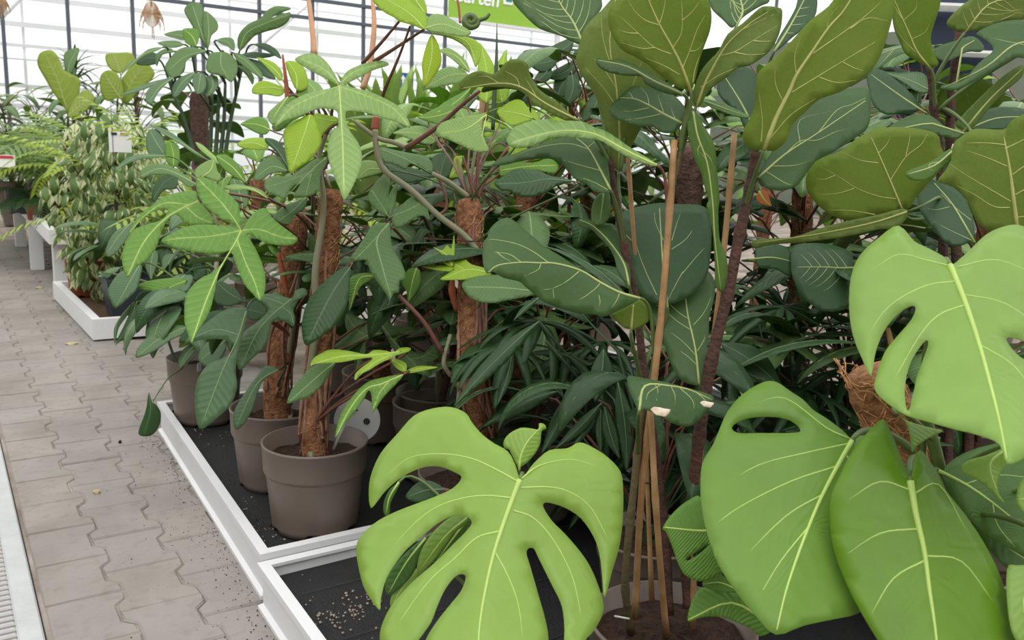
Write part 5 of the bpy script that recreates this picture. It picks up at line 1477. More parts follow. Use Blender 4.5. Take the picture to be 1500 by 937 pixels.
L(ph2, 'phil_fresh', a2, [
   [(1015, 835), (1000, 805), (930, 780), (850, 740), (770, 680), (710, 600), (685, 520), (690, 462), (730, 445), (800, 470), (880, 530), (950, 590), (998, 650), (1008, 720), (1012, 790)],
   [(1025, 840), (1040, 800), (1060, 765), (1100, 720), (1150, 682), (1200, 678), (1240, 738), (1310, 800), (1390, 860), (1432, 900), (1390, 942), (1300, 946), (1200, 930), (1120, 890), (1050, 855)],
   [(1020, 830), (960, 815), (900, 806), (750, 793), (620, 808), (520, 850), (440, 898), (440, 926), (500, 952), (600, 982), (720, 1000), (850, 1012), (950, 980), (860, 1095), (800, 1150), (730, 1180), (660, 1240), (610, 1320), (600, 1430), (605, 1530), (640, 1630), (655, 1662), (682, 1600), (742, 1510), (792, 1410), (822, 1290), (852, 1150), (885, 1090), (945, 1000), (982, 1100), (1040, 1230), (1100, 1300), (1152, 1352), (1182, 1310), (1196, 1210), (1180, 1110), (1132, 990), (1080, 900), (1045, 845)]],
  [(1018, 838), (960, 950), (880, 1080), (760, 1350), (656, 1650)], 2.12, g=.8, fold=.12, arch=-.12, res=16, label='large fresh green five-lobed leaf reaching over the aisle side',
  ribs=[[(1015, 840), (800, 880), (620, 890), (445, 912)], [(1016, 836), (940, 720), (840, 600), (700, 460)], [(1022, 838), (1150, 830), (1290, 880), (1420, 900)], [(985, 900), (1040, 1050), (1120, 1230), (1152, 1340)]], **PK)
L(ph2, 'phil_fresh', a2, [(705, 620), (680, 548), (560, 558), (450, 590), (370, 650), (300, 700), (230, 780), (195, 860), (260, 790), (350, 712), (430, 680), (482, 690), (432, 760), (300, 800), (200, 862), (145, 1000), (150, 1100), (182, 1182), (240, 1110), (330, 1050), (400, 950), (432, 850), (480, 760), (540, 720), (620, 792), (720, 802), (830, 790), (770, 690)], [(705, 622), (560, 690), (440, 770), (300, 930), (186, 1170)], 2.35, g=.7, fold=.15, arch=-.1, res=14, ribs=[[(640, 650), (450, 640), (300, 740), (205, 850)], [(620, 670), (700, 740), (810, 785)]], label='bright lobed leaf arching out to the left', **PK)
L(ph2, 'phil_pale', a2, [(690, 460), (680, 392), (760, 332), (822, 322), (842, 400), (868, 435), (858, 475), (800, 465), (740, 440)], [(720, 455), (790, 400), (815, 330)], 2.3, g=.4, **PK)
L(ph2, 'phil', a2, [(685, 505), (640, 520), (600, 500), (520, 440), (430, 430), (345, 435), (280, 462), (275, 420), (292, 388), (360, 350), (460, 358), (560, 400), (630, 450)], [(685, 502), (560, 430), (420, 385), (282, 440)], 2.45, g=.9, fold=.15, **PK)
L(ph2, 'phil_blue', e5, [(475, 35), (440, 25), (380, 40), (300, 100), (235, 158), (300, 150), (380, 148), (428, 178), (390, 215), (330, 240), (290, 290), (274, 350), (275, 420), (294, 490), (350, 455), (410, 400), (436, 330), (430, 270), (440, 200), (462, 110)], [(470, 40), (435, 150), (380, 265), (298, 478)], 2.25, g=.4, fold=.15, ribs=[[(440, 130), (350, 110), (245, 155)]], label='big dark leaf hanging over the tray edge', **PK)
L(ph2, 'phil_blue', a3, [(1390, 485), (1320, 468), (1220, 450), (1120, 468), (1180, 530), (1212, 580), (1130, 660), (1060, 710), (992, 780), (970, 860), (982, 940), (1010, 1010), (1100, 922), (1180, 850), (1222, 760), (1242, 660), (1290, 640), (1350, 662), (1400, 692), (1412, 620), (1390, 560), (1405, 510), (1500, 460), (1482, 410), (1420, 425)], [(1390, 488), (1250, 600), (1130, 740), (1010, 1000)], 2.35, g=.55, fold=.2, ribs=[[(1320, 550), (1380, 600), (1405, 680)], [(1330, 530), (1230, 490), (1130, 470)]], label='curled grey green leaf above the second pot', **PK)
L(ph2, 'phil_blue', e5, [(592, 262), (545, 248), (518, 280), (480, 330), (440, 390), (420, 440), (430, 493), (462, 470), (492, 420), (512, 360), (532, 310), (572, 278)], [(592, 264), (510, 320), (430, 485)], 2.4, g=.5, **PK)
L(ph2, 'phil_dark', a3, [(1020, 560), (940, 560), (800, 580), (680, 640), (600, 720), (560, 810), (640, 800), (760, 780), (880, 760), (940, 880), (1000, 720), (1040, 640)], [(1020, 565), (960, 700), (930, 870)], 2.5, g=.5, **PK)
L(ph2, 'phil_dark', a3, [(1030, 500), (980, 420), (900, 370), (850, 360), (820, 420), (820, 500), (860, 530), (940, 540)], [(1028, 505), (930, 450), (850, 380)], 2.5, g=.5, **PK)
L(ph2, 'phil_dark', a3, [(1040, 560), (1060, 520), (1120, 490), (1200, 550), (1205, 610), (1150, 640), (1080, 640)], [(1042, 562), (1120, 580), (1200, 600)], 2.5, g=.4, **PK)
L(ph2, 'phil', a2, [(1355, 405), (1240, 420), (1160, 470), (1110, 462), (1112, 440), (1150, 350), (1250, 285), (1320, 330)], [(1350, 400), (1240, 370), (1120, 452)], 2.5, g=.7, **PK)
L(ph2, 'phil', b1, [(395, 500), (300, 520), (200, 590), (120, 640), (0, 640), (-60, 680), (-50, 750), (40, 790), (85, 805), (140, 720), (200, 700), (150, 790), (250, 790), (340, 740), (345, 640), (380, 560)], [(390, 505), (280, 600), (90, 795)], 2.35, g=.8, fold=.15, ribs=[[(300, 600), (150, 660), (-40, 720)], [(280, 620), (260, 700), (240, 785)]], label='grey ribbed leaf left of the pole top', **PK)
L(ph2, 'phil', a2, [(1280, 700), (1340, 650), (1430, 620), (1500, 590), (1480, 680), (1400, 730), (1380, 790), (1300, 780), (1250, 740)], [(1495, 595), (1400, 690), (1290, 770)], 2.4, g=.6, **PK)
L(ph2, 'phil_lime', a2, [(1212, 240), (1100, 245), (1020, 232), (985, 205), (1050, 168), (1130, 158), (1200, 170)], [(1215, 240), (1110, 200), (992, 205)], 2.55, g=.7, fold=.4, **PK)
L(ph2, 'phil_fresh', a2, [(1045, 482), (960, 442), (880, 380), (830, 300), (860, 282), (920, 288), (1000, 360), (1035, 420)], [(1045, 485), (960, 380), (840, 292)], 2.6, g=.5, **PK)
L(ph2, 'phil', a2, [(1060, 660), (990, 690), (940, 600), (930, 500), (960, 455), (1040, 500), (1070, 580)], [(1030, 690), (1010, 580), (960, 465)], 2.55, g=.4, **PK)
L(ph2, 'phil_pale', a2, [(885, 520), (960, 500), (1060, 510), (1170, 545), (1215, 600), (1160, 570), (1060, 540), (960, 545)], [(1210, 600), (1080, 530), (890, 520)], 2.3, g=1.0, **PK)
L(ph2, 'phil_dark', a2, [(1370, 395), (1320, 330), (1260, 250), (1200, 200), (1195, 160), (1280, 180), (1340, 250)], [(1370, 395), (1290, 260), (1205, 165)], 2.5, g=.4, **PK)
L(ph2, 'phil', b2, [(-10, 650), (60, 660), (110, 690), (150, 680), (250, 620), (150, 760), (155, 890), (80, 840), (0, 850)], [(240, 640), (110, 740), (0, 840)], 2.5, g=.5, **PK)

p3 = floor_pt(303, 612, .088)
ph3 = Plant('philodendron', 'philodendron in the farthest taupe pot at the back left tray corner', 'plant', p3)
s3 = ph3.pot(p3, .133, .237)
d3 = depth_of(s3)
part('price_sticker', MB().box(P(292, 537, d3 - .147), (.022, .002, .03), 0, .7, .0008), 'label_white', ph3.o)
ph3.stem([s3 + np.array([0, 0, -.02]), s3 + np.array([0, .01, .2]), P(318, 380, 3.3), P(312, 290, 3.3)], [.013, .011, .007], 'stem_green')
ph3.stem([s3 + np.array([-.10, -.04, -.01]), s3 + np.array([-.11, -.05, .03]), P(246, 497, 3.15)], [.006, .005], 'petiole_dark', 'stem', 6, False)
P3K = dict(mid=(.002, .0008), pr=.004, petmat='petiole_green')
L(ph3, 'phil_blue', a3, [(285, 240), (280, 320), (252, 420), (170, 500), (95, 557), (60, 500), (35, 440), (60, 380), (120, 300), (200, 268)], [(270, 245), (180, 400), (98, 550)], 3.1, g=.45, fold=.2, **P3K)
L(ph3, 'phil_blue', a2, [(230, 760), (180, 800), (100, 840), (40, 930), (20, 1010), (60, 1030), (120, 980), (190, 880)], [(230, 762), (120, 880), (30, 1015)], 3.2, g=.5, fold=.2, **P3K)
L(ph3, 'phil_fresh', a3, [(612, 355), (600, 402), (500, 500), (420, 572), (330, 592), (285, 562), (330, 500), (372, 430), (280, 422), (258, 385), (370, 350), (560, 332)], [(610, 358), (470, 420), (310, 575)], 3.1, g=.5, fold=.25, **P3K)
L(ph3, 'phil_dark', a3, [(370, 430), (378, 455), (340, 540), (290, 570), (240, 520), (250, 470), (300, 430)], [(372, 432), (310, 480), (260, 520)], 3.14, g=.3, **P3K)
L(ph3, 'phil_dark', a3, [(215, 532), (270, 540), (262, 640), (205, 750), (110, 812), (95, 840), (110, 780), (150, 700), (190, 610)], [(240, 535), (200, 660), (97, 830)], 3.1, g=.3, fold=.2, **P3K)
L(ph3, 'phil_blue', a3, [(205, 535), (130, 620), (85, 710), (90, 820), (105, 760), (125, 690), (190, 600)], [(205, 537), (110, 660), (90, 810)], 3.12, g=.1, fold=.3, **P3K)
L(ph3, 'phil_blue', a3, [(615, 690), (600, 742), (500, 790), (400, 860), (310, 903), (245, 918), (258, 850), (320, 780), (420, 702), (520, 680)], [(615, 695), (420, 780), (250, 912)], 2.95, g=.7, fold=.15, label='long grey green leaf pointing left above the paving', **P3K)
L(ph3, 'phil_blue', a3, [(725, 805), (650, 820), (592, 860), (555, 940), (570, 1000), (630, 930), (690, 860)], [(725, 806), (630, 870), (560, 980)], 3.0, g=.5, **P3K)
L(ph3, 'phil_blue', a3, [(900, 800), (905, 862), (862, 932), (800, 990), (720, 960), (702, 910), (740, 830), (820, 780)], [(900, 800), (800, 870), (715, 940)], 2.9, g=.4, **P3K)
L(ph3, 'phil_dark', a3, [(450, 465), (540, 470), (590, 520), (605, 590), (560, 592), (520, 520)], [(600, 590), (550, 520), (455, 468)], 3.1, g=.5, **P3K)
L(ph3, 'phil_fresh', a3, [(600, 600), (560, 575), (520, 620), (485, 680), (560, 690), (610, 680)], [(605, 600), (550, 640), (490, 680)], 3.15, g=.3, **P3K)
L(ph3, 'phil_fresh', a3, [(720, 800), (650, 780), (600, 770), (560, 845), (640, 820)], [(718, 800), (640, 800), (565, 842)], 3.0, g=.3, **P3K)
for b, t, w_, d in (((255, 372), (243, 405), 22, 3.3), ((246, 363), (246, 404), 20, 3.35), ((226, 366), (222, 411), 18, 3.3), ((267, 372), (258, 394), 15, 3.4), ((290, 380), (276, 410), 24, 3.3), ((300, 395), (282, 412), 16, 3.25), ((300, 372), (310, 402), 22, 3.4), ((150, 402), (165, 399), 8, 3.2), ((320, 420), (300, 445), 24, 3.2)):
    Bl(ph3, 'phil_blue' if w_ % 4 else 'phil_dark', b, t, w_, d, 3, 'ovate', g=.5, **P3K)
L(ph3, 'phil_blue', a3, [(130, 258), (60, 262), (0, 300), (-40, 330), (20, 325), (90, 300)], [(130, 260), (60, 285), (-30, 325)], 3.3, g=.8, **P3K)
lone = L(ph3, 'phil_dark', t4, [(88, 70), (78, 95), (72, 150), (55, 220), (12, 345), (60, 370), (118, 352), (160, 285), (166, 205), (132, 150), (105, 132)], [(86, 80), (95, 200), (50, 362)], 2.9, g=.2, fold=.4, label='single leaf hanging on a long thin stalk over the paving', mid=(.0016, .0006), pet=False)
part('petiole', MB().tube(smooth_open([P(224, 588, 2.9), P(235, 570, 2.92), P(248, 552, 2.97), P(266, 540, 3.05), P(285, 520, 3.2)], 4), [.0016, .0022, .003], 6), 'petiole_green', lone)
# upper far leaves of this plant, towards the weeping fig
L(ph3, 'phil_blue', a2, [(320, 222), (325, 130), (360, 95), (410, 105), (452, 170), (462, 285), (400, 292), (345, 285)], [(460, 290), (400, 200), (350, 110)], 3.5, g=.3, **P3K)
L(ph3, 'phil_fresh', a2, [(462, 205), (500, 190), (560, 222), (562, 340), (522, 372), (470, 332)], [(520, 370), (520, 280), (500, 200)], 3.45, g=.3, **P3K)
L(ph3, 'phil_blue', a2, [(338, 58), (420, 80), (520, 130), (620, 210), (700, 270), (772, 322), (700, 292), (560, 200), (440, 128)], [(770, 320), (600, 210), (345, 65)], 3.4, g=1.0, **P3K)
L(ph3, 'phil_pale', a2, [(682, 190), (740, 215), (800, 270), (880, 340), (850, 352), (780, 300), (710, 240)], [(870, 345), (780, 270), (690, 195)], 3.3, g=1.0, **P3K)
L(ph3, 'phil_blue', a2, [(462, 300), (300, 312), (180, 350), (90, 402), (150, 330), (220, 290), (330, 278), (450, 284)], [(460, 292), (250, 300), (95, 398)], 3.4, g=1.0, **P3K)
L(ph3, 'phil_dark', a2, [(360, 592), (372, 520), (430, 440), (540, 430), (542, 530), (450, 542), (382, 632)], [(540, 440), (450, 490), (370, 610)], 3.2, g=.4, **P3K)

p4 = floor_pt(640, 672, .088)
ph4 = Plant('philodendron', 'philodendron in a shaded taupe pot behind the round white care label', 'plant', p4)
s4 = ph4.pot(p4, .138, .237)
ph4.stem([s4 + np.array([0, 0, -.02]), s4 + np.array([.0, .0, .25]), P(640, 380, 2.8), P(610, 270, 2.75)], [.013, .011, .008], 'stem_green')
L(ph4, 'phil', b1, [
   [(838, 930), (800, 915), (755, 888), (710, 832), (692, 790), (730, 710), (790, 642), (848, 598), (856, 700), (842, 820), (842, 905)],
   [(846, 925), (842, 820), (862, 750), (914, 676), (904, 780), (890, 860), (866, 925)],
   [(870, 960), (900, 900), (950, 842), (1020, 790), (1092, 798), (1122, 850), (1140, 905), (1142, 962), (1100, 930), (1030, 950), (960, 1000), (900, 1020)],
   [(856, 1000), (850, 985), (790, 980), (730, 1000), (680, 1070), (620, 1160), (565, 1240), (600, 1262), (680, 1256), (710, 1330), (760, 1410), (820, 1490), (855, 1560), (840, 1592), (882, 1500), (922, 1490), (926, 1410), (962, 1400), (972, 1360), (940, 1270), (890, 1190), (866, 1120), (860, 1050)]],
  [(850, 985), (760, 1110), (800, 1300), (868, 1540)], 2.22, g=.5, fold=.15, res=14, ribs=[[(850, 985), (700, 1150), (600, 1250)], [(848, 940), (800, 860), (720, 740)], [(850, 940), (960, 900), (1100, 830)]], label='grey green lobed leaf left of the light brown moss pole', **PK)
for q in (((878, 170), (960, 260), (1010, 380), (1080, 470), (1190, 530), (1290, 610), (1370, 720), (1395, 860)),):
    ph4.stem([P(400 + x / 5, 300 + y / 5, 2.32 + .0006 * i * 100) for i, (x, y) in enumerate(q)], [.004, .006], 'petiole_red', 'petiole', 7, False)
L(ph4, 'phil_fresh', b2, [(935, 555), (980, 480), (1030, 460), (1075, 480), (1080, 580), (1040, 650), (990, 712), (980, 640)], [(1050, 465), (1020, 560), (992, 700)], 2.3, g=.4, **PK)
L(ph4, 'phil_dark', b2, [(1035, 400), (1030, 300), (1050, 210), (1090, 170), (1160, 200), (1110, 230), (1080, 330)], [(1040, 400), (1060, 280), (1100, 190)], 2.4, g=.3, **PK)

P5K = dict(mid=(.0022, .0008), pr=.0024, petmat='petiole_green')
p5 = flat(floor_pt(693, 692, .27), .088)
ph5 = Plant('philodendron', 'philodendron on a light brown moss pole with thick bare crossing stems', 'plant', p5)
s5 = ph5.pot(p5, .143, .187)
d5 = depth_of(s5)
ph5.pole([s5 + np.array([.02, .03, -.03]), P(712, 650, d5 + .04), P(694, 560, 2.2), P(690, 470, 2.26), P(690, 380, 2.3), P(686, 293, 2.32)], .034, 'coir', 120, 'coir_light', .13, 8)
for q, rr_ in ((((686, 288), (660, 268), (633, 254)), .0065), (((703, 372), (678, 343), (640, 314), (603, 279), (562, 248), (551, 215), (550, 190)), .0085), (((595, 216), (575, 208), (555, 203), (530, 186), (520, 178)), .0065), (((688, 600), (682, 520), (700, 440), (694, 400)), .009), (((670, 600), (676, 540), (684, 470)), .006)):
    ph5.stem([P(x, y, 2.26) for x, y in q], [rr_, rr_ * .9], 'stem_green', 'stem', 9, False)
ph5.stem([P(595, 217, 2.24), P(640, 186, 2.2), P(675, 155, 2.16), P(703, 133, 2.12)], [.0075, .006, .004], 'petiole_red', 'petiole', 8, False)
ph5.stem([P(668, 455, 2.24), P(662, 425, 2.22), P(664, 400, 2.22)], [.005, .010, .004], 'orange_sheath', 'sheath', 8, False)
ph5.stem([P(648, 516, 2.22), P(620, 470, 2.2), P(584, 432, 2.2)], [.006, .005], 'petiole_red', 'petiole', 7, False)
ph5.stem([P(660, 550, 2.25), P(650, 530, 2.23), P(660, 490, 2.25)], [.006, .006], 'stem_green', 'stem', 7, False)
for q in (((700, 290), (712, 262), (745, 215)), ((696, 288), (686, 255), (678, 230)), ((700, 288), (700, 240), (708, 200)), ((640, 318), (655, 300), (640, 250))):
    ph5.stem([P(x, y, 2.3) for x, y in q], [.005, .0035], 'petiole_red', 'petiole', 7, False)
part('tie', MB().tube(smooth_open([P(618, 350, 2.2), P(660, 351, 2.22), P(690, 353, 2.25), P(710, 352, 2.25)], 3), .0016, 5), 'bark_dark', ph5.o, label='thin dark tie around the pole')
L(ph5, 'phil_lime', (460, 200, 3.903), [(985, 755), (900, 730), (860, 700), (800, 700), (785, 770), (620, 745), (700, 735), (770, 740), (800, 760), (720, 815), (800, 820), (880, 815), (960, 800), (1010, 790)], [(1000, 780), (880, 760), (730, 815)], 2.16, g=.9, ribs=[[(860, 760), (810, 730), (800, 705)]], **P5K)
L(ph5, 'phil_lime', (460, 200, 3.903), [(790, 745), (740, 720), (725, 670), (680, 630), (730, 650), (760, 620), (785, 640), (800, 560), (805, 640), (800, 700)], [(790, 740), (760, 680), (690, 635)], 2.18, g=.4, **P5K)
L(ph5, 'phil_lime', c6, [(800, 122), (770, 100), (700, 60), (640, -15), (700, -60), (800, -60), (880, 20), (950, 80), (968, 130), (942, 168), (880, 145)], [(942, 166), (860, 80), (700, -20)], 2.05, g=.5, h=.2, fold=.25, label='yellow green leaf at the top picture edge', pet=False, **P5K)
L(ph5, 'phil_lime', c6, [(850, -20), (930, -20), (960, 60), (940, 80), (880, 30)], [(945, 75), (900, 10), (890, -20)], 2.08, g=.3, pet=False, **P5K)
L(ph5, 'phil_pale', c6, [(942, 165), (955, 110), (1000, 80), (1060, 88), (1130, 130), (1210, 182), (1190, 205), (1140, 208), (1050, 192)], [(942, 165), (1050, 140), (1200, 190)], 2.05, g=.7, fold=.2, pet=False, **P5K)
L(ph5, 'phil_lime', c6, [(985, 188), (1100, 200), (1190, 212), (1250, 240), (1272, 290), (1240, 385), (1215, 332), (1180, 272), (1100, 222)], [(985, 188), (1180, 235), (1240, 375)], 2.1, g=.6, pet=False, **P5K)
L(ph5, 'phil_lime', c6, [(985, 198), (952, 270), (930, 360), (934, 430), (940, 505), (990, 450), (1030, 390), (1042, 330), (1022, 250)], [(985, 200), (985, 330), (942, 495)], 2.06, g=.2, fold=.4, side='under', label='yellow green leaf hanging from a red stalk', pet=False, **P5K)
L(ph5, 'phil_pale', c6, [(1200, 412), (1150, 380), (1090, 330), (1030, 290), (1080, 274), (1140, 308), (1190, 360)], [(1200, 412), (1130, 325), (1036, 288)], 2.2, g=.7, pet=False, **P5K)
L(ph5, 'phil_pale', c6, [(1195, 425), (1100, 382), (1030, 400), (980, 440), (930, 505), (960, 512), (1060, 490), (1150, 470)], [(1195, 425), (1080, 435), (945, 505)], 2.2, g=.8, pet=False, **P5K)
for q in (((800, 122), (700, 240), (590, 362)), ((942, 168), (800, 260), (655, 352)), ((862, 150), (800, 320), (735, 470), (700, 560))):
    ph5.stem([P(380 + x / 3.905, y / 3.905, 2.08 + .05 * i) for i, (x, y) in enumerate(q)], [.003, .004, .0055], 'petiole_red', 'petiole', 6, False)
L(ph5, 'phil_pale', c6, [(1410, 605), (1340, 625), (1290, 655), (1272, 720), (1290, 800), (1312, 860), (1240, 868), (1150, 830), (1060, 790), (1010, 770), (1040, 702), (1180, 665), (1280, 648)], [(1300, 655), (1180, 740), (1030, 760)], 2.1, g=.6, fold=.1, ribs=[[(1300, 655), (1270, 750), (1300, 850)]], label='pale ribbed leaf right of the red stalk', pet=False, **P5K)
L(ph5, 'phil', b1, [(1145, 620), (1080, 570), (1000, 550), (970, 590), (880, 550), (800, 530), (780, 430), (900, 450), (1000, 470), (1100, 488), (1160, 530), (1172, 590)], [(800, 450), (960, 510), (1140, 610)], 2.36, g=.9, **P5K)
L(ph5, 'phil_pale', b1, [(608, 668), (622, 600), (650, 530), (740, 528), (790, 570), (802, 610), (700, 640)], [(790, 590), (700, 590), (615, 660)], 2.4, g=.5, **P5K)
L(ph5, 'phil', b1, [(1450, 200), (1380, 230), (1290, 240), (1200, 280), (1180, 340), (1240, 330), (1280, 300)], [(1450, 200), (1300, 270), (1190, 330)], 2.4, g=.6, **P5K)
L(ph5, 'phil_dark', b1, [(1165, 640), (1000, 690), (900, 650), (820, 560), (800, 540), (920, 560), (1060, 590)], [(1165, 640), (1000, 620), (820, 550)], 2.45, g=.5, **P5K)
L(ph5, 'phil_dark', b1, [(1200, 660), (1160, 560), (1180, 490), (1280, 470), (1320, 530), (1290, 640)], [(1220, 660), (1240, 570), (1270, 480)], 2.5, g=.3, **P5K)
L(ph5, 'phil_lime', b1, [(1290, 650), (1320, 560), (1330, 500), (1400, 495), (1380, 560), (1400, 630), (1340, 650)], [(1300, 650), (1350, 570), (1390, 500)], 2.5, g=.3, **P5K)
L(ph5, 'phil_fresh', g2, [(460, 430), (430, 300), (380, 250), (300, 205), (270, 195), (340, 230), (400, 250), (470, 280)], [(455, 300), (370, 230), (275, 197)], 2.0, g=.7, **P5K)
L(ph5, 'phil_lime', g2, [(600, 215), (540, 100), (470, 80), (380, 130), (340, 170), (400, 250), (470, 270), (560, 240)], [(600, 215), (480, 180), (360, 160)], 2.3, g=.5, **P5K)
L(ph5, 'phil_dark', g2, [(900, 680), (820, 650), (740, 640), (640, 600), (540, 588), (450, 600), (370, 650), (318, 690), (370, 745), (420, 748), (500, 785), (600, 790), (700, 760), (800, 700)], [(900, 678), (700, 665), (550, 690), (330, 695)], 2.05, g=.6, fold=.35, label='dark drooping leaf right of the moss pole', **P5K)
L(ph5, 'phil_fresh', g2, [(360, 560), (420, 530), (600, 540), (720, 510), (790, 560), (760, 620), (640, 600), (480, 600), (370, 640)], [(370, 600), (560, 570), (780, 560)], 2.4, g=.6, **P5K)
L(ph5, 'phil', k8, [(615, 0), (660, 55), (740, 75), (830, 60), (935, 40), (960, 15), (850, -50), (700, -50), (630, -30)], [(935, 20), (800, 5), (625, 0)], 2.1, g=.8, fold=.15, label='long grey green leaf crossing before the moss pole', **P5K)

# looser leaves that fill the plants
rq = random.Random(77)
fill_leaves(ph3, 'ovate', ['phil_blue', 'phil_dark', 'phil_blue'], 20, .20, .25, .8, .14, .5, .1, 1.2, (-.6, .1), (1.2, 4.6), (.7, 1.1), rnd=rq)
fill_leaves(ph2, 'lobed', ['phil_dark', 'phil'], 9, .24, .35, .9, .16, .6, .2, 1.2, (-.5, .1), (-.4, 2.4), (.7, 1.0), rnd=rq)
fill_leaves(ph1, 'lobed', ['phil_dark', 'phil'], 8, .22, .45, .9, .16, .6, .2, 1.2, (-.5, .1), (-.2, 1.8), (.7, 1.0), rnd=rq)
fill_leaves(ph5, 'lobed', ['phil_dark', 'phil'], 8, .22, .45, .95, .16, .6, .2, 1.2, (-.5, .1), (.0, 2.2), (.7, 1.0), rnd=rq)
for key_, b_, t_, w_, d_, bd_ in (('phil_lime', (712, 150), (702, 62), 30, 2.7, 6), ('phil_lime', (735, 150), (742, 72), 26, 2.75, -5), ('phil_pale', (640, 205), (575, 195), 24, 2.6, 5), ('phil_lime', (788, 190), (735, 160), 34, 2.65, 6), ('phil_fresh', (668, 160), (612, 172), 26, 2.6, -4), ('phil_fresh', (640, 165), (690, 128), 18, 2.6, 4), ('phil_pale', (690, 190), (668, 150), 30, 2.7, 0), ('phil_lime', (840, 190), (800, 178), 26, 2.7, 4), ('phil_lime', (745, 215), (792, 232), 24, 2.6, 4), ('phil_pale', (470, 150), (440, 112), 22, 2.7, 4), ('phil_lime', (455, 210), (432, 172), 22, 2.6, 3), ('phil_fresh', (395, 190), (352, 182), 24, 2.7, 4)):
    Bl(ph5 if b_[0] > 500 else ph1, key_, b_, t_, w_, d_, bd_, 'ovate', g=.5, fold=.2, mid=(.002, .0007), pr=.003)
sh_ = [P(690 + (16 - i) * .75 * math.cos(i * .75), 30 + (16 - i) * .7 * math.sin(i * .75), 2.3) for i in range(16)]
ph5.stem([P(717, 20, 2.3), P(712, 26, 2.3)] + sh_, [.004, .010, .009, .004], 'petiole_green', 'curled_shoot', 7, False)

# round white care label stuck in the front pot, standing behind it
cc = P(523, 615, dd + .13)
cl = thing('care_label', 'round white plant care label standing behind the front taupe pot', 'label', flat(cc, .086))
v1 = (P(1, 0, 1) - P(0, 0, 1)) * F
v1 /= np.linalg.norm(v1)
rl = 34 / F * depth_of(cc)
mb = MB()
zz = np.array([0, 0, 1.0])
nn = np.cross(v1, zz)
NN = 40
ring = [cc + rl * (math.cos(2 * math.pi * i / NN) * v1 + math.sin(2 * math.pi * i / NN) * zz) for i in range(NN)]
vs = [q - nn * .001 for q in ring] + [q + nn * .001 for q in ring]
mb.add(vs, [tuple(range(NN)), tuple(range(2 * NN - 1, NN - 1, -1))] + [(i, i + NN, (i + 1) % NN + NN, (i + 1) % NN) for i in range(NN)], 0, False)
part('disc', mb, 'label_white', cl, origin=cc)
oc = cc + v1 * rl * .42 + zz * rl * -.05
towards = CAM - cc
if nn @ towards < 0:
    nn = -nn
mb = MB()
mb.tube([oc + nn * .0022 + rl * .11 * (math.cos(a) * v1 + math.sin(a) * zz) for a in np.linspace(0, 2 * math.pi, 20)], .0026, 4)
part('emblem_ring', mb, 'label_ink', cl, origin=oc)
part('emblem_dot', MB().box(oc + nn * .002, (.005, .005, .006)), 'label_ink', cl)
tl_ = cc + zz * rl * .45 - v1 * .0 + nn * .0022
o = link('print_line', MB().box((0, 0, 0), (.028, .001, .004)).mesh('print_line', 'label_ink'), cl, tl_)
part('stick', MB().tube([s1 + np.array([.05, .02, -.02]), P(513, 600, dd + .0)], .005, 6), 'label_white', ph1.o, label='white label stick in the soil')
part('foot', MB().tube([flat(cc, .088), cc - zz * rl * .9], .004, 6), 'label_white', cl)
# ================================================================== fan palms in the shade behind the fig
def fan_palm(label, px, py, z, hubs, key='palm', seed=1, potm='dark_plastic', Ln=.26, w=.03, droop=.75, n=8):
    r = random.Random(seed)
    p = floor_pt(px, py, z)
    pl = Plant('fan_palm', label, 'plant', p)
    s = pl.pot(p, .13, .22, potm)
    pl.stems = [np.array([s])]
    for i, h in enumerate(hubs):
        hub = P(*h[:3])
        palm_frond(pl, s + np.array([r.uniform(-.03, .03), r.uniform(-.03, .03), 0]), hub, key, n if len(h) < 5 else h[4], Ln * r.uniform(.85, 1.15), w, h[3] if len(h) > 3 else 3.6, droop, None, r)
    return pl
fp1 = fan_palm('dark fan palm with drooping leaflets, between the moss pole and the fig stems', 850, 735, 0.088,
    [(790, 470, 2.15, 4.2), (752, 505, 2.1, 3.6), (830, 520, 2.2, 4.2), (885, 500, 2.25, 3.8), (760, 640, 2.3, 3.4), (860, 660, 2.4, 4), (900, 600, 2.3, 4.2), (740, 560, 2.5, 4.5), (820, 420, 2.6, 4.0), (800, 610, 2.6, 5), (880, 440, 2.7, 4.0), (760, 420, 2.7, 4)], seed=3)
for b, t, w_, d, bd in (((789, 471), (664, 596), 24, 1.95, 4), ((752, 508), (728, 594), 13, 1.97, -3), ((789, 437), (752, 470), 9, 2.0, 2), ((816, 573), (706, 626), 27, 1.98, 6), ((832, 577), (793, 664), 22, 1.95, -4), ((881, 590), (812, 658), 17, 1.93, -3), ((879, 598), (838, 660), 15, 1.93, 2), ((880, 600), (880, 662), 16, 1.93, 0), ((886, 596), (908, 672), 20, 1.92, 3), ((884, 512), (872, 588), 32, 1.9, -3), ((905, 560), (918, 690), 26, 1.95, -4), ((870, 575), (740, 560), 12, 2.05, 8)):
    L_ = Bl(fp1, 'palm', b, t, w_, d, bd, 'lance', g=.5, fold=.3, mid=(.0016, .0006), pet=False, name='leaflet')
for a, b in (((905, 632), (800, 500)), ((900, 660), (816, 573)), ((905, 660), (880, 592)), ((905, 620), (789, 471))):
    part('frond_stalk', MB().tube([P(a[0] - 10, a[1] + 30, 2.3), P((a[0] + b[0]) / 2, (a[1] + b[1]) / 2 - 6, 2.1), P(b[0], b[1], 1.96)], .0035, 5), 'petiole_dark', fp1.o)
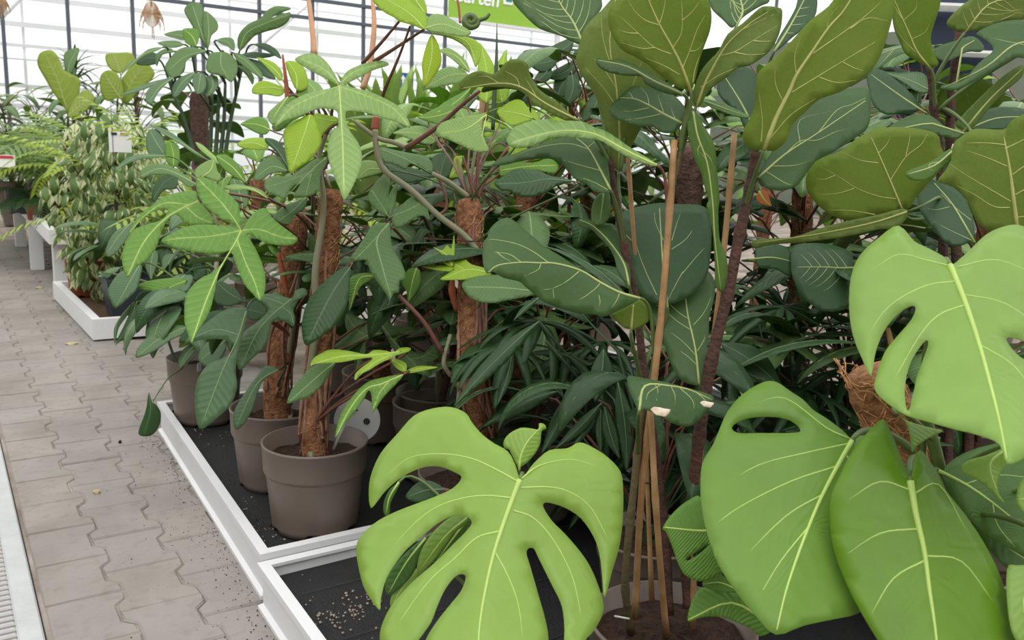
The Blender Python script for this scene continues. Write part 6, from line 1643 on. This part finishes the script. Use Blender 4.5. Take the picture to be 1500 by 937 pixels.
fp2 = fan_palm('dark fan palm under the large olive leaves, right of the thick fig stem', 1150, 800, 0.088,
    [(1058, 510, 2.1, 3.2), (1148, 450, 2.25, 4.6, 10), (1120, 520, 2.3, 4.2), (1200, 470, 2.3, 4), (1235, 560, 2.3, 4.2), (1100, 430, 2.5, 4), (1190, 600, 2.2, 4), (1080, 610, 2.3, 4), (1130, 660, 2.2, 4), (1230, 420, 2.6, 4), (1165, 380, 2.7, 4)], seed=5, droop=.9)
for b, t, w_, d, bd in (((1056, 503), (1146, 570), 40, 1.95, -6), ((1148, 445), (1120, 418), 10, 2.0, 1), ((1148, 447), (1155, 420), 10, 2.0, 1), ((1148, 448), (1195, 460), 14, 2.0, -2), ((1148, 449), (1203, 478), 9, 2.0, -2), ((1050, 530), (1075, 545), 7, 1.95, 1)):
    Bl(fp2, 'palm', b, t, w_, d, bd, 'lance', g=.7, fold=.2, mid=(.0016, .0006), pet=False, name='leaflet')
fp3 = fan_palm('dark fan palm deep in the foliage at the right, behind the coir pole', 1270, 760, 0.088,
    [(1215, 560, 2.3, 4), (1260, 540, 2.2, 4), (1180, 570, 2.1, 3.6), (1300, 480, 2.3, 4), (1230, 630, 2.0, 4), (1215, 700, 2.1, 4), (1150, 740, 2.0, 4)], seed=8, droop=.8)
fp4 = fan_palm('half hidden fan palm behind the fig stems at the centre of the tray', 1010, 730, 0.088,
    [(1000, 600, 2.3, 4), (1060, 650, 2.3, 4), (960, 640, 2.4, 4), (1000, 690, 2.3, 4), (940, 560, 2.6, 4), (1040, 560, 2.6, 4), (1085, 700, 2.2, 4), (900, 700, 2.4, 4), (985, 520, 2.9, 4)], seed=9, droop=.8)
# grey pot standing right behind the big fig pot
bp_ = flat(floor_pt(952, 800, .22), .088)
ps = Plant('peace_lily', 'leafy dark plant in a taupe pot directly behind the fig pot', 'plant', bp_)
q = ps.pot(bp_, .125, .165)
ps.stem([q, q + np.array([0, 0, .06])], [.02, .015], 'petiole_dark')
fill_leaves(ps, 'lance', ['palm', 'phil_dark'], 22, .30, 0, 1, .26, 1.2, .5, 1.5, (-.2, .5), None, (.7, 1.1))

# ================================================================== philodendrons further back
def back_phil(label, px, py, h, n, keys, seed, L0=.27, z=0.088, group=None, d=None, kind='lobed', lp=.24, pole=True, sc=(.75, 1.15), az=None, z0=.2, potm='taupe_plastic', tilt=(-.35, .35)):
    r = random.Random(seed)
    p = floor_pt(px, py, z) if d is None else flat(P(px, py, d), z)
    pl = Plant('philodendron', label, 'plant', p, group)
    s = pl.pot(p, .14, .24, potm, n=30)
    top = s + np.array([r.uniform(-.06, .06), r.uniform(-.06, .06), h])
    if pole:
        pl.pole([s - np.array([0, 0, .03]), (s + top) / 2, top], .032, 'coir', 0, lump=.12)
    else:
        pl.stem([s, (s + top) / 2 + np.array([.02, .02, 0]), top], [.014, .011, .008], 'bark_dark')
    fill_leaves(pl, kind, keys, n, L0, z0, 1.0, lp, .75, .25, 1.15, tilt, az, sc, rnd=r)
    return pl
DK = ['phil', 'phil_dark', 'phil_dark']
MX = ['phil', 'phil_pale', 'phil', 'phil_fresh']
PL_ = ['phil_pale', 'phil_lime', 'phil_fresh', 'phil']
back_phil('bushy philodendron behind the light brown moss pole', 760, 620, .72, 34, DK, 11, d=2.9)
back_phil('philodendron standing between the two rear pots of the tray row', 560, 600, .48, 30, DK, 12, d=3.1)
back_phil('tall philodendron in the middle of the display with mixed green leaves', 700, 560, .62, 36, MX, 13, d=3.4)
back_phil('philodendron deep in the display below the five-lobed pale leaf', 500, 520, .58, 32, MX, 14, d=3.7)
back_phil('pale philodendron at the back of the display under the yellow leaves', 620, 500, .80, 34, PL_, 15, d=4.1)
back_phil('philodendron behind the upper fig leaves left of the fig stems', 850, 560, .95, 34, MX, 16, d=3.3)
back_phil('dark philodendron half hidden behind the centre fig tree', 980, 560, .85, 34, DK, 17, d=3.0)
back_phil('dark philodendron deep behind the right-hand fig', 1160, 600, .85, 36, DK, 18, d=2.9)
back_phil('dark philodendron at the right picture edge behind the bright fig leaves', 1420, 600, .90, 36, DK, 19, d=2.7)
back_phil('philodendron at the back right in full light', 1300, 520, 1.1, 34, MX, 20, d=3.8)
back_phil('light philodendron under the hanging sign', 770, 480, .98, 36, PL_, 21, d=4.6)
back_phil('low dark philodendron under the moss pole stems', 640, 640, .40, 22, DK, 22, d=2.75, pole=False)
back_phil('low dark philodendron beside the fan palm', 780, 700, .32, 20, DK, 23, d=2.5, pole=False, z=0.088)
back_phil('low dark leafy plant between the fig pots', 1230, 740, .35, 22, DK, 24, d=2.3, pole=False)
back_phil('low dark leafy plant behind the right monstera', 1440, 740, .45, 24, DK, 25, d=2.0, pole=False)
back_phil('fresh green philodendron beside the weeping fig', 370, 420, .66, 30, ['phil_fresh', 'phil', 'phil_pale'], 26, d=4.3)
back_phil('light green bush at the far back right, seen between fig stems', 1330, 260, 1.2, 30, ['phil_lime', 'phil_fresh'], 27, d=5.0, kind='ovate', L0=.22)
back_phil('light green bush at the far back right corner', 1480, 260, 1.15, 28, ['phil_lime', 'phil_fresh'], 28, d=4.7, kind='ovate', L0=.22)
back_phil('mid green leafy bush behind the two tallest fig leaves', 1120, 300, 1.15, 30, ['phil', 'phil_fresh'], 29, d=4.4, kind='ovate', L0=.25)
back_phil('leafy bush behind the sign post in the middle distance', 880, 250, 1.25, 30, ['phil', 'phil_dark', 'phil_fresh'], 30, d=4.6, kind='lance', L0=.34)

# dracaena-like blades in the middle of the display and shrub leaves near (850, 130)
db = flat(P(835, 400, 3.4), 0.088)
dr_ = Plant('rubber_plant', 'glossy dark leafed shrub behind the hump-shaped fig leaf', 'plant', db)
q = dr_.pot(db, .14, .24)
dr_.stem([q, q + np.array([0, .02, .5]), P(835, 190, 3.3)], [.012, .009, .006], 'bark_dark')
for b, t, w_, d, bd in (((818, 84), (764, 82), 26, 3.0, -10), ((840, 60), (765, 80), 25, 3.05, -12), ((838, 110), (822, 160), 24, 3.0, -8), ((852, 105), (818, 158), 28, 3.1, 14), ((878, 140), (850, 180), 26, 3.0, -4), ((845, 92), (790, 110), 20, 3.1, -8), ((775, 140), (733, 148), 24, 3.1, -5), ((842, 90), (862, 58), 22, 3.2, 4), ((805, 95), (776, 122), 20, 3.0, -6), ((770, 145), (765, 175), 10, 2.9, 2)):
    Bl(dr_, 'phil_dark', b, t, w_, d, bd, 'ovate', g=.3, fold=.25, mid=(.002, .0008))
mm = dr_.stem([P(838, 152, 3.2), P(860, 140, 3.2), P(876, 128, 3.2)], [.004, .003], 'petiole_red', 'petiole', 5, False)
# tall pale stake and dark shoot
dr_.stem([P(708, 175, 2.9), P(710, 130, 2.9), P(711, 88, 2.9)], [.016, .016, .015], 'bamboo', 'stake', 8, False)
dr_.stem([P(722, 190, 2.7), P(724, 140, 2.7), P(727, 95, 2.7), P(728, 34, 2.7)], [.006, .007, .006, .001], 'petiole_dark', 'shoot', 6, False)
dr_.stem([P(674, 34, 3.0), P(672, 10, 3.0), P(668, -10, 3.0)], [.004, .004], 'orange_sheath', 'sheath', 5, False)

cpb = flat(P(1004, 560, 2.75), 0.088)
cp = Plant('climbing_plant', 'climbing plant on a rough grey brown moss pole behind the fig stems', 'plant', cpb)
q = cp.pot(cpb, .13, .23)
cp.pole([q - np.array([0, 0, .03]), P(1006, 380, 2.6), P(1012, 212, 2.45)], .036, 'moss_brown', 40, 'moss_brown', .16)
fill_leaves(cp, 'lance', ['palm', 'phil_dark'], 14, .26, .3, .8, .14, .6, .2, 1.3, (-.4, .3), (.3, 2.8))

# ================================================================== upright philodendron on its moss pole, back left
gp = flat(P(296, 460, 4.75), .06)
gl = Plant('philodendron', 'upright philodendron with drooping lobed leaves on a brown moss pole before the left windows', 'plant', gp)
q = gl.pot(gp, .15, .26, 'dark_plastic')
gl.pole([q - np.array([0, 0, .03]), P(296, 300, 4.7), P(291, 136, 4.7)], .048, 'moss_brown', 0, lump=.06)
for pts in (((306, 250), (309, 190), (310, 136)), ((314, 250), (318, 190), (321, 128)), ((318, 260), (327, 190), (330, 122)), ((325, 270), (335, 190), (351, 115)), ((288, 240), (270, 175), (254, 138))):
    gl.stem([P(x, y, 4.62) for x, y in pts], [.013, .011, .008], 'petiole_dark', 'petiole', 7)
GK = dict(mid=(.003, .001), pr=.006, petmat='petiole_dark', g=.6, fold=.15)
def G(key, o, r, d=4.5, **k):
    L(gl, key, a1, o, r, d, **(GK | k))
G('phil', [(768, 365), (700, 260), (650, 180), (612, 112), (598, 72), (628, 30), (680, 18), (730, 38), (738, 100), (735, 200), (762, 290)], [(770, 365), (720, 220), (660, 40)], 4.6, g=.2)
G('phil', [(768, 360), (740, 240), (735, 130), (750, 80), (800, 110), (846, 170), (842, 220), (800, 262), (786, 320)], [(770, 360), (780, 230), (770, 95)], 4.58, g=.2)
G('phil', [(1005, 375), (988, 290), (1020, 220), (1080, 170), (1160, 130), (1200, 80), (1260, 48), (1340, 48), (1382, 66), (1320, 90), (1240, 130), (1372, 88), (1366, 150), (1300, 202), (1200, 232), (1120, 262), (1060, 322)], [(1005, 372), (1060, 240), (1200, 170), (1360, 110)], 4.4, g=-.1)
G('phil', [(870, 380), (920, 388), (980, 440), (992, 510), (970, 570), (940, 602), (880, 560), (800, 540), (765, 520), (760, 470), (790, 392)], [(870, 385), (870, 480), (930, 590)], 4.35, g=.5, label='broad pale leaf hanging in front of the pole top')
G('phil_fresh', [(590, 212), (690, 213), (712, 260), (682, 342), (620, 322), (600, 292)], [(690, 340), (660, 270), (600, 218)], 4.5, g=.3)
G('phil', [(762, 372), (690, 402), (620, 442), (600, 502), (560, 562), (500, 572), (458, 490), (500, 420), (560, 360), (640, 343)], [(760, 372), (600, 420), (480, 520)], 4.4, g=.6)
G('phil_dark', [(690, 345), (620, 430), (600, 520), (540, 560), (470, 500), (560, 380)], [(690, 350), (580, 450), (500, 540)], 4.55, g=.3)
G('phil', [(440, 345), (400, 372), (300, 412), (230, 472), (170, 522), (130, 562), (180, 480), (260, 420), (340, 358)], [(440, 347), (280, 410), (135, 555)], 4.4, g=1.0)
G('phil_dark', [(250, 472), (300, 400), (392, 388), (392, 470)], [(395, 430), (320, 430), (260, 465)], 4.55, g=.3)
G('phil', [(388, 455), (398, 390), (480, 350), (532, 382), (440, 402), (402, 485)], [(530, 375), (430, 390), (392, 470)], 4.45, g=.6)
G('phil_blue', [(680, 530), (640, 602), (590, 662), (540, 712), (512, 692), (520, 620), (580, 560)], [(680, 532), (590, 600), (525, 695)], 4.35, g=.6)
G('phil_blue', [(740, 540), (762, 612), (740, 672), (690, 687), (658, 602), (680, 540)], [(720, 540), (710, 610), (695, 680)], 4.32, g=.5)
G('phil_blue', [(760, 560), (842, 560), (842, 640), (790, 702), (740, 692), (762, 625)], [(800, 560), (810, 630), (770, 695)], 4.34, g=.5)
G('phil_blue', [(520, 568), (450, 632), (400, 692), (360, 762), (318, 742), (330, 660), (420, 590)], [(520, 570), (420, 640), (340, 750)], 4.3, g=.7)
G('phil_blue', [(540, 568), (420, 612), (260, 672), (130, 702), (250, 640), (400, 588)], [(540, 568), (380, 610), (140, 700)], 4.35, g=1.0)
G('phil', [(960, 388), (1030, 400), (1100, 460), (1160, 520), (1176, 582), (1110, 542), (1030, 482), (978, 432)], [(962, 390), (1080, 470), (1170, 575)], 4.4, g=.7)
G('phil_dark', [(1108, 322), (1200, 318), (1280, 368), (1312, 432), (1250, 402), (1160, 352)], [(1108, 325), (1220, 350), (1308, 428)], 4.5, g=.8)
G('phil', [(838, 292), (900, 273), (962, 290), (967, 372), (920, 342), (870, 322)], [(840, 295), (910, 305), (960, 362)], 4.4, g=.7)
G('phil', [(448, 250), (590, 220), (600, 292), (540, 282)], [(600, 270), (540, 255), (455, 250)], 4.6, g=.7)
G('phil', [(398, 312), (540, 298), (592, 332), (500, 352)], [(592, 325), (500, 325), (402, 312)], 4.55, g=.9)
G('phil_dark', [(1010, 400), (1100, 380), (1220, 390), (1260, 410), (1150, 430), (1060, 420)], [(1010, 402), (1120, 400), (1255, 410)], 4.5, g=.8)
G('phil_dark', [(1040, 430), (1130, 440), (1220, 500), (1270, 580), (1180, 560), (1100, 500)], [(1040, 432), (1150, 490), (1262, 575)], 4.5, g=.6)
G('phil', [(990, 480), (1060, 500), (1110, 560), (1100, 620), (1060, 560)], [(990, 482), (1060, 530), (1100, 610)], 4.45, g=.5)
fill_leaves(gl, 'ovate', ['phil', 'phil_dark'], 12, .24, .7, 1, .15, .5, .2, 1.3, (-.4, .2), (.3, 2.8), stem=0)

# ================================================================== variegated weeping fig
wp = floor_pt(128, 432, .058)
wf = Plant('weeping_fig', 'cream edged variegated weeping fig in the terracotta pot on the far low tray', 'plant', wp)
q = wf.pot(wp, .125, .24, 'terracotta_plastic', 'soil')
DW = 5.55
ctr = P(165, 285, DW)
wf.stem([q, q + np.array([.03, .0, .2]), P(165, 330, DW), P(170, 250, DW), P(160, 190, DW)], [.018, .014, .010, .005], 'bark_dark')
rw = random.Random(4)
fm = [template('ficus', 'variegated', .112, .018, .3, .1, c, .25, res=4.5, pr=.0012) for c in (.5, .9, 1.3)]
for i in range(16):
    a = i * 2.4
    z_ = rw.uniform(-.30, .38)
    w_ = .36 * math.sqrt(max(.1, 1 - (z_ / .5) ** 2))
    e = ctr + np.array([math.cos(a) * w_ * .8, math.sin(a) * w_ * .8, z_])
    b0_ = wf.stems[0][min(len(wf.stems[0]) - 1, rw.randrange(8, len(wf.stems[0])))]
    wf.stem([b0_, (b0_ + e) / 2 + np.array([0, 0, .06]), e - np.array([0, 0, .03])], [.005, .0025], 'bark_dark', 'branch', 5, False)
for i in range(300):
    while True:
        u = np.array([rw.uniform(-1, 1), rw.uniform(-1, .6), rw.uniform(-1, 1)])
        r_ = np.linalg.norm(u)
        if .45 < r_ < 1:
            break
    wob = 1 + .18 * math.sin(7 * u[0] + 4 * u[2])
    wd = .40 if u[2] < .3 else .32
    pos = ctr + np.array([u[0] * wd * wob, u[1] * .34 - .05, u[2] * .60 - .06])
    az = math.atan2(u[1] - .5, u[0]) + rw.uniform(-.9, .9)
    put_leaf(wf, rw.choice(fm), pos, az, rw.uniform(-1.25, -.35), rw.uniform(-.6, .6), rw.uniform(.75, 1.15))
inner = MB()
for i in range(420):
    a, zz_ = rw.uniform(0, 6.283), rw.uniform(-.62, .50)
    rr_ = math.sqrt(rw.random()) * .36 * math.sqrt(max(.05, 1 - (zz_ / .66) ** 2))
    pos = ctr + np.array([math.cos(a) * rr_, math.sin(a) * rr_ + .02, zz_ - .04])
    az = rw.uniform(-3.1, .3)
    f_ = np.array([math.cos(az) * .5, math.sin(az) * .5, -.85])
    s_ = np.array([-math.sin(az), math.cos(az), 0]) * .030
    l_ = rw.uniform(.08, .11)
    n_ = np.cross(s_, f_) * .2
    inner.add([pos, pos + f_ * l_ * .35 + s_, pos + f_ * l_ * .45 - n_, pos + f_ * l_ * .35 - s_, pos + f_ * l_], [(0, 1, 2), (0, 2, 3), (1, 4, 2), (2, 4, 3)], 0)
fo_ = part('inner_foliage', inner, 'leaf_variegated_top', wf.o, origin=ctr, kind='stuff')
fo_.data.uv_layers.new(name='leaf')
# price card on a wire in the weeping fig
pc_ = P(176, 208, 4.95)
card = thing('price_card', 'small white price card with red and blue heading in front of the weeping fig', 'price tag', pc_)
cx = np.array([1, 0, 0.0])
part('card', MB().box(pc_, (.118, .003, .115), 0, -.25, .001), 'sign_white', card, origin=pc_)
for dx, m_, wd in ((-.03, 'navy', .03), (.022, 'label_red', .04)):
    part('heading', MB().box(pc_ + np.array([dx, -.004 - dx * .25, .045]), (wd, .002, .014), 0, -.25), m_, card)
part('wire', MB().tube([pc_ + np.array([-.04, 0, .05]), pc_ + np.array([-.04, 0, .22]), pc_ + np.array([-.03, .03, -.9])], .0016, 5), 'post_metal', card)

pc2 = P(9, 236, 6.4)
card2 = thing('price_card', 'small white and pink price card at the left picture edge among the bench palms', 'price tag', pc2)
part('card', MB().box(pc2, (.12, .003, .09), 0, -.4, .001), 'sign_white', card2, origin=pc2)
part('heading', MB().box(pc2 + np.array([0, -.006, .03]), (.10, .002, .02), 0, -.4), 'label_red', card2)
part('wire', MB().tube([pc2, pc2 + np.array([0, .01, -.25])], .0016, 5), 'post_metal', card2)
# dark square pot and small plants on the low tray
kp = floor_pt(188, 462, .058)
kk = Plant('leafy_plant', 'dark green plant in a blue-grey square pot on the far low tray', 'plant', kp)
mbx = MB()
x, y, z = kp
for (r0, z0_), (r1, z1_) in (((.10, 0), (.13, .24)), ):
    ro = [(-r0, -r0, 0), (r0, -r0, 0), (r0, r0, 0), (-r0, r0, 0), (-r1, -r1, z1_), (r1, -r1, z1_), (r1, r1, z1_), (-r1, r1, z1_), (-r1 + .01, -r1 + .01, z1_), (r1 - .01, -r1 + .01, z1_), (r1 - .01, r1 - .01, z1_), (-r1 + .01, r1 - .01, z1_), (-r1 + .016, -r1 + .016, .2), (r1 - .016, -r1 + .016, .2), (r1 - .016, r1 - .016, .2), (-r1 + .016, r1 - .016, .2)]
    mbx.add([(x + a, y + b, z + c) for a, b, c in ro], [(3, 2, 1, 0)] + [(i + 4 * k, (i + 1) % 4 + 4 * k, (i + 1) % 4 + 4 * k + 4, i + 4 * k + 4) for k in range(3) for i in range(4)] + [(12, 13, 14, 15)], 0, False)
part('pot', mbx, 'dark_plastic', kk.o, origin=kp)
sk = kp + np.array([0, 0, .2])
part('soil', MB().box(sk, (.21, .21, .012)), 'soil', kk.o)
kk.stem([sk, sk + np.array([0, 0, .25])], [.012, .009], 'petiole_dark')
fill_leaves(kk, 'ovate', ['phil_blue', 'phil_dark'], 16, .24, .2, 1, .16, .6, .2, 1.4, (-.3, .3))
for px, py, d in ((126, 447, .02),):
    q2 = floor_pt(px, py, .07)
    scr = scrap(px + 2, 450, .02, 'dry cream leaf lying on the mat below the terracotta pot', rz=.3)
for o in list(bpy.data.objects):
    if o.get('label', '').startswith('dry cream leaf lying on the mat'):
        o.location = Vector(floor_pt(122, 437, .075) + np.array([-.03, -.13, 0]))
        o.location.z = .062

# ================================================================== plants on the long bench
def feather(label, px, py, z, n, key, seed, Ln=.6, ll=.18, th0=1.1, c=1.5, w=.018, potm='dark_plastic', pr_=.12, sc=(.7, 1.1), name='feather_palm', nl=26, ph=.2, az=None, d=None):
    r = random.Random(seed)
    p = floor_pt(px, py, z) if d is None else flat(P(px, py, d), z)
    pl = Plant(name, label, 'plant', p)
    s = pl.pot(p, pr_, ph, potm, n=24)
    pl.stem([s, s + np.array([0, 0, .05])], [.03, .015], 'petiole_green')
    for i in range(n):
        a = i * 2.399 if az is None else r.uniform(*az)
        me = pinnate_mesh(key, Ln, nl, w, ll, c * (1, .75, 1.25)[i % 3], th0)
        o = put_leaf(pl, me, s + np.array([r.uniform(-.03, .03), r.uniform(-.03, .03), .02]), a, r.uniform(-.25, .35), r.uniform(-.2, .2), r.uniform(*sc), 'frond')
        o['kind'] = 'stuff'
    return pl
ZB = zb + .055
feather('grey green feather palm on the bench at the left picture edge', 30, 292, ZB, 26, 'palm_light', 31, 1.0, .26, w=.030, th0=1.25, c=1.7, d=7.6)
feather('feather palm in a dark pot in the middle of the bench', 92, 300, ZB, 26, 'palm_light', 32, .92, .25, w=.030, th0=1.25, c=1.7, d=7.3)
feather('far dark feather palm behind the bench plants at the left edge', -8, 270, ZB, 22, 'palm', 33, 1.15, .30, w=.034, th0=1.25, c=1.6, d=8.6)
feather('lime green fern-like plant above the price card', 165, 300, ZB, 26, 'palm_lime', 34, .95, .10, th0=1.3, c=1.9, w=.022, nl=44, d=6.5)
feather('small palm with hanging fronds in a terracotta pot at the bench corner', 55, 322, ZB, 14, 'palm', 35, .44, .13, th0=.7, c=1.8, w=.016, potm='terracotta_plastic', pr_=.085, ph=.13)
feather('tiny palm in a terracotta pot beside the weeping fig', 98, 322, ZB, 10, 'palm_light', 36, .30, .11, th0=.8, c=1.3, w=.013, potm='terracotta_plastic', pr_=.10, ph=.19)
feather('lime green arching plant behind the upright philodendron', 262, 320, .06, 24, 'palm_lime', 37, 1.35, .13, th0=1.35, c=1.6, w=.026, nl=44, potm='taupe_plastic', d=5.7)
feather('lime feathery plant between the pole and the yellow leaves', 372, 330, .06, 24, 'palm_lime', 38, 1.3, .12, th0=1.35, c=1.6, w=.024, nl=44, potm='taupe_plastic', d=5.3)
for i_, (px_0, d_0, h_0, lab_) in enumerate(((18, 8.2, .75, 'grey green bush on the bench at the left edge below the windows'), (62, 8.9, .72, 'pale leafy bush on the bench behind the feather palm'), (140, 8.2, .80, 'leafy bush on the bench behind the price card'), (205, 7.6, .85, 'leafy bush behind the weeping fig, right half'), (-30, 9.4, .7, 'bush on the far end of the bench'))):
    back_phil(lab_, px_0, 300, h_0, 44, ['palm_light', 'phil', 'phil_fresh', 'palm_light'], 80 + i_, .24, ZB, None, d_0, 'lance', .22, False, (.8, 1.3), None, .0)
fy = flat(P(85, 290, 7.3), ZB)
y1 = Plant('fiddle_leaf_fig', 'young fiddle-leaf fig with yellow green leaves on the bench, left', 'plant', fy)
q = y1.pot(fy, .13, .22, 'dark_plastic')
y1.stem([q, P(98, 200, 7.3), P(100, 160, 7.3)], [.012, .008], 'bark_dark')
YA = (0, 0, 3.7475)
YK = dict(mid=(.004, .0015), vr=.002, veins='auto', pr=.006)
tissue('fig_yellow', (150, 172, 70), (190, 205, 60), (156, 172, 76), 'vein_fig', 'vein_fig', 'petiole_green', .45, .4, 0, 9, .6, .3)
L(y1, 'fig_yellow', YA, [(360, 600), (300, 520), (240, 420), (205, 350), (220, 290), (280, 275), (320, 310), (350, 380), (400, 410), (440, 440), (430, 530), (400, 620)], [(370, 610), (320, 450), (250, 300)], 7.1, g=-.1, **YK)
L(y1, 'fig_yellow', YA, [(370, 640), (400, 560), (450, 500), (500, 505), (520, 545), (480, 600), (420, 640)], [(370, 640), (440, 580), (510, 530)], 7.0, g=.2, **YK)
L(y1, 'phil', YA, [(360, 400), (350, 300), (390, 270), (435, 265), (420, 330), (385, 410)], [(370, 410), (385, 340), (425, 272)], 7.2, g=.2, mid=(.003, .001))
fy2 = flat(P(172, 270, 7.0), ZB)
y2 = Plant('fiddle_leaf_fig', 'young fiddle-leaf fig with yellow green leaves behind the price card', 'plant', fy2)
q = y2.pot(fy2, .13, .22, 'dark_plastic')
y2.stem([q, P(172, 200, 7.0), P(172, 150, 7.0)], [.012, .008], 'bark_dark')
L(y2, 'fig_yellow', YA, [(640, 540), (590, 555), (555, 510), (550, 420), (590, 385), (640, 400), (670, 460), (680, 540)], [(670, 550), (620, 480), (575, 400)], 6.9, g=-.1, **YK)
L(y2, 'fig_yellow', YA, [(670, 560), (650, 480), (690, 400), (740, 350), (800, 340), (850, 400), (820, 450), (760, 500), (710, 560)], [(675, 560), (730, 440), (800, 350)], 6.95, g=-.1, **YK)
L(y2, 'fig_yellow', YA, [(640, 400), (590, 360), (580, 300), (640, 290), (720, 290), (740, 340), (690, 390)], [(660, 400), (640, 340), (620, 295)], 7.1, g=.1, **YK)

dc = flat(P(108, 250, 7.9), ZB)
dn = Plant('dracaena', 'spiky dark green dracaena rising behind the yellow green fig', 'plant', dc)
q = dn.pot(dc, .13, .22, 'dark_plastic')
dn.stem([q, P(108, 160, 7.9), P(108, 95, 7.9)], [.014, .012], 'bark_dark')
rd = random.Random(5)
top_ = P(108, 92, 7.9)
for i in range(40):
    me = template('strap', 'dracaena', .30, 0, 0, .2, rd.choice((.6, 1.0, 1.5)), .2, res=4)
    put_leaf(dn, me, top_ - np.array([0, 0, rd.uniform(0, .22)]), i * 2.399, rd.uniform(-.5, 1.1), 0, rd.uniform(.7, 1.1))

# grassy pale blades under the windows, middle distance
for gi, (px, d_, lab) in enumerate(((560, 9.0, 'pale grassy plant below the windows, left of the blue arrow sign'), (640, 9.2, 'pale grassy plant below the windows, right of the blue arrow sign'), (740, 8.8, 'pale grassy plant below the green hanging sign'))):
    gp_ = flat(P(px, 200, d_), .0)
    gr = Plant('ornamental_grass', lab, 'plant', gp_)
    q = gr.pot(gp_, .2, .35, 'taupe_plastic', n=24)
    gr.stem([q, q + np.array([0, 0, .05])], [.05, .03], 'petiole_green')
    rg = random.Random(50 + gi)
    for i in range(60):
        me = template('strap', 'grass', 1.8, 0, 0, .3, rd.choice((.3, .6, 1.0)), .2, res=4)
        put_leaf(gr, me, q + np.array([rg.uniform(-.2, .2), rg.uniform(-.2, .2), 0]), rg.uniform(0, 6.28), rg.uniform(.95, 1.3), 0, rg.uniform(.6, 1.05))
for i, (px, d_, hh) in enumerate(((215, 9.0, .9), (20, 10.5, .7), (440, 8.0, .7), (900, 7.5, 1.2), (1010, 7.5, 1.2), (1240, 6.8, 1.25))):
    lab = ('leafy shrub far back behind the weeping fig', 'leafy shrub far back at the left picture edge', 'leafy shrub far back under the tall orange sheath', 'leafy shrub far back behind the hump-shaped fig leaf', 'leafy shrub far back behind the upright olive leaf', 'leafy shrub far back behind the long olive leaf')[i]
    back_phil(lab, px, 300, hh, 30, ['phil_pale', 'palm_light', 'phil_fresh'], 60 + i, .3, .0, None, d_, 'ovate', .25, False)
